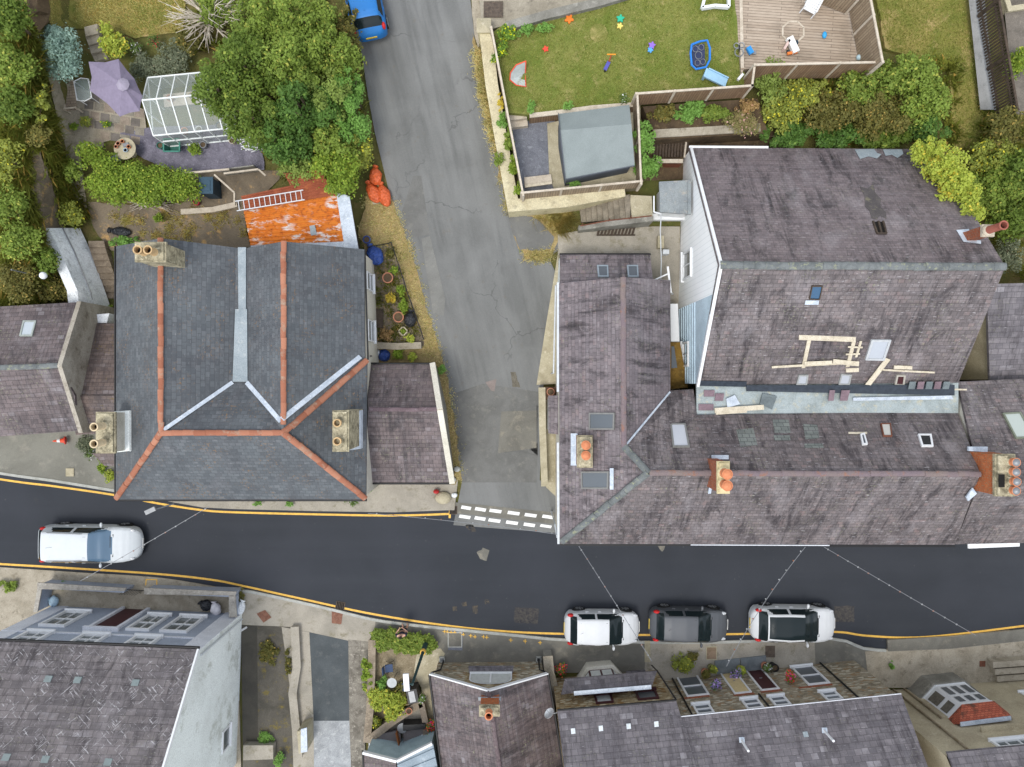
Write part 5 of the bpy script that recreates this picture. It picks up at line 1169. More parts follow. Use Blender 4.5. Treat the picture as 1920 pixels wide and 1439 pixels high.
def crown(name, blobs, n, L, mat, parent):
    """blobs: (x,y,z,r,rz); leaves on and inside the shells, facing out and up"""
    B = np.array(blobs); w_ = B[:, 3] ** 2; idx = nrs.choice(len(B), n, p=w_ / w_.sum())
    d = nrs.normal(size=(n, 3)); d /= np.linalg.norm(d, axis=1, keepdims=True); d[:, 2] = np.where(d[:, 2] < -.35, -d[:, 2], d[:, 2])
    rad = B[idx, 3] * (1 - .5 * nrs.rand(n) ** 2.2) * nrs.uniform(.92, 1.12, n)
    rad = rad * np.where(nrs.rand(n) < .14, nrs.uniform(1.05, 1.5, n), 1)
    c = B[idx, :3] + d * np.stack([rad, rad, rad * B[idx, 4]], 1)
    nn = d * .8 + nrs.normal(size=(n, 3)) * .5 + np.array([0, 0, .55])
    l = L * nrs.uniform(.5, 1.65, n); return quads(name, c, nn, l, l * nrs.uniform(.45, .7, n), mat, parent)
def bush(px, py, rx, ry, h, kind, label, group=None, name='shrub', cat=None, z0=None, dens=1, trunk=True, rough=1):
    z0 = T(px, py) if z0 is None else z0
    zm = z0 + h * .6; k = (H - zm) / F; ax, ay = rx * k * 1.1, ry * k * 1.1; c = P(px, py, zm)
    t = thing(name, label, cat or name.split('_')[-1], (c.x, c.y, z0), group)
    A = math.pi * ax * ay; nb = max(8, int(9 + A * 3.0)); rb = min(ax, ay); bl = []
    for i in range(nb):
        a = rnd.uniform(0, 2 * math.pi); q = math.sqrt(rnd.random()) * .9
        r = rb * rnd.uniform(.2, .42) * (1 if A < 3 else .85)
        x = c.x + ax * q * math.cos(a); y = c.y + ay * q * math.sin(a)
        z = z0 + h * (.3 + .62 * math.sqrt(max(.05, 1 - q * q)) * rnd.uniform(.72, 1.05)) - r * .5
        bl.append((x, y, max(z, z0 + .1), r, min(1, h / (2 * rb) + .25)))
    bl.append((c.x, c.y, z0 + h * .45, rb * .72, min(1, h * .5 / rb)))
    for i in range(3): bl.append((c.x + rnd.uniform(-.5, .5) * (ax - rb * .3), c.y + rnd.uniform(-.5, .5) * (ay - rb * .3), z0 + h * .42, rb * .6, min(1, h * .5 / rb)))
    m, L, D = FOL[kind]
    crown('crown' if h > 2.4 else 'foliage', bl, int(min(16000, max(200, A * D * dens * 2.3))), L * (.82 if A > .6 else .65), m, t)
    if trunk:
        mb = MB(); r0 = .03 + .03 * h ** .8
        mb.tube([(c.x, c.y, z0 - .1), (c.x + .05, c.y, z0 + h * .3), (c.x, c.y + .05, z0 + h * .62)], [r0, r0 * .75, r0 * .45], 6)
        for b in bl[:6 if h < 2.4 else 9]:
            s0 = Vector((c.x, c.y, z0 + h * rnd.uniform(.12, .45))); e = Vector(b[:3]); mb.tube([s0, s0.lerp(e, .55) + Vector((0, 0, .1)), e], [r0 * .5, r0 * .3, .012], 5)
        mb.build('trunk' if h > 2.4 else 'stem', BARK, t)
    return t
# --- hillside at the left edge
gH = 'wild bushes on the left hillside'
for x, y, rx, ry, hh, k, l in (
  (15, 35, 42, 48, 2.6, 'dark', 'dark green bush in the top left corner of the hillside'),
  (25, 120, 42, 42, 2.0, 'mid', 'leafy green bush left of the silver shrub'),
  (18, 200, 38, 42, 2.2, 'dark', 'dark bush on the hillside level with the purple parasol'),
  (72, 252, 26, 26, 1.2, 'olive', 'rounded olive bush beside the left garden path'),
  (12, 300, 30, 45, 1.6, 'yellowish', 'yellow-green bush above the soil path at the left edge'),
  (18, 385, 34, 42, 1.6, 'mid', 'green bush left of the upper soil path'),
  (35, 455, 40, 38, 1.7, 'mid', 'bush left of the white wall top'),
  (30, 530, 42, 42, 1.8, 'olive', 'ivy-like bush touching the roof of the parapet house'),
  (95, 540, 36, 26, 1.2, 'olive', 'low ivy bush around the white globe lamp'),
  (85, 490, 26, 28, 1.1, 'dark', 'dark low bush between globe lamp and white wall'),
  (128, 405, 30, 26, 1.2, 'yellowish', 'bright grassy bush at the top of the white wall'),
  (130, 318, 20, 28, 1.0, 'mid', 'small green bush left of the hedge'),
  (72, 190, 16, 46, .9, 'yellowish', 'yellowing fern patch left of the garden path')):
    bush(x, y, rx * .86, ry * .88, hh * .9, k, l, gH, name='bush')
# --- west garden
bush(112, 92, 42, 46, 1.7, 'silver', 'rounded silvery blue-green shrub at the top left of the garden', cat='shrub')
bush(209, 80, 23, 34, 1.4, 'lime', 'yellow-green shrub with golden leaves above the purple parasol')
bush(233, 74, 9, 10, 1.0, 'rfl', 'red flowering rose beside the yellow-green shrub', name='rose_bush', cat='rose')
bush(287, 78, 14, 12, .9, 'rfl', 'pinkish red flowering rose left of the bare dead shrub', name='rose_bush', cat='rose')
bush(252, 88, 14, 12, .8, 'wfl', 'small white flowering plant between the two roses', name='flowering_plant', cat='plant')
bush(270, 125, 32, 26, .9, 'grey', 'grey-green lavender mound behind the parasol', name='lavender_plant', cat='plant')
bush(322, 110, 30, 34, 1.0, 'grey', 'grey-green feathery mound above the greenhouse', name='lavender_plant', cat='plant')
bush(355, 75, 24, 30, 1.6, 'olive', 'olive shrub just left of the bare dead shrub')
bush(160, 228, 16, 9, .5, 'yellowish', 'potted yellow plant near the garden bench', name='potted_plant', cat='plant', trunk=False)
bush(200, 232, 12, 6, .5, 'yfl', 'yellow flowering pot plant below the parasol', name='potted_plant', cat='plant', trunk=False)
bush(137, 237, 8, 10, .5, 'bright', 'bright green pot plant left of the garden steps', name='potted_plant', cat='plant', trunk=False)
bush(364, 277, 12, 12, .6, 'bright', 'bright green bushy pot plant in front of the greenhouse', name='potted_plant', cat='plant', trunk=False)
gT = 'trees massed along the west side of the lane'
for x, y, rx, ry, hh, k, l in (
  (410, 172, 42, 46, 5.2, 'dark', 'dark leafy tree leaning over the greenhouse roof'),
  (460, 130, 62, 56, 5.4, 'dark', 'dark broad tree right below the bare dead shrub'),
  (475, 225, 52, 48, 5.0, 'dark', 'dark tree at the right end of the greenhouse'),
  (490, 45, 48, 48, 4.2, 'mid', 'green tree to the right of the bare dead shrub'),
  (565, 40, 62, 46, 4.6, 'mid', 'bushy tree at the top edge left of the blue car'),
  (545, 120, 58, 56, 5.0, 'mid', 'rounded green tree in the middle of the mass'),
  (622, 100, 46, 50, 4.2, 'mid', 'green tree right below the blue car rear'),
  (570, 200, 52, 46, 5.0, 'deep', 'deep green tree in the lower middle of the mass'),
  (530, 265, 54, 40, 4.2, 'deep', 'deep green tree above the shed roof'),
  (618, 180, 38, 46, 4.4, 'light', 'lighter green tree halfway down the lane edge'),
  (655, 165, 24, 34, 3.6, 'fern', 'pale feathery shrub hanging over the lane edge'),
  (660, 225, 30, 40, 3.6, 'fern', 'ferny green shrub overhanging the lane below the pale one'),
  (630, 268, 44, 34, 3.6, 'mid', 'green bushy tree above the bright maple'),
  (672, 285, 24, 34, 2.6, 'yellowish', 'yellowing shrub beside the lane verge'),
  (562, 318, 38, 28, 3.2, 'light', 'light green bush overlapping the dark rusty roof'),
  (628, 322, 42, 42, 3.8, 'bright', 'bright green maple above the lead flashing of the shed'),
  (400, 10, 45, 30, 2.5, 'mid', 'bush at the top edge above the bare dead shrub'),
  (650, 55, 22, 50, 3.0, 'olive', 'olive shrub squeezed against the left side of the blue car')):
    bush(x, y, rx, ry, hh, k, l, gT, name='tree' if hh > 3.4 else 'shrub')
# bare dead shrub
t = thing('dead_shrub', 'bare dead shrub with pale radiating branches', 'shrub', G(415, 60)); mb = MB(); b0 = G(415, 60)
for i in range(64):
    a = rnd.uniform(0, 2 * math.pi); L = rnd.uniform(.9, 1.95); e = rnd.uniform(.15, .95); d = Vector((math.cos(a) * math.cos(e), math.sin(a) * math.cos(e), math.sin(e)))
    p = [b0 + Vector((0, 0, .5 * rnd.random()))]
    for j in range(3): p.append(p[-1] + (d + Vector((rnd.uniform(-.25, .25), rnd.uniform(-.25, .25), .12))) * L / 3)
    p = [q + Vector((0, 0, .9)) for q in p]; mb.tube(p, [.034, .028, .02, .011], 4)
    for j in range(3):
        s0 = p[rnd.choice((1, 2))]; q = s0 + (d + Vector((rnd.uniform(-.8, .8), rnd.uniform(-.8, .8), rnd.uniform(-.1, .5)))) * L * .33; mb.tube([s0, q], [.014, .006], 4)
mb.build('branches', GREYBARK, t); MB().tube([b0, b0 + Vector((0, 0, 1.2))], [.09, .06], 7).build('trunk', GREYBARK, t)
# --- east side bushes
gE = 'bushes between the deck and the tall house'
for x, y, rx, ry, hh, k, l, *zz in (
  (1448, 150, 30, 42, 2.0, 'light', 'light feathery shrub at the left corner of the deck fence'),
  (1465, 205, 32, 34, 2.0, 'yellowish', 'yellow-leaved shrub below the feathery shrub'),
  (1512, 172, 46, 30, 2.2, 'yellowish', 'yellow-flecked shrub under the middle of the deck fence'),
  (1560, 205, 50, 36, 2.4, 'olive', 'olive shrub left of the big clipped bush'),
  (1620, 165, 50, 38, 2.6, 'mid', 'green bush below the right end of the deck fence'),
  (1700, 140, 56, 36, 2.8, 'mid', 'dense green bush at the far right of the deck fence'),
  (1735, 190, 44, 44, 2.8, 'mid', 'green bush beside the strip of dry lawn'),
  (1650, 215, 60, 38, 2.6, 'olive', 'reddish olive bush in the middle of the mass'),
  (1740, 242, 38, 26, 2.2, 'deep', 'green bush above the yellow-green ivy'),
  (1480, 252, 50, 22, 1.6, 'deep', 'dark bush by the left end of the eaves of the tall house'),
  (1570, 256, 54, 22, 1.6, 'deep', 'dark bush in the middle along the rear eaves of the tall house'),
  (1660, 260, 54, 20, 1.5, 'dark', 'dark bush at the right along the rear eaves of the tall house')):
    bush(x, y, rx, ry, hh, k, l, gE, name='shrub')
for x, y, rx, ry, k, l in ((1742, 283, 34, 22, 'lime', 'topmost clump of yellow-green ivy on the gable of the tall house'), (1774, 318, 36, 36, 'lime', 'second clump of yellow-green ivy down the gable'), (1800, 362, 30, 36, 'lime', 'third clump of yellow-green ivy down the gable'), (1823, 400, 22, 24, 'lime', 'lowest clump of yellow-green ivy by the leaning brick chimney'), (1752, 318, 12, 22, 'gold', 'upper golden ivy strip along the roof edge'), (1775, 358, 13, 24, 'gold', 'lower golden ivy strip along the roof edge')):
    bush(x, y, rx, ry, 2.2 if k == 'lime' else 1.7, k, l, 'ivy on the gable edge', name='ivy_clump', cat='ivy', z0=4.0 + (y - 280) * .012, trunk=False)
gR = 'trees at the right edge beside the dry lawn'
for x, y, rx, ry, hh, k, l in ((1890, 245, 46, 36, 3.2, 'olive', 'olive tree below the end of the slatted fence'), (1858, 285, 34, 34, 2.8, 'yellowish', 'yellowish tree right of the dry grass strip'), (1905, 320, 44, 46, 3.4, 'dark', 'dark green tree at the right edge'), (1868, 358, 38, 44, 3.0, 'mid', 'green tree right of the ivy'), (1905, 415, 42, 44, 3.0, 'dark', 'dark tree right of the leaning chimney'), (1893, 480, 24, 32, 2.0, 'grey', 'grey-green bush by the right end of the tall ridge')):
    bush(x, y, rx, ry, hh, k, l, gR, name='tree' if hh >= 2.8 else 'bush')
bush(1909, 118, 22, 23, 1.3, 'bright', 'bright green round bush on the dark plot behind the slatted fence', z0=T(1909, 118) + .5)
# terrace bed, yellow wall plants
gP = 'plants in the terrace bed south of the lawn fence'
for x, y, rx, ry, k, l in ((1245, 212, 32, 16, 'olive', 'low plants at the left end of the terrace bed'), (1295, 208, 30, 18, 'fern', 'fresh green plants in the middle of the terrace bed'), (1340, 212, 28, 18, 'mid', 'green clump right of the middle in the terrace bed'), (1392, 232, 30, 26, 'pink', 'pinkish seedhead clump at the right end of the terrace bed'), (1400, 200, 26, 14, 'dry', 'dry brown clump at the top right of the terrace bed')):
    bush(x, y, rx, ry, .7, k, l, gP, name='garden_plant', cat='plant', z0=3.6, trunk=False)
bush(1208, 262, 18, 34, 1.3, 'fern', 'tall green plant growing over the shed-side fence', z0=3.6); bush(1214, 312, 26, 22, 1.2, 'fern', 'spreading green plant at the foot of the shed-side fence', z0=2.9)
gY = 'plants along the inside of the yellow wall'
for x, y, rx, ry, k, l in ((952, 60, 20, 14, 'yfl', 'yellow flowering plant at the top corner of the lawn'), (941, 90, 12, 20, 'yfl', 'yellow flowering plant by the upper wall pier'), (929, 110, 8, 14, 'yfl', 'yellow flowers poking out between rail and wall'), (985, 55, 22, 10, 'fern', 'low green plant along the top edge of the lawn'), (1020, 52, 20, 8, 'fern', 'second low green plant along the top edge of the lawn'), (938, 190, 6, 18, 'gold', 'golden plant between rail and yellow wall'), (942, 225, 10, 24, 'fern', 'green climber at the mid yellow wall'), (953, 268, 10, 28, 'mid', 'green plant behind the yellow wall beside the gravel'), (963, 315, 9, 26, 'bright', 'bright plant behind the lower yellow wall'), (972, 352, 8, 16, 'bright', 'bright plant in the corner of the yellow wall'), (935, 300, 9, 16, 'mid', 'weed growing on the lane side of the yellow wall'), (1078, 342, 14, 8, 'fern', 'small green plant at the foot of the shed'), (996, 198, 8, 16, 'fern', 'tuft of iris leaves at the head of the garden steps'), (1065, 198, 10, 8, 'fern', 'small green clump by the lawn edge above the shed'), (1170, 185, 12, 8, 'wfl', 'white daisies at the lawn corner by the shed')):
    bush(x, y, rx, ry, .7, k, l, gY if x < 980 else None, name='garden_plant', cat='plant', z0=4.4 if y < 130 else 4.15 if y < 212 else 3.5, trunk=False)
# --- plants near the street
gS = 'weeds and small plants in the street front gardens'
for x, y, rx, ry, k, l, *hh in ((157, 832, 16, 16, 'grey', 'grey-green plant beside the traffic cone'), (168, 852, 9, 12, 'wfl', 'white flowering plant left of the pale chimney stack'), (192, 872, 10, 16, 'bright', 'green plant right under the pale chimney stack'), (204, 893, 11, 12, 'lime', 'spiky yellow-green plant at the corner of the slate house'), (232, 455, 28, 12, 'fern', 'ivy patch behind the north-west chimney'), (732, 560, 11, 11, 'gold', 'golden yellow round plant between the two terracotta pots'), (752, 545, 9, 12, 'bright', 'green weeds right of the golden plant'), (756, 575, 11, 14, 'bright', 'green weeds below the golden plant'), (738, 508, 10, 8, 'bright', 'green weeds above the upper terracotta pot'), (730, 478, 8, 8, 'olive', 'weeds next to the blue tarpaulin bundle'), (768, 635, 10, 8, 'lime', 'yellow-green weeds at the bottom of the front garden'), (720, 628, 18, 12, 'dry', 'dry brown weeds by the dark board'), (660, 941, 14, 8, 'wfl', 'white flowering plant at the foot of the slate house'), (693, 915, 8, 8, 'fern', 'green weeds in front of the purple annex'), (483, 944, 10, 5, 'fern', 'weed on the pavement under the slate house gutter'), (541, 946, 9, 5, 'fern', 'second weed on the pavement under the slate house gutter'), (745, 664, 12, 10, 'bright', 'plants in the light well above the annex'), (772, 670, 12, 8, 'lime', 'yellow-green plants at the right of the light well'), (828, 693, 8, 9, 'fern', 'green weed on the verge by the annex coping'), (298, 410, 10, 9, 'bright', 'single green weed in the earth yard'), (200, 585, 10, 14, 'bright', 'green plant at the bottom end of the white wall'), (120, 1098, 5, 10, 'fern', 'weed at the left end of the yard wall'), (15, 1100, 22, 10, 'mid', 'green bush on the verge left of the grey-blue house'), (452, 1118, 6, 14, 'olive', 'ivy tuft on the corner of the yard wall'), (1285, 1245, 22, 16, 'yellowish', 'sprawling yellow-green weeds by the stone cottages'), (1300, 1232, 12, 8, 'olive', 'small weeds on the pavement by the grey car'), (1672, 1248, 4, 12, 'fern', 'weeds growing in the pavement crack')):
    bush(x, y, rx, ry, .5, k, l, gS, name='small_plant', cat='plant', trunk=False)
def clipped(name, label, poly, z0, h, kind, nb, r0, n, cat='hedge', group=None):
    cen = inpoly(poly, nb); x, y = poly[0]; t = thing(name, label, cat, P(x, y, z0), group); bl = []
    for x, y in cen:
        p = P(x, y, z0 + h - r0 * rnd.uniform(.7, 1.1)); bl.append((p.x, p.y, p.z, r0 * rnd.uniform(.7, 1.2), 1))
    m, L, D = FOL[kind]; crown('foliage', bl, n, L * .75, m, t); mb = MB()
    for b in bl[::4]: mb.tube([(b[0], b[1], z0), (b[0], b[1], b[2])], [.03, .012], 4)
    mb.build('stems', BARK, t); return t
bush(688, 1262, 11, 34, .8, 'bright', 'bright green narrow bush outside the seating garden wall', z0=.1)
bush(710, 1312, 20, 24, .9, 'lime', 'pale variegated bush in the seating garden', z0=.1); bush(739, 1328, 23, 26, 1.0, 'lime', 'yellow-green round bush in the lower seating garden', z0=.1)
bush(715, 1283, 11, 16, .6, 'fern', 'green shrub above the pale variegated bush', z0=.1); bush(752, 1300, 18, 18, .6, 'olive', 'dull green bush next to the covered barbecue', z0=.1); bush(703, 1356, 12, 16, .6, 'yellowish', 'yellow-green shrub in the pointed corner of the seating garden', z0=.1)
bush(502, 1225, 16, 24, .25, 'olive', 'patch of weeds on the tarmac yard beside the white gable', name='weed_patch', cat='weeds', z0=.1, trunk=False); bush(540, 1240, 6, 30, .25, 'olive', 'strip of weeds along the concrete strip', name='weed_patch', cat='weeds', z0=.1, trunk=False); bush(498, 1385, 14, 12, .25, 'fern', 'green weeds at the bottom of the tarmac yard', name='weed_patch', cat='weeds', z0=.1, trunk=False); bush(522, 1425, 10, 14, .5, 'fern', 'bush by the concrete steps at the bottom of the tarmac yard', z0=.1)
# --- grass (stuff)
def inpoly(poly, n):
    xs = [p[0] for p in poly]; ys = [p[1] for p in poly]; out = []
    pl = np.array(poly, float); x0, x1, y0, y1 = min(xs), max(xs), min(ys), max(ys)
    while sum(map(len, out)) < n:
        q = np.stack([nrs.uniform(x0, x1, n), nrs.uniform(y0, y1, n)], 1); ins = np.zeros(len(q), bool); j = len(pl) - 1
        for i in range(len(pl)):
            c = ((pl[i, 1] > q[:, 1]) != (pl[j, 1] > q[:, 1])) & (q[:, 0] < (pl[j, 0] - pl[i, 0]) * (q[:, 1] - pl[i, 1]) / (pl[j, 1] - pl[i, 1] + 1e-9) + pl[i, 0]); ins ^= c; j = i
        out.append(q[ins])
    return np.concatenate(out)[:n]
def grass(name, poly, n, h, wd, mat, zf, lean=.6, flow=None, label='grass', clump=0, rise=.8):
    q = inpoly(poly, n)
    if clump:
        cen = inpoly(poly, clump); k = nrs.randint(0, clump, n); q = cen[k] + nrs.normal(size=(n, 2)) * 5; ang = nrs.uniform(0, 6.28, n)
    z = np.array([zf(x, y) for x, y in q]); k_ = (H - z) / F; b = np.stack([(q[:, 0] - 960) * k_, (719.5 - q[:, 1]) * k_, z - .01], 1)
    a = nrs.uniform(0, 6.28, n); hh = h * nrs.uniform(.5, 1.3, n)
    d = np.stack([np.cos(a), np.sin(a), np.zeros(n)], 1) * (lean * hh * nrs.uniform(.3, 1.3, n))[:, None]
    if flow: d += np.array([flow[0], flow[1], 0]) * hh[:, None]
    s = np.stack([-np.sin(a), np.cos(a), np.zeros(n)], 1) * wd / 2
    up = np.array([0, 0, 1.0])
    v = np.empty((n, 4, 3)); v[:, 0] = b - s; v[:, 1] = b + s; mid = b + d * .45 + up * (hh * rise * .9)[:, None]; v[:, 2] = b + d + up * (hh * rise)[:, None]; v[:, 3] = mid - s * .8
    me = bpy.data.meshes.new(name); me.vertices.add(n * 4); me.vertices.foreach_set('co', v.astype(np.float32).ravel())
    me.loops.add(n * 4); me.loops.foreach_set('vertex_index', np.arange(n * 4, dtype=np.int32)); me.polygons.add(n)
    me.polygons.foreach_set('loop_start', np.arange(0, n * 4, 4, dtype=np.int32)); me.polygons.foreach_set('loop_total', np.full(n, 4, dtype=np.int32)); me.update(calc_edges=True); me.materials.append(mat)
    o = bpy.data.objects.new(name, me); COL.objects.link(o); return stuff(o, label, 'grass')
clipped('hedge', 'clipped ivy hedge behind the standing person, along the front of the seating garden', [(700, 1186), (722, 1181), (760, 1186), (800, 1194), (815, 1201), (817, 1214), (806, 1222), (770, 1224), (720, 1216), (702, 1222)], .1, .5, 'mid', 150, .17, 9500)
clipped('hedge', 'bright yellow-green garden hedge running from the chip yard to the dark blue bin', [(148, 280), (175, 268), (212, 300), (222, 312), (260, 316), (330, 326), (366, 330), (376, 348), (366, 378), (330, 384), (262, 384), (200, 378), (165, 350)], T(250, 345), 1.35, 'bright', 120, .36, 15000)
GL = foliage('grass_lawn', ('757B38', '878748', '62702E', 'A59C68'), .3, 1.6); GD = foliage('grass_dry', ('AF9A62', 'C4B07A', '8E8448', '9A8454'), .3, 1.7); GW = foliage('grass_wild', ('66702E', '807E38', '525E26', 'A68A48'), .3, 1.6); GV = foliage('grass_verge', ('B09A6C', 'C6B080', '8C8052', '76803C'), .3, 1.7)
grass('lawn_grass', [(930, 62), (945, 48), (1120, 8), (1180, -10), (1370, -10), (1388, 130), (1405, 158), (1195, 176), (1190, 196), (1120, 203), (990, 212), (955, 210)], 26000, .07, .025, GL, zl, label='short patchy lawn grass in the fenced garden')
grass('dry_lawn_grass', [(1640, 0), (1808, 0), (1842, 190), (1835, 300), (1795, 290), (1785, 130), (1665, 90)], 7000, .09, .03, GL, lambda x, y: T(x, y) + .12, label='dry yellow lawn grass beside the grey path')
grass('garden_grass', [(95, -5), (350, -5), (345, 58), (255, 68), (215, 58), (95, 48)], 7000, .1, .03, GD, lambda x, y: T(x, y) + .02, label='dry lawn grass at the top of the west garden')
grass('hillside_grass', [(0, 0), (45, 40), (78, 110), (98, 200), (122, 290), (160, 400), (138, 425), (112, 380), (80, 270), (45, 270), (70, 420), (112, 565), (0, 570)], 20000, .5, .03, GW, T, 1.0, (.35, -.25), 'long wild grass on the left hillside', 420, .4)
grass('verge_grass', [(692, 350), (708, 350), (742, 375), (768, 450), (798, 560), (812, 612), (838, 700), (856, 800), (864, 880), (850, 920), (840, 810), (818, 695), (785, 650), (795, 630), (735, 470), (688, 470), (672, 440)], 6500, .13, .025, GV, lambda x, y: T(x, y) + .02, .9, None, 'dry straw grass on the left lane verge', 300, .45)
grass('verge_grass', [(888, 100), (902, 95), (937, 330), (956, 400), (950, 396), (942, 345), (912, 225)], 3600, .18, .025, GV, lambda x, y: T(x, y) + .02, .9, None, 'dry straw grass along the foot of the yellow wall', 200, .45)
grass('straw_clump', [(992, 400), (1064, 397), (1066, 412), (1050, 440), (1038, 424), (1020, 408)], 1300, .4, .018, GD, lambda x, y: T(x, y) + .02, 1.3, (.5, -.3), 'long golden straw grass at the corner of the yellow wall', 60, .22)
grass('yard_weeds', [(175, 385), (455, 390), (462, 460), (330, 460), (215, 440)], 2500, .15, .02, GD, lambda x, y: T(x, y) + .02, 1, None, 'dry weeds in the earth yard behind the slate house', 30)
grass('garden_weeds', [(695, 475), (733, 460), (790, 630), (790, 648), (700, 650)], 3500, .14, .025, GW, lambda x, y: T(x, y) + .03, 1, None, 'green weeds in the fenced front garden', 60)
grass('ground_weeds', [(700, 0), (655, 60), (680, 200), (700, 340), (560, 345), (480, 260), (350, 60), (350, 0), (640, 0)], 5000, .4, .04, GW, T, .9, None, 'rough undergrowth below the lane trees', 150)
grass('ground_weeds', [(1440, 130), (1650, 130), (1790, 110), (1790, 275), (1440, 275)], 4000, .4, .04, GW, lambda x, y: T(x, y) + .05, .9, None, 'rough undergrowth behind the tall house', 150)
grass('ground_weeds', [(1800, 270), (1840, 210), (1920, 210), (1920, 520), (1880, 490), (1850, 420)], 3500, .4, .04, GW, T, .9, None, 'rough undergrowth at the right edge', 120)
grass('verge_grass', [(978, 472), (1004, 474), (1034, 470), (1040, 480), (1028, 489), (985, 487)], 900, .18, .025, GV, lambda x, y: T(x, y) + .02, .9, None, 'thin line of dry grass along the lower edge of the small apron', 60, .45)
# ---------------------------------------------------------------- vehicles
TYRE = flat('tyre', (.018, .018, .018), .9); RIM = flat('alloy_rim', (.45, .46, .47), .35, .7); CGLASS = glassy('car_glass', (.010, .017, .019), .12); CGLASS.node_tree.nodes['Principled BSDF'].inputs['Specular IOR Level'].default_value = .3
LRED = flat('red_lens', (.5, .02, .02), .25); LCLEAR = glassy('clear_lens', (.5, .52, .54), .1); PLY = flat('yellow_plate', (.6, .42, .03), .5); PLW = flat('white_plate', (.7, .7, .68), .5)
def interp(x, tab):
    for (a, *u), (b, *v) in zip(tab[:-1], tab[1:]):
        if x <= b:
            t = (x - a) / (b - a); t = t * t * (3 - 2 * t) * .5 + t * .5
            return [p + (q - p) * t for p, q in zip(u, v)]
    return list(tab[-1][1:])
def car(name, label, L, Wd, Ht, pm, loc, ang, style='hatch', roofglass=False, glass=None, rails=False, dark_below=False, group=None):
    """x runs from rear (-L/2) to front (L/2); one lofted shell, its faces shared out among body, glass and roof"""
    t = thing(name, label, 'car' if name != 'parked_car' else 'car', (0, 0, 0), group)
    w = Wd / 2
    # s from rear: half width, top height, belt height, roof half width
    tail = {'hatch': [(0, .50, .48, .40, .42), (.012, .68, .54, .45, .56), (.035, .83, .62, .52, .66), (.07, .93, .70, .60, .71), (.16, .985, .945, .63, .68), (.24, 1, .98, .625, .70)],
            'suv': [(0, .58, .52, .42, .48), (.01, .74, .58, .48, .62), (.03, .88, .68, .55, .72), (.06, .955, .78, .60, .75), (.115, .985, .955, .62, .73), (.2, 1, .985, .62, .75)]}[style]
    nose = [(.42, 1, 1, .61, .73), (.56, 1, .975, .60, .70), (.66, 1, .83, .59, .75), (.765, .99, .67, .58, .79), (.84, .965, .62, .54, .77), (.90, .915, .56, .49, .71), (.94, .84, .50, .43, .63), (.97, .72, .44, .38, .53), (.988, .57, .38, .33, .41), (1, .38, .33, .28, .28)]
    R_ = [(s, a * w, b * Ht, c * Ht, d * w) for s, a, b, c, d in tail + nose]
    NS, NT = 72, 26
    half = [(0.0, .90, .16), (.14, .985, .22), (.34, 1.0, .36), (.52, .985, None)]
    def ring(s):
        hw, top, belt, rw = interp(s, R_); x = (s - .5) * L; zb = .2 if .06 < s < .94 else .2 + .16 * (1 - min(s, 1 - s) / .06)
        out = []
        for i in range(NT + 1):
            q = i / NT
            if q < .42:
                a = q / .42; z = zb + (belt - zb) * a; y = hw * (.93 + .07 * math.sin(math.pi * min(1, a * .62 + .12)))
                y *= 1 - .02 * a
            elif q < .74:
                a = (q - .42) / .32; y0 = hw * .965; y = y0 + (rw - y0) * a; z = belt + (top - .05 - belt) * (a ** .92)
                if top - belt < .25: z = belt + (top - .03 - belt) * math.sin(a * math.pi / 2)
            else:
                a = (q - .74) / .26; y = rw * (1 - a); z = top - .05 + .05 * math.sin(min(1, a * 1.25) * math.pi / 2)
                if top - belt < .25: z = top - .03 + .03 * math.sin(min(1, a * 1.25) * math.pi / 2)
            out.append((x, y, z))
        return out
    rg = [ring(i / NS) for i in range(NS + 1)]
    parts = {k: MB() for k in ('body', 'windscreen', 'rear_window', 'side_window_r', 'side_window_l', 'roof_glass')}
    fw0, fw1 = .57, .765; rw0, rw1 = (.075, .155) if style == 'hatch' else (.045, .1)
    for sd in (1, -1):
        for i in range(NS):
            s = (i + .5) / NS
            for j in range(NT):
                q = (j + .5) / NT
                k = 'body'
                if fw0 < s < fw1 - .05 * ((q - 1) / .4) ** 2 and q > .58 + .12 * max(0, (fw0 + .07 - s) / .07): k = 'windscreen'
                elif rw0 < s < rw1 and q > .58: k = 'rear_window'
                elif .46 < q < .68 and (.16 + (.68 - q) * .0 + (q - .46) * .25) < s < (.715 - (q - .46) * .62) and not (.395 < s < .415): k = 'side_window_' + ('l' if sd > 0 else 'r')
                elif roofglass and .165 < s < fw0 + .01 and q > .765: k = 'roof_glass'
                a, b, c, d = rg[i][j], rg[i + 1][j], rg[i + 1][j + 1], rg[i][j + 1]
                f = [(p[0], p[1] * sd, p[2]) for p in (a, b, c, d)]
                parts[k].face(f if sd < 0 else f[::-1])
    for i, e in ((0, 1), (NS, -1)):
        lp = [(p[0], p[1], p[2]) for p in rg[i]] + [(p[0], -p[1], p[2]) for p in rg[i][::-1][1:]]
        parts['body'].face(lp[::e])
    def weld(o):
        bm = bmesh.new(); bm.from_mesh(o.data); bmesh.ops.remove_doubles(bm, verts=bm.verts, dist=.0005); bmesh.ops.recalc_face_normals(bm, faces=bm.faces[:]) if o.name.startswith('body') else None; bm.to_mesh(o.data); bm.free(); return o
    body = weld(parts['body'].build('body', pm, t, smooth=True))
    for k, nm in (('windscreen', 'windscreen'), ('rear_window', 'rear_window'), ('side_window_l', 'side_window'), ('side_window_r', 'side_window'), ('roof_glass', 'glass_roof')):
        if parts[k].f: weld(parts[k].build(nm, (glass or CGLASS) if nm == 'windscreen' else CGLASS, t, smooth=True))
    MB().box((0, 0, .3), (L * .86, Wd * .8, .2)).build('underbody', TYRE, t)
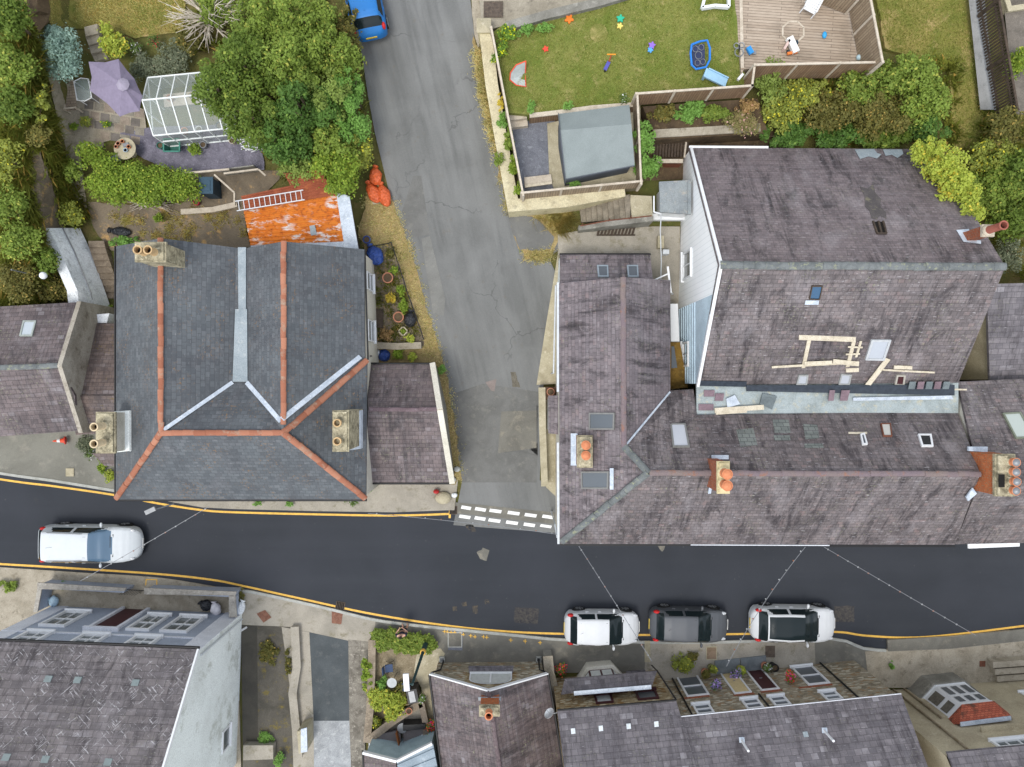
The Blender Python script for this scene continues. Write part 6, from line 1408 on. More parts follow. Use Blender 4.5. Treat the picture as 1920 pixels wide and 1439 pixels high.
    for x in (L * .31, -L * .3):
        for sy in (1, -1):
            c = (x, sy * (w - .1), .32); mb = MB().lathe(c, [(.2, -.1), (.31, -.1), (.325, -.07), (.325, .08), (.3, .115), (.21, .12)], 20, axis=(0, sy, 0)); wh = mb.build('wheel', TYRE, t, smooth=True)
            mb = MB().lathe(c, [(.205, .1), (.21, .125), (.19, .12), (.06, .105), (.01, .11)], 20, axis=(0, sy, 0))
            for k in range(5):
                a = 2 * math.pi * k / 5; mb.bar((c[0], c[1] + sy * .12, c[2]), (c[0] + .19 * math.cos(a), c[1] + sy * .12, c[2] + .19 * math.sin(a)), .05, .03, up=(0, 1, 0))
            mb.build('rim', RIM, wh)
            mb = MB()
            for k in range(9):
                a0, a1 = math.pi * k / 9 - .1, math.pi * (k + 1) / 9 - .1
                mb.obox((x + .36 * math.cos(a0), sy * (w - .07) - .05, .32 + .36 * math.sin(a0)), (.36 * (math.cos(a1) - math.cos(a0)), 0, .36 * (math.sin(a1) - math.sin(a0))), (0, .1, 0), (.03 * math.cos(a0), 0, .03 * math.sin(a0)))
            mb.build('wheel_arch', TYRE if not dark_below else BLACKP, t)
    def on(s, q, sd, out=.012):
        r = interp(s, R_); i = int(s * NS); j = int(q * NT); p = Vector(rg[i][j]); return Vector((p.x, p.y * sd, p.z))
    for sd in (1, -1):
        p = on(.64, .46, sd); mb = MB().ball((p.x + .02, p.y + sd * .12, p.z + .06), (.07, .12, .07), 8); mb.bar((p.x, p.y - sd * .02, p.z + .02), (p.x + .01, p.y + sd * .06, p.z + .05), .06, .04); mb.build('door_mirror', pm if name != 'x' else BLACKP, t, smooth=True)
        MB().ball(on(.075, .50, sd) + Vector((.02, -sd * .02, -.02)), (.17, .09, .16), 8).build('tail_light', LRED, t, smooth=True)
        MB().ball(on(.925, .50, sd) + Vector((0, -sd * .05, -.02)), (.2, .09, .07), 8).build('headlight', LCLEAR, t, smooth=True)
        for s in (.30, .47): 
            p = on(s, .38, sd); MB().box((p.x, p.y + sd * .01, p.z + .02), (.17, .04, .03)).build('door_handle', pm, t)
        if rails: 
            a, b = on(.18, .76, sd), on(.52, .76, sd); MB().tube([a + Vector((0, 0, .02)), a + Vector((.1, 0, .07)), b + Vector((-.1, 0, .07)), b + Vector((0, 0, .02))], .02).build('roof_rail', GREYM, t)
    for sd in (1, -1):
        p = on(.755, .74, 1); MB().bar((p.x - .02, sd * .1, interp(.755, R_)[1] + .02), (p.x - .02, sd * .1 + .42, interp(.75, R_)[1] + .015), .02, .02).build('wiper', BLACKP, t)
    x0 = -L / 2; MB().box((x0 - .012, 0, .62), (.03, .52, .12), ry=R(-8)).build('number_plate', PLY, t); MB().box((L / 2 + .01, 0, .42), (.03, .52, .11)).build('number_plate', PLW, t)
    MB().tube([(-L * .27, 0, Ht - .02), (-L * .31, 0, Ht + .16)], .006, 4).build('aerial', BLACKP, t)
    mb = MB()
    for yy in (-1, 1): mb.bar((-L * .3, yy * .52 * w, interp(.2, R_)[1] - .028), (L * .05, yy * .55 * w, interp(.55, R_)[1] - .028), .012, .012)
    if not roofglass: mb.build('roof_seam', flat('seam_dark', (.03, .03, .03), .7), t)
    MB().bar((L * .268, -.6 * w, interp(.768, R_)[1] - .025), (L * .268, .6 * w, interp(.768, R_)[1] - .025), .05, .03).build('scuttle', BLACKP, t)
    t.location = loc; t.rotation_euler = (0, 0, ang); return t
WHITEC = paint('white_car_paint', (.60, .62, .635), 0, .5); GREYC = paint('grey_car_paint', (.085, .092, .102), 0, .5, .1); BLUEC = paint('blue_car_paint', (.012, .16, .46), 0, .5, .1); SILVC = paint('moving_white_paint', (.58, .62, .645), 0, .5)
pk = 'cars parked along the south kerb'
def at(px, py, z=0): return P(px, py, z)
car('parked_car', 'small white hatchback with plain white roof, rearmost of the three parked cars', 3.85, 1.72, 1.5, WHITEC, at(1126, 1169, .0), R(-.5), group=pk)
car('parked_car', 'grey hatchback parked between the two white cars', 4.05, 1.72, 1.46, GREYC, at(1286, 1164), R(-1.5), group=pk)
car('parked_car', 'white hatchback with large black glass roof, foremost of the parked cars', 4.4, 1.82, 1.48, WHITEC, at(1478, 1162), R(-1), roofglass=True, group=pk)
car('moving_car', 'white estate car driving along the main road on the left', 5.1, 1.9, 1.62, SILVC, at(184, 1014), R(-.8), 'suv', rails=True, glass=glassy('windscreen_sky_reflection', (.09, .16, .24), .2))  # blue sky reflection is painted into this windscreen's colour
car('blue_car', 'bright blue hatchback parked at the top of the lane', 3.75, 1.64, 1.5, BLUEC, G(687, 10), R(101.5) )
# ---------------------------------------------------------------- person
SKIN = flat('skin', (.55, .32, .23), .6); SHIRT = flat('navy_shirt', (.02, .022, .04), .9); SHORTS = flat('dark_shorts', (.018, .018, .025), .9); HAIR = flat('dark_hair', (.025, .018, .014), .8); SHOE = flat('tan_shoe', (.42, .28, .2), .8)
def skin_mesh(name, verts, edges, rad, mat, parent, sub=2, root=0):
    me = bpy.data.meshes.new(name); me.from_pydata(verts, edges, []); o = bpy.data.objects.new(name, me); COL.objects.link(o); o.parent = parent
    o.modifiers.new('skin', 'SKIN'); sv = me.skin_vertices[0].data
    for i, r_ in enumerate(rad): sv[i].radius = r_ if isinstance(r_, tuple) else (r_, r_); sv[i].use_root = (i == root)
    s = o.modifiers.new('sub', 'SUBSURF'); s.levels = s.render_levels = sub; me.materials.append(mat)
    return o
pl_ = P(760, 1174, .1)
t = thing('person', 'person in dark shirt and shorts standing on the pavement holding a small controller', 'person', (0, 0, 0))
V = [(0, 0, .92), (0, 0, 1.08), (0, -.01, 1.26), (0, 0, 1.42), (0, .01, 1.5), (0, .03, 1.6),
     (.1, 0, .88), (.11, .01, .5), (.12, -.01, .1), (.13, .12, .04), (-.1, 0, .88), (-.11, .01, .5), (-.12, -.01, .1), (-.13, .12, .04),
     (.2, 0, 1.4), (.29, .04, 1.13), (.09, .27, 1.16), (-.2, 0, 1.4), (-.29, .04, 1.13), (-.09, .27, 1.16)]
E_ = [(0, 1), (1, 2), (2, 3), (3, 4), (4, 5), (0, 6), (6, 7), (7, 8), (8, 9), (0, 10), (10, 11), (11, 12), (12, 13), (3, 14), (14, 15), (15, 16), (3, 17), (17, 18), (18, 19)]
RD = [(.15, .11), (.14, .1), (.16, .11), (.13, .09), .055, .05, .085, .06, .042, .035, .085, .06, .042, .035, .06, .045, .032, .06, .045, .032]
skin_mesh('body', V, E_, RD, SKIN, t)
skin_mesh('shirt', [(0, 0, .98), (0, -.01, 1.26), (0, 0, 1.42), (.2, 0, 1.4), (.262, .025, 1.22), (-.2, 0, 1.4), (-.262, .025, 1.22)], [(0, 1), (1, 2), (2, 3), (3, 4), (2, 5), (5, 6)], [(.175, .14), (.195, .145), (.175, .13), .1, .072, .1, .072], SHIRT, t)
skin_mesh('shorts', [(0, 0, .98), (0, 0, .88), (.1, 0, .84), (.112, .01, .52), (-.1, 0, .84), (-.112, .01, .52)], [(0, 1), (1, 2), (2, 3), (1, 4), (4, 5)], [(.17, .135), (.17, .13), .11, .088, .11, .088], SHORTS, t)
mb = MB().ball((0, .045, 1.69), (.078, .1, .118), 12); mb.ball((0, .15, 1.675), (.016, .022, .02), 6); mb.ball((.08, .03, 1.68), (.014, .025, .032), 6); mb.ball((-.08, .03, 1.68), (.014, .025, .032), 6); hd = mb.build('head', SKIN, t, smooth=True)
mb = MB()
for sx in (-1, 1): mb.ball((sx * .032, .132, 1.705), (.014, .012, .01), 6)
mb.ball((0, .138, 1.635), (.026, .01, .007), 6); mb.build('face_features', MAROON, hd)
MB().ball((0, .02, 1.725), (.086, .102, .1), 12).build('hair', HAIR, hd, smooth=True)
for sx in (1, -1):
    vs = [(sx * .085, .275, 1.165), (sx * .055, .33, 1.175)]; es = [(0, 1)]; rr = [.03, (.036, .02)]
    for k in range(4): i = len(vs); y = .335 + .0; vs += [(sx * (.03 + k * .0 + .012), .345 + k * .017 - .02, 1.19 - k * .012), (sx * (.012), .355 + k * .014 - .02, 1.17 - k * .014)]; es += [(1, i), (i, i + 1)]; rr += [.0095, .008]
    i = len(vs); vs += [(sx * .045, .31, 1.21), (sx * .022, .335, 1.215)]; es += [(1, i), (i, i + 1)]; rr += [.011, .009]
    skin_mesh('hand', vs, es, rr, SKIN, t, 1)
    skin_mesh('shoe', [(sx * .122, -.06, .05), (sx * .126, .05, .055), (sx * .135, .17, .04)], [(0, 1), (1, 2)], [.05, (.052, .05), (.045, .035)], SHOE, t, 1)
MB().box((0, .355, 1.185), (.12, .08, .03), rx=R(20)).build('controller', BLACKP, t, bevel=.008)
t.location = pl_; t.rotation_euler = (0, 0, R(8))
# ---------------------------------------------------------------- street furniture and covers
def cover(px, py, w_, d_, z, mat, label, name='manhole_cover', rz=0, bars=0, frame=None):
    p = P(px, py, z); t = thing(name, label, 'drain' if 'drain' in name else 'cover', (0, 0, 0))
    MB().box((0, 0, .006), (w_, d_, .012)).build('frame', frame or mat, t)
    mb = MB()
    if bars:
        MB().box((0, 0, .0135), (w_ * .9, d_ * .9, .002)).build('opening_shade', SOOT_SHADE, t)  # near-black plate paints the darkness below the bars
        for i in range(bars): mb.box((-w_ * .42 + w_ * .84 * i / (bars - 1), 0, .018), (w_ * .05, d_ * .92, .012))
        mb.build('grating', mat, t)
    else: MB().box((0, 0, .014), (w_ * .86, d_ * .86, .01)).build('lid', mat, t)
    t.location = p; t.rotation_euler = (0, 0, rz); return t
IRON = grime('cast_iron', '5B5148', '473F38', '6E5C4A', 6, .8, .4, 30)
cover(638, 1136, .48, .42, .012, IRON, 'drain grating in the yellow line above the orange repair slab', 'drain_grating', R(-10), 6)
cover(850, 957, .42, .44, .02, IRON, 'drain grating at the corner of the lane beside the white dashes', 'drain_grating', 0, 6)
cover(131, 886, .42, .42, .17, PALEC, 'pale square cover in the pavement left of the slate house')
cover(1334, 1225, .55, .7, .105, grime('brown_lid', '8A7763', '7A6854', None, 4), 'brown rectangular lid in the pavement by the grey car', frame=PALEC)
cover(1444, 1222, .5, .6, .105, IRON, 'dark rectangular lid in the pavement below the glass-roofed car')
cover(853, 1200, .75, .8, .1, TARMAC, 'large square pavement frame with a small brown stone in it', frame=KERB)
cover(925, 18, .9, .75, 4.0, IRON, 'rusty square cover in the pebble forecourt')
cover(1842, 1245, .3, .3, .118, RUSTP, 'small dark red cover in the cracked concrete at the right')
p = P(800, 1202, .1); t = thing('street_lamp', 'dark green street lamp with yellow band and white lantern', 'street lamp', p)
hl = 5.35; MB().lathe(p, [(.13, 0), (.13, 1.6), (.075, 1.7), (.06, hl)], 12).build('pole', DGREEN, t, smooth=True); MB().lathe(p, [(.135, 1.42), (.14, 1.42), (.14, 1.64), (.1, 1.66)], 12).build('yellow_band', YELLOW, t)
a = p + Vector((0, 0, hl)); b = a + Vector((-.22, .1, .12)); MB().tube([a, b], .04).build('arm', DGREEN, t)
MB().box((b.x - .02, b.y + .05, b.z), (.24, .75, .12), rz=R(4)).build('lantern', PVC, t, bevel=.04)
p = P(326, 945, 3.4); t = thing('wall_lamp', 'street lamp arm reaching out from the slate house over the road', 'street lamp', p); q = P(282, 958, 4.2)
MB().tube([p, p.lerp(q, .9)], .035).build('arm', GREYM, t); MB().box(q, (.5, .2, .1), rz=R(25)).build('lantern', GREYM, t, bevel=.03)
def festoon(pts, label, sag=.35, n=12):
    a, b = Vector(pts[0]), Vector(pts[1]); t = thing('festoon_cable', label, 'cable', a, 'strings of bulbs across the road'); c = []
    for i in range(25): s = i / 24; c.append(a.lerp(b, s) - Vector((0, 0, sag * 4 * s * (1 - s))))
    MB().tube(c, .014, 5).build('wire', BLACKP if 0 else GREYM, t)
    for i in range(n):
        s = (i + .5) / n; q = a.lerp(b, s) - Vector((0, 0, sag * 4 * s * (1 - s)))
        MB().lathe(q - Vector((0, 0, .13)), [(.012, .12), (.02, .09), (.035, .05), (.03, .015), (.005, 0)], 8).build('bulb', (PVC, POTO, CURT)[i % 3], t, smooth=True)
festoon((P(392, 950, 4.4), P(150, 1090, 4.6)), 'string of bulbs passing over the moving car')
festoon((P(690, 963, 4.3), P(1050, 1003, 4.1)), 'string of bulbs across the mouth of the lane')
festoon((P(1085, 1024, 4.1), P(1222, 1240, 4.0)), 'string of bulbs dropping over the small white hatchback')
festoon((P(1510, 1026, 4.1), P(1362, 1250, 4.0)), 'string of bulbs between the grey car and the glass-roofed car')
festoon((P(1545, 1026, 4.1), P(1830, 1192, 4.3)), 'string of bulbs across the road at the right', n=14)
t = thing('traffic_cone', 'orange traffic cone tipped over by the pavement plants', 'traffic cone', P(120, 826, .5)); b = P(122, 826, .55); ax = Vector((-.95, -.05, .3))
MB().lathe(b, [(.13, 0), (.12, .08), (.03, .55), (.02, .55)], 14, axis=ax).build('cone', flat('cone_orange', (.7, .08, .03), .5), t); MB().lathe(b, [(.094, .22), (.1, .22), (.075, .36), (.07, .36)], 14, axis=ax).build('reflective_sleeve', PVC, t); MB().lathe(b, [(.21, -.03), (.21, .02), (.13, .03)], 8, axis=ax).build('base', flat('cone_base', (.6, .06, .04), .5), t)
def rock(px, py, r, z, label, mat=KERB, sq=.6):
    p = P(px, py, z); return tag(MB().ball(p, (r, r * .8, r * sq), 8, lump=.03 / max(.2, r) * .2).build('boulder', mat, None), label, 'rock')
rock(831, 934, .42, .2, 'large pale boulder at the pavement corner', PALEC); rock(852, 929, .16, .2, 'small white stone right of the boulder', WHITES); rock(848, 900, .2, .25, 'grey stone at the foot of the annex coping'); rock(857, 880, .18, .3, 'small grey stone in the dry verge')
tag(MB().ball(P(818, 922, .3), (.16, .12, .2), 8, lump=.01).build('red_bag', flat('red_plastic', (.45, .03, .03), .4), None), 'red plastic bag beside the boulder', 'bag')
# ---------------------------------------------------------------- sacks, pots, bins
def sack(px, py, rx, ry, rz, z, mat, label, name='rubbish_sack', group=None, cat='sack', ht=.45):
    p = P(px, py, z); mb = MB(); n, m_ = 14, 22; rings = []
    for i in range(n + 1):
        a = math.pi * i / n; q = max(.03, math.sin(a)); rg = []
        for k in range(m_):
            f = 2 * math.pi * k / m_; w_ = 1 + .08 * math.sin(3 * f + i) + .05 * math.sin(7 * f - i * 1.3) + rnd.uniform(-.03, .03)
            rg.append(Vector((rx * q * math.cos(f) * w_, ry * (-math.cos(a)) * (1.0) if True else 0, ht * .5 + ht * .5 * q * math.sin(f) * w_)))
        rings.append(rg)
    mb.rings(rings); mb.tube([(0, ry * .95, ht * .5), (rx * .1, ry * 1.2, ht * .45)], [.09, .16], 8)
    o = mb.build(name, mat, None, smooth=True); o.location = p; o.rotation_euler = (0, 0, rz); return tag(o, label, cat, group)
ORG = crinkle('orange_sack', (.66, .12, .03)); gO = 'orange sacks on the lane verge'
sack(706, 334, .3, .42, R(5), T(706, 334), ORG, 'upper orange sack standing alone on the verge', group=gO); sack(702, 365, .3, .52, R(28), T(702, 365), ORG, 'lower left orange sack leaning on the other two', group=gO); sack(722, 370, .3, .55, R(18), T(722, 370), ORG, 'lower right orange sack beside the asphalt', group=gO)
tag(MB().obox(P(700, 385, T(700, 385)), (.9, .2, 0), (-.1, .5, 0), (0, 0, .12)).build('concrete_slab', PALEC, None, bevel=.03), 'pale slab under the orange sacks', 'slab')
BLT = crinkle('blue_tarp', (.03, .08, .32)); BLACKB = crinkle('black_bag', (.02, .022, .027), 8, .3); sack(705, 481, .38, .5, R(30), T(705, 481), BLT, 'blue tarpaulin bundle in the front garden', 'tarpaulin_bundle', cat='bundle'); sack(771, 601, .3, .38, R(0), T(771, 601), BLACKB, 'black rubbish bag against the garden chain fence', cat='bag', ht=.6)
sack(390, 1133, .28, .3, R(70), .1, BLACKB, 'black rubbish bag in the yard of the grey-blue house', cat='bag'); sack(408, 1140, .26, .34, R(20), .1, flat('white_bag', (.7, .68, .7), .4), 'white rubbish bag in the yard of the grey-blue house', cat='bag'); sack(104, 1126, .28, .25, R(80), .1, flat('pale_blue_bag', (.32, .45, .55), .5), 'pale blue bag in the left corner of the yard', cat='bag', ht=.3)
sack(230, 436, .22, .5, R(85), T(230, 436), BLACKB, 'black bag lying above the ivy patch', cat='bag', ht=.3); sack(455, 1138, .2, .35, R(-10), .1, WHITES, 'white sack by the corner of the yard wall', cat='sack')
sack(722, 667, .3, .32, R(10), T(722, 667) - .2, BLT, 'blue bags in the light well above the annex', cat='bag'); sack(708, 662, .18, .2, R(10), T(722, 667) - .2, WHITES, 'white bag in the light well above the annex', cat='bag')
def planter(px, py, r, h, z, mat, label, plant=None, name='plant_pot', soil=True, ph=.3, pr=1.1):
    p = P(px, py, z); t = thing(name, label, 'pot', p)
    MB().lathe(p, [(r * .68, 0), (r * .92, h * .8), (r, h * .82), (r, h), (r * .82, h), (r * .78, h * .86)], 20, cap=False).build('pot', mat, t, smooth=True)
    MB().lathe(p, [(r * .8, h * .84), (r * .01, h * .86)], 16).build('soil', SOIL, t)
    if plant:
        bl = [(p.x + rnd.uniform(-.5, .5) * r, p.y + rnd.uniform(-.5, .5) * r, p.z + h + ph * .4, r * .7 * pr, ph / (2 * r * pr) + .3) for i in range(5)]; crown('plant', bl, int(260 * max(1, r * 4)), .09, FOL[plant][0], t)
    return t
planter(729, 523, .27, .35, T(729, 523), POTT, 'upper terracotta pot in the fenced front garden'); planter(749, 596, .27, .35, T(749, 596), POTT, 'lower terracotta pot in the fenced front garden, near the black bag')
planter(690, 452, .19, .35, T(690, 452), flat('blue_plastic', (.03, .08, .3), .4), 'blue bucket at the corner of the slate house', name='bucket')
t = thing('square_planter', 'small square stone planter turned on its corner in the front garden', 'planter', G(757, 622)); p = G(757, 622); mb = MB(); 
for k in range(4): mb.box(p + Matrix.Rotation(R(45 + 90 * k), 3, 'Z') @ Vector((0, .17, .12)), (.4, .06, .24), rz=R(45 + 90 * k))
mb.build('planter_box', PALEC, t); crown('plant', [(p.x, p.y, p.z + .15, .15, .7)], 120, .07, FOL['bright'][0], t)
t = thing('dark_board', 'dark brown board lying by the wall of the slate house', 'board', G(709, 597)); MB().box(G(709, 597, .12), (.5, .95, .08), rz=R(-2)).build('board', DTIMB, t)
planter(1032, 735, .2, .3, T(1032, 735) + .55, POTT, 'terracotta pot on the brick pier beside the corner house'); 
for x, y, m_, pl, l in ((1320, 1258, POTT, 'olive', 'terracotta pot left of the cream door'), (1332, 1250, flat('mossy_pot', (.2, .2, .08), .8), 'yellowish', 'mossy pot with yellow plant by the cream door'), (1386, 1252, flat('olive_pot', (.3, .27, .08), .7), 'lime', 'olive pot with plant on the step of the maroon door'), (1432, 1246, POTT, 'wfl', 'pot of white flowers right of the maroon door')): planter(x, y, .22, .3, .12, m_, l, pl)
planter(1447, 1246, .2, .5, .12, BLACKP, 'black bin right of the white flower pot', name='small_bin')
for x, y, k, l, zz in ((1342, 1280, 'pfl', 'hanging basket of purple flowers left of the cream door', 1.9), (1378, 1264, 'pfl', 'pot of purple flowers on the step of the cream door', .5), (1479, 1268, 'mix', 'hanging basket of red flowers right of the maroon door', 1.9), (1051, 1253, 'mix', 'pot of pink and red flowers left of the maroon bay', .3), (810, 1358, 'mix', 'basket of pink and purple flowers at the cottage wall', .5)):
    p = P(x, y, zz); t = thing('flower_basket', l, 'flowers', p); crown('flowers', [(p.x + rnd.uniform(-.15, .15), p.y + rnd.uniform(-.15, .15), p.z + .15, .2, .8) for i in range(5)], 420, .09, FOL[k][0], t); MB().lathe(p - Vector((0, 0, .12)), [(.1, 0), (.2, .2), (.18, .2)], 12).build('basket', DTIMB, t)
# wheelie bin, ladder, trug, table ... in the west garden
p = G(404, 360); t = thing('wheelie_bin', 'dark blue wheelie bin at the end of the hedge', 'bin', p); BIN = flat('bin_blue', (.02, .05, .08), .45)
MB().prism([p + Vector((x, y, 1.0)) for x, y in ((-.3, -.35), (.3, -.35), (.3, .38), (-.3, .38))], 1.0).build('body', BIN, t, bevel=.04); MB().prism([p + Vector((x, y, 1.08)) for x, y in ((-.33, -.38), (.33, -.38), (.33, .42), (-.33, .42))], .09).box(p + Vector((0, 0, 1.09)), (.4, .5, .04)).build('lid', flat('bin_lid', (.035, .075, .11), .4), t, bevel=.03)
for sx in (-.27, .27): MB().lathe(p + Vector((sx, .4, .12)), [(.12, -.04), (.12, .04)], 12, axis=(1, 0, 0)).build('wheel', TYRE, t)
p = G(372, 381); planter(372, 382, .15, .25, T(372, 382), flat('crimson_pot', (.45, .02, .05), .5), 'small crimson pot near the wheelie bin')
a, b = P(443, 387, 4.62), P(570, 366, 4.78); t = thing('ladder', 'pale aluminium ladder lying across the rusty shed roof', 'ladder', a); d = (b - a).normalized(); s = d.cross(Vector((0, 0, 1))).normalized()
for k in (-1, 1): MB().bar(a + s * .22 * k, b + s * .22 * k, .04, .07).build('rail', ALU, t)
L = (b - a).length
for i in range(13): q = a + d * (L * (i + .5) / 13); MB().bar(q - s * .2, q + s * .2, .03, .03).build('rung', ALU, t)
# greenhouse
o = Vector((-16.6, 11.47, T(300, 262))); rz = R(5.6); U = Vector((math.cos(rz), math.sin(rz), 0)); Vv = Vector((-math.sin(rz), math.cos(rz), 0)); Lg, Wg, he, hr = 3.85, 2.7, 1.55, 2.3
t = thing('greenhouse', 'glass greenhouse with white frame half hidden under the tree', 'greenhouse', o); Zv = Vector((0, 0, 1)); gp_ = lambda u, v_, z: o + U * u + Vv * v_ + Zv * z
mb = MB(); r_ = .025
for u in [Lg * i / 6 for i in range(7)]:
    for (v0, z0, v1, z1) in ((0, 0, 0, he), (0, he, Wg / 2, hr), (Wg / 2, hr, Wg, he), (Wg, he, Wg, 0)): mb.bar(gp_(u, v0, z0), gp_(u, v1, z1), .05, .05)
for v_, z in ((0, he), (Wg / 2, hr), (Wg, he), (0, .05), (Wg, .05), (0, .75)): mb.bar(gp_(0, v_, z), gp_(Lg, v_, z), .06, .06)
for u in (0, Lg):
    mb.bar(gp_(u, 0, he), gp_(u, Wg, he), .05, .05); mb.bar(gp_(u, Wg * .35, 0), gp_(u, Wg * .35, 2.0), .05, .05); mb.bar(gp_(u, Wg * .65, 0), gp_(u, Wg * .65, 2.0), .05, .05)
mb.build('frame', flat('white_frame', (.72, .75, .74), .5), t)
GG = glassy('greenhouse_glass', (.55, .62, .58), .15, .3); mb = MB()
for (v0, z0, v1, z1) in ((0, .05, 0, he), (0, he, Wg / 2, hr), (Wg / 2, hr, Wg, he), (Wg, .05, Wg, he)): mb.face([gp_(.03, v0, z0), gp_(Lg - .03, v0, z0), gp_(Lg - .03, v1, z1), gp_(.03, v1, z1)])
for u in (0, Lg): mb.face([gp_(u, 0, 0), gp_(u, Wg, 0), gp_(u, Wg, he), gp_(u, Wg / 2, hr), gp_(u, 0, he)])
mb.build('glazing', GG, t)
def bench_box(name, label, cat, pos, size, mat, rz=0, legs=True):
    t = thing(name, label, cat, pos); w_, d_, h_ = size; M_ = Matrix.Rotation(rz, 3, 'Z')
    MB().box(Vector(pos) + Vector((0, 0, h_)), (w_, d_, .05), rz=rz).build('top', mat, t)
    for sx in (-1, 1):
        for sy in (-1, 1): MB().box(Vector(pos) + M_ @ Vector((sx * (w_ / 2 - .06), sy * (d_ / 2 - .06), h_ / 2)), (.05, .05, h_), rz=rz).build('leg', mat, t)
    return t
q = gp_(1.9, 1.9, .05); bench_box('staging_table', 'staging table inside the greenhouse', 'table', q, (3.2, .6, .75), RAIL, rz)
for u, v_, m_, l in ((.7, 1.9, POTT, 'terracotta pot on the greenhouse staging near its left end'), (1.7, 1.9, POTC, 'cream tray pot in the middle of the greenhouse staging'), (2.5, 1.95, flat('blue_tray', (.1, .16, .3), .5), 'blue tub on the greenhouse staging'), (.9, .6, POTO, 'orange pot on the greenhouse floor'), (1.6, .6, WHITES, 'white pot on the greenhouse floor'), (2.6, .7, BIN, 'dark pot on the greenhouse floor')):
    q = gp_(u, v_, .83 if v_ > 1 else .06); t2 = thing('plant_pot', l, 'pot', q); MB().lathe(q, [(.1, 0), (.17, .24), (.15, .24), (.13, .2)], 14, cap=False).build('pot', m_, t2); MB().lathe(q, [(.13, .2), (.01, .21)], 12).build('soil', SOIL, t2)
# parasol
pb = P(235, 170, T(235, 175)); zt_ = 5.55; top = P(228, 157, zt_); rim = [P(x, y, 4.95 + dz) for x, y, dz in ((166, 116, .05), (222, 111, .1), (252, 148, .02), (267, 180, -.05), (262, 209, -.1), (225, 219, -.1), (168, 170, 0))]
t = thing('parasol', 'large faded purple garden parasol with closed top vent', 'parasol', pb); mb = MB()
for i in range(7):
    a, b = rim[i], rim[(i + 1) % 7]; m1 = a.lerp(b, .5).lerp(top, .06) - Vector((0, 0, .06)); mb.face([top, a, m1]); mb.face([top, m1, b])
mb.build('canopy', flat('purple_canvas', (.22, .19, .26), .9, 0, .1), t)
MB().lathe(top - Vector((0, 0, .1)), [(.3, 0), (.18, .1), (.05, .17), (.01, .2)], 8).build('vent', flat('purple_canvas_light', (.3, .27, .34), .9), t); MB().tube([pb, top], .025).build('pole', GREYM, t)
for a in rim: MB().bar(top - Vector((0, 0, .03)), a - Vector((0, 0, .03)), .02, .02).build('rib', GREYM, t)
# bench
pb = G(142, 187, .02); t = thing('garden_bench', 'weathered wooden garden bench facing the parasol', 'bench', (0, 0, 0)); BW = RAIL
for k in range(4): MB().box((.0 + (k - 1.5) * .13, 0, .44), (.11, 1.4, .03)).build('seat_slat', DECK, t)
mb = MB().box((-.44, 0, .68), (.05, 1.4, .55), ry=R(-38)); mb.build('backrest', BW, t)
for y in (-.66, .66):
    for x in (-.28, .26): MB().box((x, y, .3), (.06, .06, .6)).build('leg', BW, t)
    MB().box((0, y, .62), (.62, .07, .04)).build('armrest', BW, t)
t.location = pb; t.rotation_euler = (0, 0, R(8))
pb = G(172, 180, .02); t = thing('glass_table', 'glass table with rounded white frame under the parasol', 'table', (0, 0, 0)); fr_ = [( -.45, -.35), (.45, -.35), (.55, 0), (.45, .35), (-.45, .35), (-.55, 0)]
MB().tube([(x, y, .72) for x, y in fr_ + fr_[:1]], .025).build('frame', PVC, t); MB().prism([(x * .97, y * .97, .715) for x, y in fr_], .012).build('top', glassy('table_glass', (.35, .42, .42), .1, .35), t)
for x, y in ((-.4, -.3), (.4, -.3), (.4, .3), (-.4, .3)): MB().tube([(x, y, 0), (x, y, .72)], .02).build('leg', PVC, t)
t.location = pb; t.rotation_euler = (0, 0, R(-80))
pb = G(249, 288, .02); t = thing('round_table', 'round cream garden table holding pots in front of the greenhouse', 'table', pb); MB().lathe(pb, [(.5, .68), (.52, .7), (.52, .72), (.01, .73)], 28).build('top', POTC if 0 else PALEC, t); MB().lathe(pb, [(.22, 0), (.05, .1), (.05, .7)], 12).build('pedestal', PALEC, t)
for dx, dy, r_, m_, l in ((-.25, .2, .1, POTT, 'small terracotta pot at the upper left of the round table'), (-.35, .05, .09, POTT, 'small terracotta pot at the left edge of the round table'), (-.05, .3, .09, POTO, 'small orange pot at the top of the round table'), (.25, .05, .09, POTO, 'small orange pot on the right of the round table'), (.1, -.12, .1, flat('pale_blue_dish', (.4, .5, .6), .4), 'pale blue dish on the round table')):
    q = pb + Vector((dx, dy, .73)); t2 = thing('small_pot', l, 'pot', q); MB().lathe(q, [(r_ * .7, 0), (r_, .14), (r_ * .8, .14), (r_ * .75, .1)], 12, cap=False).build('pot', m_, t2); MB().lathe(q, [(r_ * .78, .1), (.01, .1)], 10).build('soil', SOIL, t2)
q = pb + Vector((.08, .16, .73)); tag(MB().box(q + Vector((0, 0, .03)), (.28, .18, .05), rz=R(10)).build('seed_tray', GREYM, None), 'dark seed tray on the round table', 'tray')
p = G(331, 279, .02); t = thing('green_trug', 'dark green plastic wheelbarrow-like trug before the greenhouse', 'trug', p); GP = flat('green_plastic', (.03, .13, .1), .45)
mb = MB(); out = [(-.38, -.3), (.38, -.3), (.38, .3), (-.38, .3)]; inn = [(-.25, -.18), (.25, -.18), (.25, .18), (-.25, .18)]
for i in range(4): j = (i + 1) % 4; mb.face([p + Vector((*out[i], .5)), p + Vector((*out[j], .5)), p + Vector((*inn[j], .1)), p + Vector((*inn[i], .1))])
mb.face([p + Vector((*q, .1)) for q in inn]); mb.build('tub', GP, t); mb = MB()
for i in range(4): mb.bar(p + Vector((*out[i], .5)), p + Vector((*out[(i + 1) % 4], .5)), .06, .05)
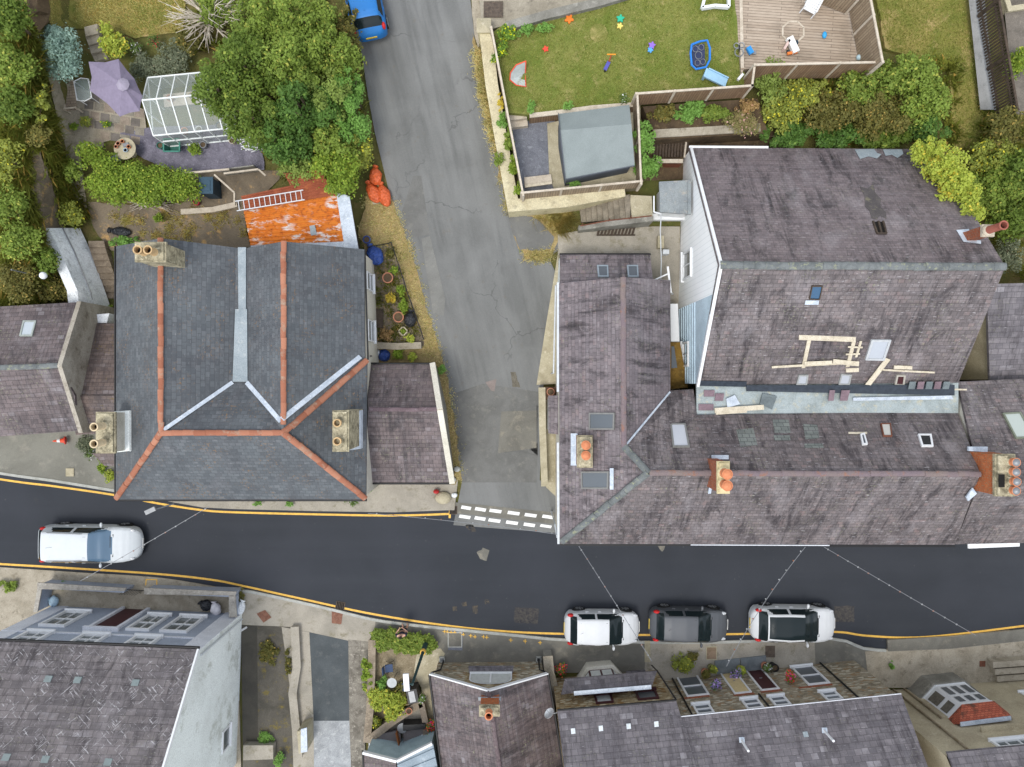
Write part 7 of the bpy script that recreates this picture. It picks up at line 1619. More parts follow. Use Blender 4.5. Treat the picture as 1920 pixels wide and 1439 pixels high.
mb.build('rim', flat('green_rim', (.06, .22, .17), .45), t)
t['label'] = 'dark green plastic trug standing before the greenhouse'
planter(307, 278, .16, .4, T(307, 278), GP, 'green pot with terracotta top left of the trug', None); planter(386, 276, .16, .35, T(386, 276), GREYM, 'grey metal pot in front of the greenhouse, right of the bushy plant', None); planter(440, 268, .16, .35, T(440, 268), RAIL, 'pale pot at the right end of the greenhouse', None)
t = thing('solar_panel', 'small tilted grey panel beside the hedge top', 'panel', G(217, 298)); MB().box(G(217, 298, .6), (.42, .42, .04), rz=R(25), rx=R(-20)).build('panel', flat('panel_grey', (.25, .3, .36), .3), t, bevel=.01); MB().tube([G(217, 298), G(217, 298, .6)], .02).build('stand', GREYM, t)
t = thing('stick_pile', 'pile of white-painted laths at the right of the chip yard', 'pile', G(468, 275))
for i in range(16): a = G(468 + rnd.uniform(-20, 4), 275 + rnd.uniform(-10, 12), .1 + .02 * i); MB().bar(a, a + Vector((rnd.uniform(.7, 1.1), rnd.uniform(-.1, .5), rnd.uniform(0, .15))), .035, .02).build('lath', PVC, t)
t = thing('branch_pile', 'pile of cut dry branches below the hedge', 'pile', G(300, 382)); mb = MB()
for i in range(40): a = G(285 + rnd.uniform(-22, 22), 382 + rnd.uniform(-5, 7), .05 + rnd.random() * .2); q = a + Vector((rnd.uniform(.5, 1.1) * rnd.choice((-1, 1)), rnd.uniform(-.35, .35), rnd.uniform(-.05, .15))); mb.tube([a, a.lerp(q, .5) + Vector((0, .05, .04)), q], [.018, .013, .006], 4)
mb.build('branches', GREYBARK, t)
t = thing('globe_lamp', 'white globe lamp among the bushes on the left hillside', 'lamp', G(82, 520)); p = G(82, 520); MB().tube([p, p + Vector((0, 0, 2.2))], .03).build('post', GREYM, t); MB().ball(P(81, 517, p.z + 2.3), .16, 12).build('globe', PVC, t, smooth=True)
# white wall and garden steps beside the slate house
A_, B_ = Vector(P(172, 428, T(172, 430))), Vector(P(210, 590, T(212, 590))); zw = [P(90, 428, 3.6), P(112, 470, 3.5), P(145, 545, 3.2), P(150, 590, 2.9)]; base = [P(150, 428, 2.0), P(172, 475, 1.8), P(200, 555, 1.5), P(212, 590, 1.3)]
t = thing('limewashed_wall', 'rough whitewashed retaining wall sloping down beside the stone steps', 'wall', base[1]); mb = MB()
for i in range(3): mb.face([zw[i], zw[i + 1], base[i + 1], base[i]]); mb.face([zw[i] + Vector((-.5, 0, 0)), zw[i + 1] + Vector((-.5, 0, 0)), zw[i + 1], zw[i]])
mb.face([zw[3], zw[3] + Vector((-.4, 0, 0)), base[3] + Vector((-1, 0, -.5)), base[3]]); mb.face([zw[0], base[0], base[0] + Vector((-1, 0, -.5)), zw[0] + Vector((-.4, 0, 0))]); mb.build('wall_face', WHITES, t)
mb = MB(); q = [zw[i].lerp(base[i], .45) + Vector((.02, 0, .05)) for i in range(4)]; mb.tube(q, .03, 5); mb.build('pipe', GREYM, t)
mb = MB(); mb.prism([P(176, 590, 3.1), P(205, 588, 3.1), P(200, 606, 3.0), P(178, 606, 3.0)], 2.5); mb.build('wall_end', WHITES, t)
def steps(name, label, pts, ws, z0, z1, mat, nose=None):
    """pts: pixel quads from bottom to top"""
    t = thing(name, label, 'steps', P(*pts[0], z0)); n = len(pts) - 1
    for i in range(n):
        z = z0 + (z1 - z0) * (i + 1) / n; a, b = pts[i], pts[i + 1]; wa, wb = ws[i], ws[i + 1]
        MB().prism([P(a[0] - wa[0], a[1] - wa[1], z), P(a[0] + wa[0], a[1] + wa[1], z), P(b[0] + wb[0], b[1] + wb[1], z), P(b[0] - wb[0], b[1] - wb[1], z)], (z0 - .5,)).build('step', mat, t, bevel=.02)
    return t
steps('stone_steps', 'dark stone steps between the white wall and the slate house', [(208, 560), (206, 548), (204, 536), (201, 524), (198, 512), (194, 500), (190, 488), (186, 476), (182, 464), (180, 452)], [(15, 0)] * 10, 1.3, 2.1, grime('old_step', '7B6F60', '665B4D', '8D816E', 2, .9, .5, 20))
steps('garden_steps', 'stone garden steps between the silver and the yellow-green shrubs', [(190, 112), (183, 98), (178, 82), (172, 66), (170, 48)], [(12, -3)] * 5, T(190, 112), T(170, 48) + .25, CRACK)
sp = [(1088 + i * 10.5, 399 - i * 1.3) for i in range(10)]
steps('concrete_steps', 'flight of concrete steps climbing to the porch below the yellow wall', sp, [(2, 18 + i * .5) for i in range(10)], T(1090, 400), T(1090, 400) + 1.1, grime('step_concrete', '857D6F', '6E675A', '938A78', 2, .92, .5, 20))
patch('steps_landing', [(1182, 366), (1222, 368), (1224, 408), (1182, 408)], PALEC, zf=T(1090, 400) + 1.1, skirt=1)
t = thing('step_wall', 'low wall with rusty handrail along the concrete steps', 'wall', P(1150, 420, 2)); mb = MB(); 
for a, b in (((1085, 428, 2.5), (1140, 420, 2.9)), ((1140, 420, 2.9), (1225, 410, 3.2))): p, q = P(*a), P(*b); mb.prism([p + Vector((0, .12, 0)), p - Vector((0, .12, 0)), q - Vector((0, .12, 0)), q + Vector((0, .12, 0))], (1.5,))
mb.build('wall', RENDERG, t); mb = MB(); mb.tube([P(1088, 424, 3.0), P(1140, 414, 3.35), P(1222, 405, 3.7)], .03)
for a in ((1090, 425, 2.4), (1140, 416, 2.8), (1180, 411, 3.0)): mb.tube([P(*a), P(*a) + Vector((0, 0, .6))], .025)
mb.build('handrail', RUSTP, t)
t = thing('wooden_pallet', 'dark slatted pallet lying below the step wall', 'pallet', P(1155, 434, 2)); mb = MB(); b0 = P(1155, 434, T(1155, 434) + .15)
for i in range(11): mb.box(b0 + Vector((-.85 + i * .17, 0, .0)), (.1, .42, .05), rz=R(-18))
mb.build('slats', DTIMB, t)
for x in (-.18, .18): MB().box(b0 + Vector((0, x, -.05)), (1.9, .06, .06)).build('bearer', DTIMB, t)
p = P(1245, 476, T(1245, 476)); t = thing('water_tank', 'small pale box by the passage wall', 'box', p); MB().box(p + Vector((0, 0, .25)), (.3, .22, .5)).build('box', PIPEW, t, bevel=.03)
tag(MB().box(P(1238, 455, 2.1), (.3, .6, .35)).build('stone_block', PALEC, None, bevel=.02), 'pale stone block in the passage below the porch', 'block')
t = thing('drain_pipe', 'thin pale pipe running down the passage from the porch', 'pipe', P(1238, 405, 3.4)); MB().tube([P(1240, 404, 3.4), P(1238, 430, 3.2), P(1240, 490, 2.6), P(1239, 525, 2.4)], .025).build('pipe', PIPEW, t)
t = thing('waste_pipe', 'white soil pipe with side branch at the rear eaves of the corner house', 'pipe', P(1255, 520, 3.6)); MB().tube([P(1252, 500, 4.4), P(1258, 548, 4.2), P(1261, 552, 2.0)], .05).build('pipe', PVC, t); MB().tube([P(1226, 526, 4.0), P(1254, 513, 4.2)], .035).build('branch', PVC, t)
# walls on the east side of the lane
def wall_run(name, label, pts, top, mat, capm, w_=.35, cat='wall', drop=1.6, capover=.04):
    t = thing(name, label, cat, P(*pts[0], top(*pts[0]))); mb, mc = MB(), MB()
    l, r_ = [], []
    for i, p in enumerate(pts):
        c = P(p[0], p[1], top(*p)); a = P(*pts[max(0, i - 1)], top(*pts[max(0, i - 1)])); b = P(*pts[min(len(pts) - 1, i + 1)], top(*pts[min(len(pts) - 1, i + 1)]))
        d0 = (c - a).normalized() if i else (b - c).normalized(); d1 = (b - c).normalized() if i < len(pts) - 1 else d0
        n0 = Vector((-d0.y, d0.x, 0)).normalized(); n1 = Vector((-d1.y, d1.x, 0)).normalized(); n = (n0 + n1).normalized(); n = n / max(.4, n.dot(n0)); l.append((c, n))
    for (a, na), (b, nb_) in zip(l[:-1], l[1:]):
        for m_, o, dz, dp in ((mb, w_ / 2, 0, drop), (mc, w_ / 2 + capover, .07, .07)):
            m_.prism([a + na * o + Vector((0, 0, dz)), a - na * o + Vector((0, 0, dz)), b - nb_ * o + Vector((0, 0, dz)), b + nb_ * o + Vector((0, 0, dz))], dp)
    mb.build('wall', mat, t); mc.build('coping', capm, t); return t
wall_run('garden_wall', 'cream yellow rendered garden wall turning the corner beside the lane', [(908, 40), (922, 160), (941, 270), (962, 386), (1060, 378), (1171, 358)], lambda x, y: 3.25 + .0035 * (390 - y), YWALL, grime('yellow_coping', 'C2BA9C', 'B0A688', '8E8570', 1.2, .9, .3, 18), .5, drop=2.0)
p = P(907, 47, 4.75); t = thing('wall_pier', 'square pyramid-capped pier at the top of the yellow wall', 'pier', P(907, 47, 3.2)); MB().box(p - Vector((0, 0, .9)), (.54, .54, 1.7)).build('pier', YWALL, t); mb = MB(); c_ = [p + Vector((x, y, -.05)) for x, y in ((-.33, -.33), (.33, -.33), (.33, .33), (-.33, .33))]
for i in range(4): mb.face([c_[i], c_[(i + 1) % 4], p + Vector((0, 0, .12))])
mb.face(c_[::-1]); mb.build('cap', PALEC, t)
wall_run('lane_wall', 'low cream wall beside the corner house, north of the brick pier' if 0 else 'low narrow wall along the foot of the corner house', [(1016, 727), (1017, 800), (1021, 912)], lambda x, y: T(x, y) + .75, CREAM, PALEC, .26, drop=1.0)
t = thing('brick_pier', 'low brick pier with flower pot at the end of the lane wall', 'pier', G(1032, 738)); MB().box(G(1032, 738, .25), (.75, .6, .55)).build('pier', BRICKR, t); MB().box(G(1032, 738, .54), (.8, .65, .06)).build('cap', grime('brown_cap', '6B5443', '5A4536', None, 3), t)
t = thing('side_porch', 'tiny slate pent roof on the lane side of the corner house', 'porch', P(1038, 780, .8)); MB().prism([P(1028, 742, 2.3), P(1048, 742, 2.7), P(1048, 815, 2.7), P(1028, 813, 2.3)], .1).build('roof', PURPLE2, t); MB().prism([P(1029, 746, 2.2), P(1046, 746, 2.2), P(1046, 810, 2.2), P(1029, 808, 2.2)], (.4,)).build('wall', WHITEW, t)
# fences
def fence(name, label, pts, h_, mat, post_step=1.8, railm=RAIL, slat=0, cat='fence', th=.04, postw=.1):
    """pts: (px,py,z) along the TOP edge"""
    t = thing(name, label, cat, P(*pts[0]) - Vector((0, 0, h_)), 'garden fences')
    for i, (a, b) in enumerate(zip(pts[:-1], pts[1:])):
        p, q = P(*a), P(*b); d = q - p; s = Vector((-d.y, d.x, 0)).normalized() * th
        n = max(1, round(d.length / post_step))
        for k in range(n):
            u, v_ = p + d * k / n, p + d * (k + 1) / n; mb = MB()
            if slat:
                m_ = int((v_ - u).length / slat)
                for j in range(m_): x = u.lerp(v_, (j + .5) / m_); mb.obox(x - d.normalized() * slat * .3 - s / 2 - Vector((0, 0, h_)), d.normalized() * slat * .6, s, Vector((0, 0, h_)))
                mb.bar(u - Vector((0, 0, .3)), v_ - Vector((0, 0, .3)), .05, .08); mb.bar(u - Vector((0, 0, h_ - .25)), v_ - Vector((0, 0, h_ - .25)), .05, .08)
            else: mb.obox(u - s / 2 - Vector((0, 0, h_)), v_ - u, s, Vector((0, 0, h_ - .02)))
            mb.build('panel', mat, t)
        for k in range(n + (1 if i == len(pts) - 2 else 0)): x = p + d * k / n; MB().box(x - Vector((0, 0, h_ / 2 - .02)), (postw, postw, h_ + .06), rz=math.atan2(d.y, d.x)).build('post', railm, t)
        MB().bar(p + Vector((0, 0, .0)), q + Vector((0, 0, .0)), .09, .06).build('rail', railm, t)
    return t
fence('garden_fence', 'grey rail fence along the inside of the yellow wall', [(921, 52, 5.2), (950, 205, 4.9), (981, 366, 4.4)], 1.0, WOODG, 2.5)
fence('garden_fence', 'short board fence on the yellow wall south of the shed', [(978, 362, 4.45), (1203, 340, 4.45)], 1.1, WOODG, 1.9)
fence('garden_fence', 'board fence running down the east side of the shed', [(1195, 178, 5.3), (1202, 345, 4.5)], 1.1, WOODG, 1.8)
fence('garden_fence', 'brown board fence along the south edge of the lawn', [(1193, 176, 5.35), (1410, 161, 5.35)], 1.3, WOODB, 1.9)
fence('garden_fence', 'short oblique fence piece joining lawn fence and deck fence', [(1410, 161, 5.35), (1415, 122, 5.6)], 1.4, WOODB, 1.9)
fence('garden_fence', 'brown board fence along the south edge of the deck', [(1415, 122, 5.7), (1655, 117, 5.7)], 1.5, WOODB, 1.9)
fence('garden_fence', 'tall board fence on the east side of the deck', [(1655, 117, 6.2), (1621, -60, 6.4)], 1.75, WOODG, 1.9)
fence('garden_fence', 'board fence at the top of the deck behind the white chair', [(1580, -8, 6.2), (1540, 20, 6.2)] if 0 else [(1621, -14, 6.3), (1555, -40, 6.3)], 1.75, WOODG, 1.9)
fence('slatted_fence', 'tall dark slatted fence right of the grey path', [(1866, -60, 5.6), (1873, 0, 5.45), (1908, 206, 4.8)], 1.4, DTIMB, 2.0, DTIMB, .13)
wall_run('plot_kerb', 'pale concrete edging around the dark plot at the top right', [(1878, -30), (1892, 18), (1930, 12)], lambda x, y: T(x, y) + .65, PALEC, PALEC, .16, drop=.4)
t = thing('low_fence', 'low wooden rail frame below the chip yard', 'fence', P(345, 322, 3)); 
for a, b in (((340, 326, 3.4), (430, 318, 3.4)), ((420, 326, 3.3), (485, 318, 3.3)), ((485, 318, 3.3), (498, 330, 3.2)), ((402, 328, 3.4), (440, 362, 3.2)), ((440, 362, 3.2), (440, 385, 3.0))): MB().bar(P(*a), P(*b), .08, .1).build('rail', RAIL, t)
MB().obox(P(425, 330, 2.3), P(488, 322, 2.3) - P(425, 330, 2.3), (0, .05, 0), (0, 0, .9)).build('panel', RENDERG, t)
wall_run('yard_kerb', 'timber sleeper edging in the earth yard', [(340, 398), (400, 394), (445, 384)], lambda x, y: T(x, y) + .25, RAIL, RAIL, .18, drop=.4)
t = thing('chain_fence', 'low black chain fence around the front garden', 'fence', G(735, 455)); ptsf = [(692, 462), (733, 455), (748, 500), (764, 550), (780, 595), (794, 636)]
for x, y in ptsf: MB().tube([G(x, y), G(x, y, .55)], .03).build('post', BLACKP, t)
for a, b in zip(ptsf[:-1], ptsf[1:]):
    p, q = G(*a, .5), G(*b, .5); c = [p.lerp(q, i / 8) - Vector((0, 0, .15 * 4 * (i / 8) * (1 - i / 8))) for i in range(9)]; MB().tube(c, .025, 5).build('chain', BLACKP, t)
wall_run('area_wall', 'low grey wall closing the front garden above the light well', [(700, 648), (745, 650), (790, 648)], lambda x, y: T(x, y) + .3, RENDERG, CRACK, .25, drop=.6)
# garden shed
t = thing('garden_shed', 'green-grey felt roofed garden shed on a concrete base', 'shed', P(1120, 280, 3.42)); zS_ = 4.95; zR_ = 5.75
mb = MB(); roofmb(mb, [(1047, 214, zS_), (1180, 197, zS_), (1184, 233, zR_), (1050, 245, zR_)], .06); roofmb(mb, [(1050, 245, zR_), (1184, 233, zR_), (1190, 310, zS_), (1060, 336, zS_)], .06); mb.build('roof', FELT, t)
i0 = lambda px, py, z, dx, dy: P(px, py, z) + Vector((dx, dy, -.08)); mb = MB(); walls(mb, [i0(1047, 214, zS_, .08, -.08), i0(1050, 245, zR_, .08, 0), i0(1060, 336, zS_, .08, .1), i0(1190, 310, zS_, -.1, .1), i0(1184, 233, zR_, -.1, 0), i0(1180, 197, zS_, -.1, -.08)], 3.42); mb.build('wall', FELTD, t)
mb = MB(); mb.bar(P(1047, 214, zS_), P(1050, 245, zR_), .03, .12); mb.bar(P(1050, 245, zR_), P(1060, 336, zS_), .03, .12); mb.bar(P(1060, 337, zS_ - .03), P(1190, 311, zS_ - .03), .03, .1); mb.build('bargeboard', FELTD, t)
t = thing('raised_bed', 'wooden sleeper bed with boards in the gravel yard', 'planter', P(1000, 345, 3.35)); mb = MB(); MB().prism([P(983, 333, 3.6), P(1033, 327, 3.6), P(1035, 342, 3.6), P(984, 350, 3.6)], .25).build('box', RAIL, t); MB().bar(P(984, 350, 3.68), P(1035, 343, 3.68), .12, .06).build('board', TIMB, t)
wall_run('lawn_edge', 'timber retaining edge between lawn and gravel yard', [(993, 218), (1045, 212), (1110, 203), (1192, 197)], lambda x, y: 4.15, WOODB, RAIL, .12, drop=1.0)
for i, (a, b) in enumerate((((960, 203), (986, 201)), ((961, 217), (989, 214)))): pass
steps('lawn_steps', 'timber steps from the gravel yard up to the lawn', [(974, 238), (972, 224), (970, 210), (968, 200)], [(16, -2)] * 4, 3.4, 4.1, RAIL)
wall_run('forecourt_wall', 'grey block wall along the top edge of the lawn', [(950, 50), (1020, 30), (1120, 6), (1180, -12)], lambda x, y: zl(x, y) + .25, RENDERG, RENDERG, .3, drop=.8)
wall_run('bed_wall', 'concrete kerb wall along the bottom of the terrace bed', [(1225, 252), (1330, 246), (1425, 240)], lambda x, y: 3.7, CRACK, CRACK, .3, drop=1.5)
t = thing('leaning_panel', 'dark slatted panel lying in the gap behind the tall house', 'panel', P(1255, 275, 2.7)); mb = MB()
for i in range(12): a = P(1228 + i * 5.6, 262, 2.9); mb.bar(a, P(1226 + i * 5.6, 295, 2.75), .1, .04)
mb.build('slats', DTIMB, t); MB().bar(P(1226, 262, 2.98), P(1292, 262, 2.98), .08, .06).build('rail', RAIL, t); MB().bar(P(1287, 262, 2.98), P(1283, 296, 2.85), .08, .06).build('rail', RAIL, t)
wall_run('brown_fence_base', 'low red-brown board wall beside the porch', [(1230, 303), (1280, 303)], lambda x, y: 3.2, grime('redwood', '7A4A38', '66402F', None, 3), RAIL, .1, cat='fence', drop=.8)
# deck
t = thing('deck', 'weathered timber deck with octagonal inlay in the corner of the garden', 'deck', P(1500, 70, 4.4)); zd = 4.45
MB().prism([P(1372, -60, zd), P(1622, -60, zd), P(1650, 118, zd - .0), P(1395, 130, zd), P(1390, 140, zd)], .5).build('boards', DECK, t)
mb = MB(); c_ = P(1487, 60, zd); oc = [c_ + Vector((.52 * math.cos(R(22.5 + 45 * i)), .5 * math.sin(R(22.5 + 45 * i)), .012)) for i in range(8)]
for i in range(8): mb.bar(oc[i], oc[(i + 1) % 8], .08, .02)
mb.build('octagon_inlay', RAIL, t); mb = MB(); mb.bar(P(1388, -60, zd + .02), P(1392, 128, zd + .02), .14, .03); mb.bar(P(1604, 0, zd + .06), P(1628, 112, zd + .06), .2, .15); mb.build('edge_board', RAIL, t)
# toys and furniture on lawn and deck
def star(px, py, r_, m_, label, z=None):
    p = P(px, py, (zl(px, py) if z is None else z) + .03); mb = MB(); pts = []
    for k in range(20): a = 2 * math.pi * k / 20; q = r_ * (.78 + .26 * math.cos(5 * a)); pts.append((q * math.cos(a), q * math.sin(a), .07))
    mb.prism(pts, .07); o = mb.build('toy_star', m_, None, bevel=.02); o.location = p; o.rotation_euler = (0, 0, rnd.random() * 6); tag(o, label, 'toy', 'star-shaped toys on the lawn')
    return o
C = lambda n, c: flat(n, c, .4, 0, .08)
star(1067, 37, .22, C('toy_orange', (.75, .2, .03)), 'orange star toy at the top edge of the lawn'); star(1163, 36, .19, C('toy_green', (.03, .42, .25)), 'green star toy at the top of the lawn'); star(1162, 50, .15, C('toy_yellow', (.75, .6, .15)), 'yellow star toy next to the green one'); star(1023, 93, .15, C('toy_red', (.7, .07, .04)), 'red star toy above the pop-up goal'); star(1222, 86, .17, C('toy_purple', (.26, .14, .55)), 'purple star toy in the middle of the lawn'); star(1219, 95, .14, C('toy_blue', (.1, .35, .7)), 'light blue star toy touching the purple one')
p = P(972, 160, zl(972, 160)); t = thing('popup_goal', 'half-round pop-up goal with grey mesh and red edging', 'goal', p); arc = [P(986, 115, p.z + .8), P(968, 122, p.z + .7), P(957, 137, p.z + .45), P(956, 150, p.z + .2), P(968, 160, p.z + .03), P(986, 163, p.z + .02)]; back_ = P(985, 138, p.z + .02)
mb = MB()
for a, b in zip(arc[:-1], arc[1:]): mb.face([a, b, back_])
mb.build('netting', flat('goal_net', (.42, .46, .45), .8), t); MB().tube(arc + [back_, arc[0]], .03, 6).build('red_edging', C('goal_red', (.7, .1, .05)), t)
p = P(1313, 103, zl(1313, 103)); t = thing('target_net', 'blue framed target net with five holes standing on the lawn', 'toy goal', p); bl_ = C('goal_blue', (.03, .2, .62)); oval = [(1297, 84), (1312, 78), (1326, 76), (1331, 90), (1331, 112), (1324, 126), (1305, 130), (1297, 122), (1295, 100)]
MB().tube([P(x, y, p.z + .25) for x, y in oval + oval[:1]], .05, 6).build('frame', bl_, t); MB().prism([P(x, y, p.z + .22) for x, y in ((1298, 86), (1321, 82), (1322, 122), (1306, 127), (1299, 120))], .02).build('net', flat('navy_net', (.03, .04, .09), .8), t)
for x, y, r_ in ((1304, 92, .13), (1315, 89, .12), (1310, 104, .16), (1308, 118, .12), (1318, 116, .12)): q = P(x, y, p.z + .25); MB().tube([q + Vector((r_ * math.cos(a * .7), r_ * 1.1 * math.sin(a * .7), 0)) for a in range(10)], .015, 4).build('hole_ring', GREYM, t)
for x, y in ((1297, 84), (1326, 76), (1324, 126), (1298, 122)): MB().tube([P(x, y, p.z), P(x, y, p.z + .25)], .03).build('leg', bl_, t)
p = P(1345, 147, zl(1345, 147)); t = thing('toy_slide', 'pale blue toy slide lying by the lawn fence', 'slide', p); LB = C('slide_blue', (.32, .52, .68)); a, b = P(1325, 138, p.z + .35), P(1362, 156, p.z + .15); d = b - a; s = Vector((-d.y, d.x, 0)).normalized()
MB().obox(a - s * .2, d, s * .4, (0, 0, .03)).build('chute', LB, t)
for k in (-1, 1): MB().bar(a + s * .21 * k + Vector((0, 0, .05)), b + s * .21 * k + Vector((0, 0, .05)), .05, .12).build('side', LB, t)
MB().obox(a - s * .2 - d.normalized() * .1 - Vector((0, 0, .35)), d.normalized() * .1, s * .4, (0, 0, .4)).build('support', LB, t)
p = P(1139, 126, zl(1139, 126)); t = thing('toy_scooter', 'toy scooter with purple deck and orange handlebar on the lawn', 'scooter', p); PU = C('toy_indigo', (.09, .09, .35)); a, b = P(1134, 132, p.z + .1), P(1142, 116, p.z + .1); MB().bar(a, b, .16, .05).build('deck', PU, t); MB().tube([b, b + Vector((.03, .08, .55))], .025).build('stem', C('toy_red2', (.6, .08, .05)), t); c_ = b + Vector((.03, .08, .55)); MB().tube([c_ - Vector((.2, 0, 0)), c_ + Vector((.2, 0, 0))], .03).build('handlebar', C('toy_orange2', (.75, .3, .03)), t)
for q in (a, b): MB().lathe(q - Vector((0, 0, .04)), [(.07, -.03), (.07, .03)], 12, axis=(1, .2, 0)).build('wheel', BLACKP, t)
# deck chair
p = P(1515, 20, zd); t = thing('garden_chair', 'white slatted garden chair on the deck', 'chair', (0, 0, 0))
for k in range(5): MB().box((0, -.25 + k * .12, .42), (.58, .1, .03)).build('seat_slat', PVC, t)
MB().box((0, .36, .72), (.6, .06, .62), rx=R(-18)).build('backrest', PVC, t)
for sx in (-.29, .29):
    MB().box((sx, .02, .62), (.07, .62, .04)).build('armrest', PVC, t)
    for sy in (-.27, .27): MB().box((sx, sy, .3), (.05, .05, .62)).build('leg', PVC, t)
t.location = p; t.rotation_euler = (0, 0, R(-28))
p = P(1482, 92, zd); t = thing('toy_pram', 'white and orange toy vehicle lying on the deck', 'toy', p); MB().box(p + Vector((0, .05, .25)), (.3, .75, .2), rz=R(25)).build('body', WHITEP, t, bevel=.08); MB().box(p + Vector((.0, -.28, .2)), (.45, .12, .1), rz=R(10)).build('bumper', C('toy_orange3', (.7, .2, .04)), t, bevel=.03); MB().box(p + Vector((-.28, .05, .2)), (.1, .5, .3), rz=R(-30)).build('handle', flat('toy_pink', (.6, .45, .4), .5), t, bevel=.03)
for dx, dy in ((-.15, -.2), (.2, -.1), (-.05, .35), (.25, .25)): MB().lathe(p + Vector((dx, dy, .1)), [(.1, -.03), (.1, .03)], 12, axis=(1, .3, 0)).build('wheel', BIN, t)
tag(MB().ball(P(1546, 66, zd + .12), (.1, .16, .12), 10).build('toy_bottle', C('sky_blue', (.04, .35, .7)), None, smooth=True), 'bright blue oval toy on the deck', 'toy')
tag(MB().ball(P(1611, 108, zd + .13), .13, 12).build('ball', flat('pale_ball', (.45, .6, .65), .4), None, smooth=True), 'pale blue ball in the corner of the deck', 'ball')
t = thing('toy_truck', 'blue toy truck at the left edge of the deck', 'toy', P(1404, 98, zd)); p = P(1404, 98, zd); MB().box(p + Vector((0, 0, .15)), (.2, .34, .16), rz=R(30)).build('cab', C('sky_blue2', (.03, .25, .6)), t, bevel=.03); MB().box(p + Vector((.15, -.06, .08)), (.3, .16, .08), rz=R(-5)).build('bed', GREYM, t, bevel=.02)
t = thing('tricycle', 'small black tricycle leaning at the deck edge', 'tricycle', P(1382, 104, zd - .2)); p = P(1382, 104, zl(1382, 104))
for dx, dy, r_ in ((0, 0, .2), (-.12, .3, .12), (.12, .32, .12)): MB().tube([p + Vector((dx + r_ * math.cos(a * .7), dy + r_ * math.sin(a * .7), .3)) for a in range(10)], .025, 5).build('wheel', GREYM, t)
MB().tube([p + Vector((0, 0, .3)), p + Vector((0, .3, .35))], .03).build('frame', BLACKP, t)
t = thing('play_frame', 'white open frame at the top edge of the lawn', 'frame', P(1340, 8, 4.6))
for a, b in (((1316, 16), (1320, 0)), ((1316, 16), (1340, 12)), ((1340, 12), (1366, 14)), ((1366, 14), (1366, -10))): MB().bar(P(*a, 4.9), P(*b, 4.9), .12, .2).build('side', PVC, t)
tag(MB().box(P(1388, 145, zl(1388, 145) + .1), (.12, .35, .15), rz=R(-40)).build('toy_box', PVC, None, bevel=.03), 'white toy part by the fence corner', 'toy')
# ---------------------------------------------------------------- south gardens
wall_run('seating_wall', 'low stone wall on the left of the seating garden', [(698, 1200), (697, 1260), (694, 1330), (688, 1392)], lambda x, y: .55, STONE, grime('brown_coping', '8C8070', '776C5D', 'A0937F', 2, .9, .4, 20), .3, drop=.6)
wall_run('seating_wall', 'oblique stone wall between seating garden and sunken yard', [(690, 1388), (740, 1350), (790, 1318)], lambda x, y: .6, STONE, grime('brown_coping2', '8C8070', '776C5D', 'A0937F', 2, .9, .4, 20), .3, drop=.6)
wall_run('seating_wall', 'narrow stone wall beside the path along the cottage', [(790, 1318), (797, 1350), (801, 1405)], lambda x, y: .6, STONE, grime('brown_coping3', '80766A', '6C6257', '948876', 2, .9, .4, 20), .22, drop=.6)
wall_run('drive_wall', 'pale broken concrete wall beside the weedy yard', [(553, 1175), (557, 1250), (549, 1300), (556, 1370), (560, 1420)], lambda x, y: .34, CONC, CONC, .34, drop=.5)
t = thing('gate_pier', 'pale blue-topped block pier at the bottom of the drive wall', 'pier', P(568, 1400, .1)); MB().prism([P(557, 1372, 1.3), P(574, 1366, 1.3), P(575, 1410, 1.3), P(560, 1414, 1.3)], 1.25).build('pier', PALEC, t); MB().prism([P(564, 1368, 1.38), P(575, 1365, 1.38), P(576, 1410, 1.38), P(564, 1412, 1.38)], .07).build('cap', LEADW, t)
NAVY = flat('navy_fabric', (.045, .07, .13), .8)
def folding(px, py, rz, label):
    t = thing('folding_chair', label, 'chair', (0, 0, 0), 'bistro chairs'); MB().box((0, 0, .45), (.4, .4, .025)).build('seat', NAVY, t, bevel=.01); MB().box((-.24, 0, .72), (.03, .4, .28), ry=R(-14)).build('backrest', NAVY, t)
    for sy in (-.21, .21): MB().tube([(-.28, sy, .9), (.2, sy, .0)], .012).build('leg', BLACKP, t); MB().tube([(.2, sy, .45), (-.22, sy, .0)], .012).build('leg', BLACKP, t)
    t.location = P(px, py, .11); t.rotation_euler = (0, 0, rz); return t
folding(732, 1247, R(5), 'navy folding chair above the bistro table'); folding(763, 1282, R(180), 'navy folding chair right of the bistro table, under the lantern')
p = P(739, 1270, .11); t = thing('bistro_table', 'small round pale grey bistro table', 'table', p); MB().lathe(p, [(.24, .7), (.25, .715), (.01, .72)], 24).build('top', flat('table_grey', (.4, .42, .43), .5), t)
for a in range(3): MB().tube([p + Vector((0, 0, .5)), p + Vector((.3 * math.cos(a * 2.1 + 1), .3 * math.sin(a * 2.1 + 1), 0))], .013).build('leg', BLACKP, t)
MB().tube([p + Vector((0, 0, .45)), p + Vector((0, 0, .7))], .02).build('stem', BLACKP, t)
p = P(778, 1292, .11); t = thing('barbecue', 'barbecue under a black cover in the seating garden', 'barbecue', p); MB().box(p + Vector((0, 0, .5)), (.55, .7, .85), rz=R(12)).build('cover', BLACKP, t, bevel=.12); MB().box(p + Vector((-.02, 0, .93)), (.3, .55, .04), rz=R(12)).build('lid_panel', GREYM, t, bevel=.02)
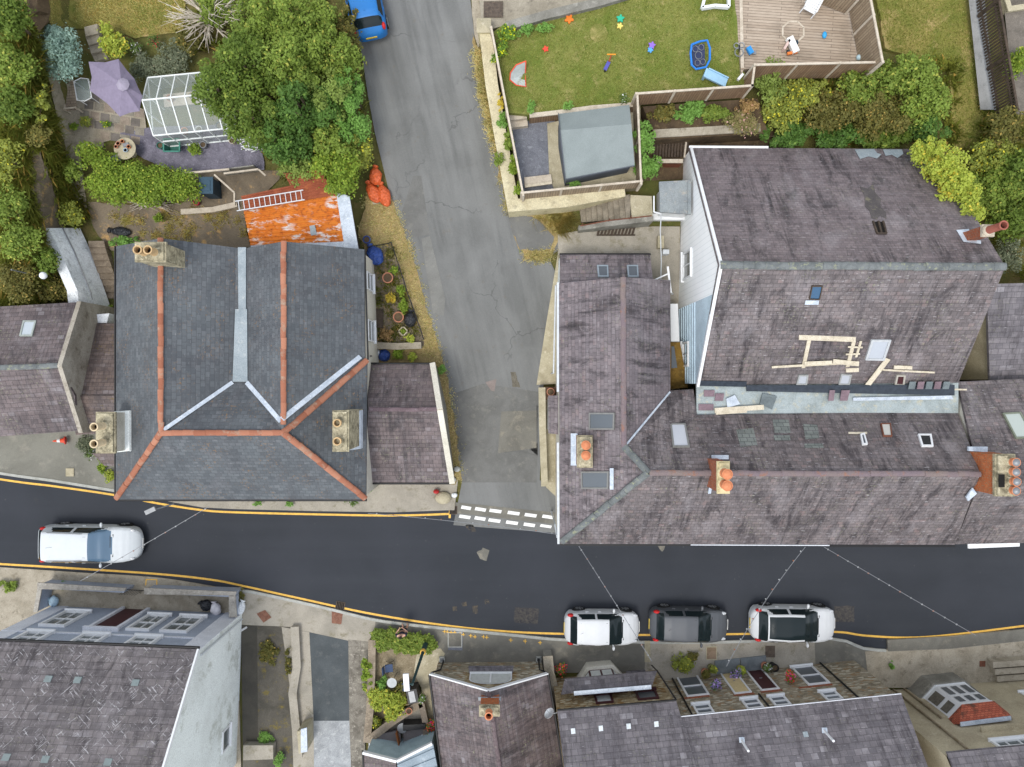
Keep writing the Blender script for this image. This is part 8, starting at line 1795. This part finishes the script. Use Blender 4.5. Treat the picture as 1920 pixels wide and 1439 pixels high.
planter(766, 1310, .2, .35, .11, POTC, 'cream pot with soil at the foot of the barbecue'); planter(768, 1330, .17, .25, .6, POTT, 'rusty pot on the oblique stone wall'); planter(793, 1303, .17, .3, .6, PALEC, 'pale pot of white flowers at the head of the path', 'wfl'); planter(810, 1372, .2, .4, .11, BLACKP, 'black pot with green plant against the cottage', 'mid', ph=.4)
SOFA = flat('grey_cushion', (.16, .145, .145), .9); t = thing('outdoor_sofa', 'grey outdoor corner sofa in the sunken yard, left part', 'sofa', P(725, 1385, .1)); 
MB().prism([P(705, 1378, .55), P(750, 1370, .55), P(752, 1396, .55), P(702, 1402, .55)], .2).build('seat', SOFA, t, bevel=.04); MB().prism([P(704, 1380, .3), P(751, 1372, .3), P(753, 1397, .3), P(702, 1403, .3)], .28).build('base', DTIMB, t); t['label'] = 'grey outdoor sofa in the sunken yard left of the wooden divider'
t = thing('outdoor_sofa', 'grey outdoor sofa with white cup, right of the wooden divider', 'sofa', P(778, 1382, .1)); MB().prism([P(756, 1372, .5), P(798, 1366, .5), P(800, 1386, .5), P(757, 1394, .5)], .18).build('seat', SOFA, t, bevel=.04); MB().prism([P(755, 1360, .8), P(797, 1358, .8), P(798, 1367, .8), P(756, 1371, .8)], .6).build('backrest', BLACKP, t, bevel=.04)
t['label'] = 'grey outdoor sofa with black backrest right of the wooden divider'
tag(MB().obox(P(746, 1362, .1), P(753, 1392, .1) - P(746, 1362, .1), (.06, 0, 0), (0, 0, .8)).build('wooden_divider', grime('orange_wood', '8A5630', '744626', None, 3), None), 'orange-brown wooden divider between the two sofas', 'board')
tag(MB().box(P(793, 1381, .56), (.14, .16, .14)).build('white_box', PVC, None, bevel=.02), 'small white box on the right sofa', 'box')
p = P(757, 1357, .1); t = thing('drum_table', 'round grey drum table in the sunken yard', 'table', p); MB().lathe(p, [(.22, 0), (.24, .5), (.26, .52), (.01, .53)], 20).build('drum', GREYM, t, smooth=False); tag(MB().ball(P(698, 1394, .35), .19, 14).build('globe_light', flat('globe_white', (.6, .62, .65), .4), None, smooth=True), 'white globe ornament in the corner of the sunken yard', 'globe')
tag(MB().box(P(797, 1396, .5), (.2, .25, .5)).build('black_box', BLACKP, None, bevel=.02), 'black box beside the small garden room', 'box')
p = P(1032, 1340, 3.2); t = thing('satellite_dish', 'white satellite dish on the corner of the maroon bay cottage', 'satellite dish', p); mb = MB(); mb.lathe(p, [(.02, .0), (.16, .03), (.27, .1), (.27, .115), (.16, .045), (.02, .015)], 16, axis=(-.6, .75, .35)); mb.build('dish', ALU, t, smooth=True); MB().tube([p, p + Vector((-.22, .28, .05))], .012).build('feed_arm', GREYM, t); MB().tube([p, P(1046, 1336, 3.3)], .02).build('bracket', GREYM, t)
wall_run('cottage_wall', 'narrow rendered wall between the gable cottage and the bay cottage', [(1027, 1230), (1030, 1262), (1046, 1320)], lambda x, y: .95, RENDERG, CRACK, .42, drop=1.0)
tag(MB().box(P(1214, 1222, .105), (.3, 1.1, .02)).build('drain_channel', PALEC, None), 'pale channel strip across the pavement beside the grey car', 'channel')
for x, y, l in ((829, 1236, 'small grey rainwater gully left of the cottage gable'), (1010, 1236, 'small grey rainwater gully right of the cottage gable')):
    t = thing('gully', l, 'drain', P(x, y, .1)); q = P(x, y, .1); mb = MB()
    for k in range(4): mb.box(q + Matrix.Rotation(R(90 * k), 3, 'Z') @ Vector((0, .12, .06)), (.28, .05, .12), rz=R(90 * k))
    mb.build('surround', KERB, t); MB().box(q + Vector((0, 0, .03)), (.2, .2, .02)).build('grate', GREYM, t)
for k, (y, l) in enumerate(((1247, 'upper stepped concrete block at the right edge'), (1260, 'middle stepped concrete block at the right edge'), (1273, 'lower stepped concrete block at the right edge'))): tag(MB().prism([P(1862 + k * 4, y - 5, .6 - k * .12), P(2050, y - 18, .6 - k * .12), P(2050, y - 7, .6 - k * .12), P(1862 + k * 4, y + 6, .6 - k * .12)], .6).build('concrete_block', CRACK, None, bevel=.03), l, 'block')
tag(MB().prism([P(456, 1398, .5), P(512, 1398, .5), P(512, 1424, .5), P(456, 1426, .5)], .5).build('rear_step', CONC, None, bevel=.02), 'broad concrete step beside the white gable at the bottom', 'step')
t = thing('bracket_lamp', 'small grey lamp bracket on the white gable corner', 'lamp', P(455, 1180, 2.6)); MB().bar(P(452, 1183, 2.9), P(463, 1176, 2.8), .09, .09).build('lamp', GREYM, t)
# ---------------------------------------------------------------- timber and slates left on the tall house roof
gt = 'timber left on the tall roof'
def timber(px0, py0, px1, py1, label, w_=.13, pl=None, lift=.05, mat=TIMB):
    f = pl or pts_; a, b = P(px0, py0, f(px0, py0) + lift), P(px1, py1, f(px1, py1) + lift); t = MB().bar(a, b, w_, .05).build('timber_board', mat, None); return tag(t, label, 'board', gt)
timber(1498, 633, 1604, 637, 'long top board of the timber frame on the tall roof', .22); timber(1517, 638, 1506, 690, 'left upright of the timber frame on the tall roof', .16); timber(1601, 640, 1589, 688, 'right upright of the timber frame on the tall roof', .16); timber(1614, 640, 1605, 670, 'short loose upright right of the timber frame', .1, lift=.06); timber(1590, 651, 1617, 652, 'upper short rung beside the timber frame', .07, lift=.11); timber(1586, 665, 1612, 664, 'lower short rung beside the timber frame', .07, lift=.11)
timber(1447, 689, 1610, 680, 'longest thin board at the foot of the timber frame', .1, lift=.1); timber(1508, 682, 1560, 680, 'wide pale board left at the frame foot', .16, lift=.16); timber(1562, 678, 1610, 683, 'wide pale board right at the frame foot', .2, lift=.16); timber(1586, 695, 1610, 694, 'short thick block under the frame foot', .18, lift=.08)
timber(1665, 673, 1617, 735, 'slanting board right of the pale skylight', .22, lift=.1); timber(1655, 694, 1752, 699, 'thin board above the timber skylight', .08, lift=.09); timber(1676, 689, 1710, 690, 'short pale board over the timber skylight', .16, lift=.12); timber(1690, 729, 1812, 731, 'thin long board along the lower roof edge', .07, lift=.1)
timber(1340, 770, 1432, 764, 'bundle of pale boards in the box gutter', .22, lambda x, y: 5.02, .1); timber(1342, 776, 1400, 772, 'lower pale board in the box gutter', .1, lambda x, y: 5.02, .08)
def loose(q, label, z, mat, rzx=None): o = MB().prism([P(x, y, z) for x, y in q], .04).build('loose_slate', mat, None); return tag(o, label, 'slate', 'loose slates in the box gutter')
gs = grime('loose_slate_grey', '6C7577', '5E6668', None, 3); ps = grime('loose_slate_purple', '7D6B72', '6C5C62', None, 3)
loose([(1430, 738), (1457, 744), (1448, 768), (1425, 758)], 'large grey slate lying askew in the box gutter', 5.12, gs); loose([(1362, 748), (1378, 741), (1388, 758), (1364, 765)], 'pale torn sheet in the box gutter', 5.1, LEADW); loose([(1320, 732), (1340, 732), (1340, 744), (1320, 744)], 'upper left purple slate in the box gutter', 5.05, ps); loose([(1342, 738), (1358, 738), (1356, 752), (1340, 752)], 'second purple slate in the box gutter', 5.06, ps); loose([(1310, 758), (1338, 758), (1338, 770), (1310, 770)], 'lower left purple slate in the box gutter', 5.05, ps); loose([(1556, 732), (1566, 732), (1563, 752), (1553, 752)], 'upright purple slate left of the batten gap', 5.2, ps); loose([(1578, 732), (1594, 732), (1589, 752), (1575, 752)], 'upright purple slate right of the batten gap', 5.2, ps)
for i, x in enumerate((1706, 1722, 1738, 1754, 1770)): loose([(x, 716), (x + 12, 716), (x + 9, 730), (x - 3, 730)], ('first', 'second', 'third', 'fourth', 'fifth')[i] + ' from the left of the spaced slates at the lower roof edge', 5.3, (gs, ps)[i % 2])
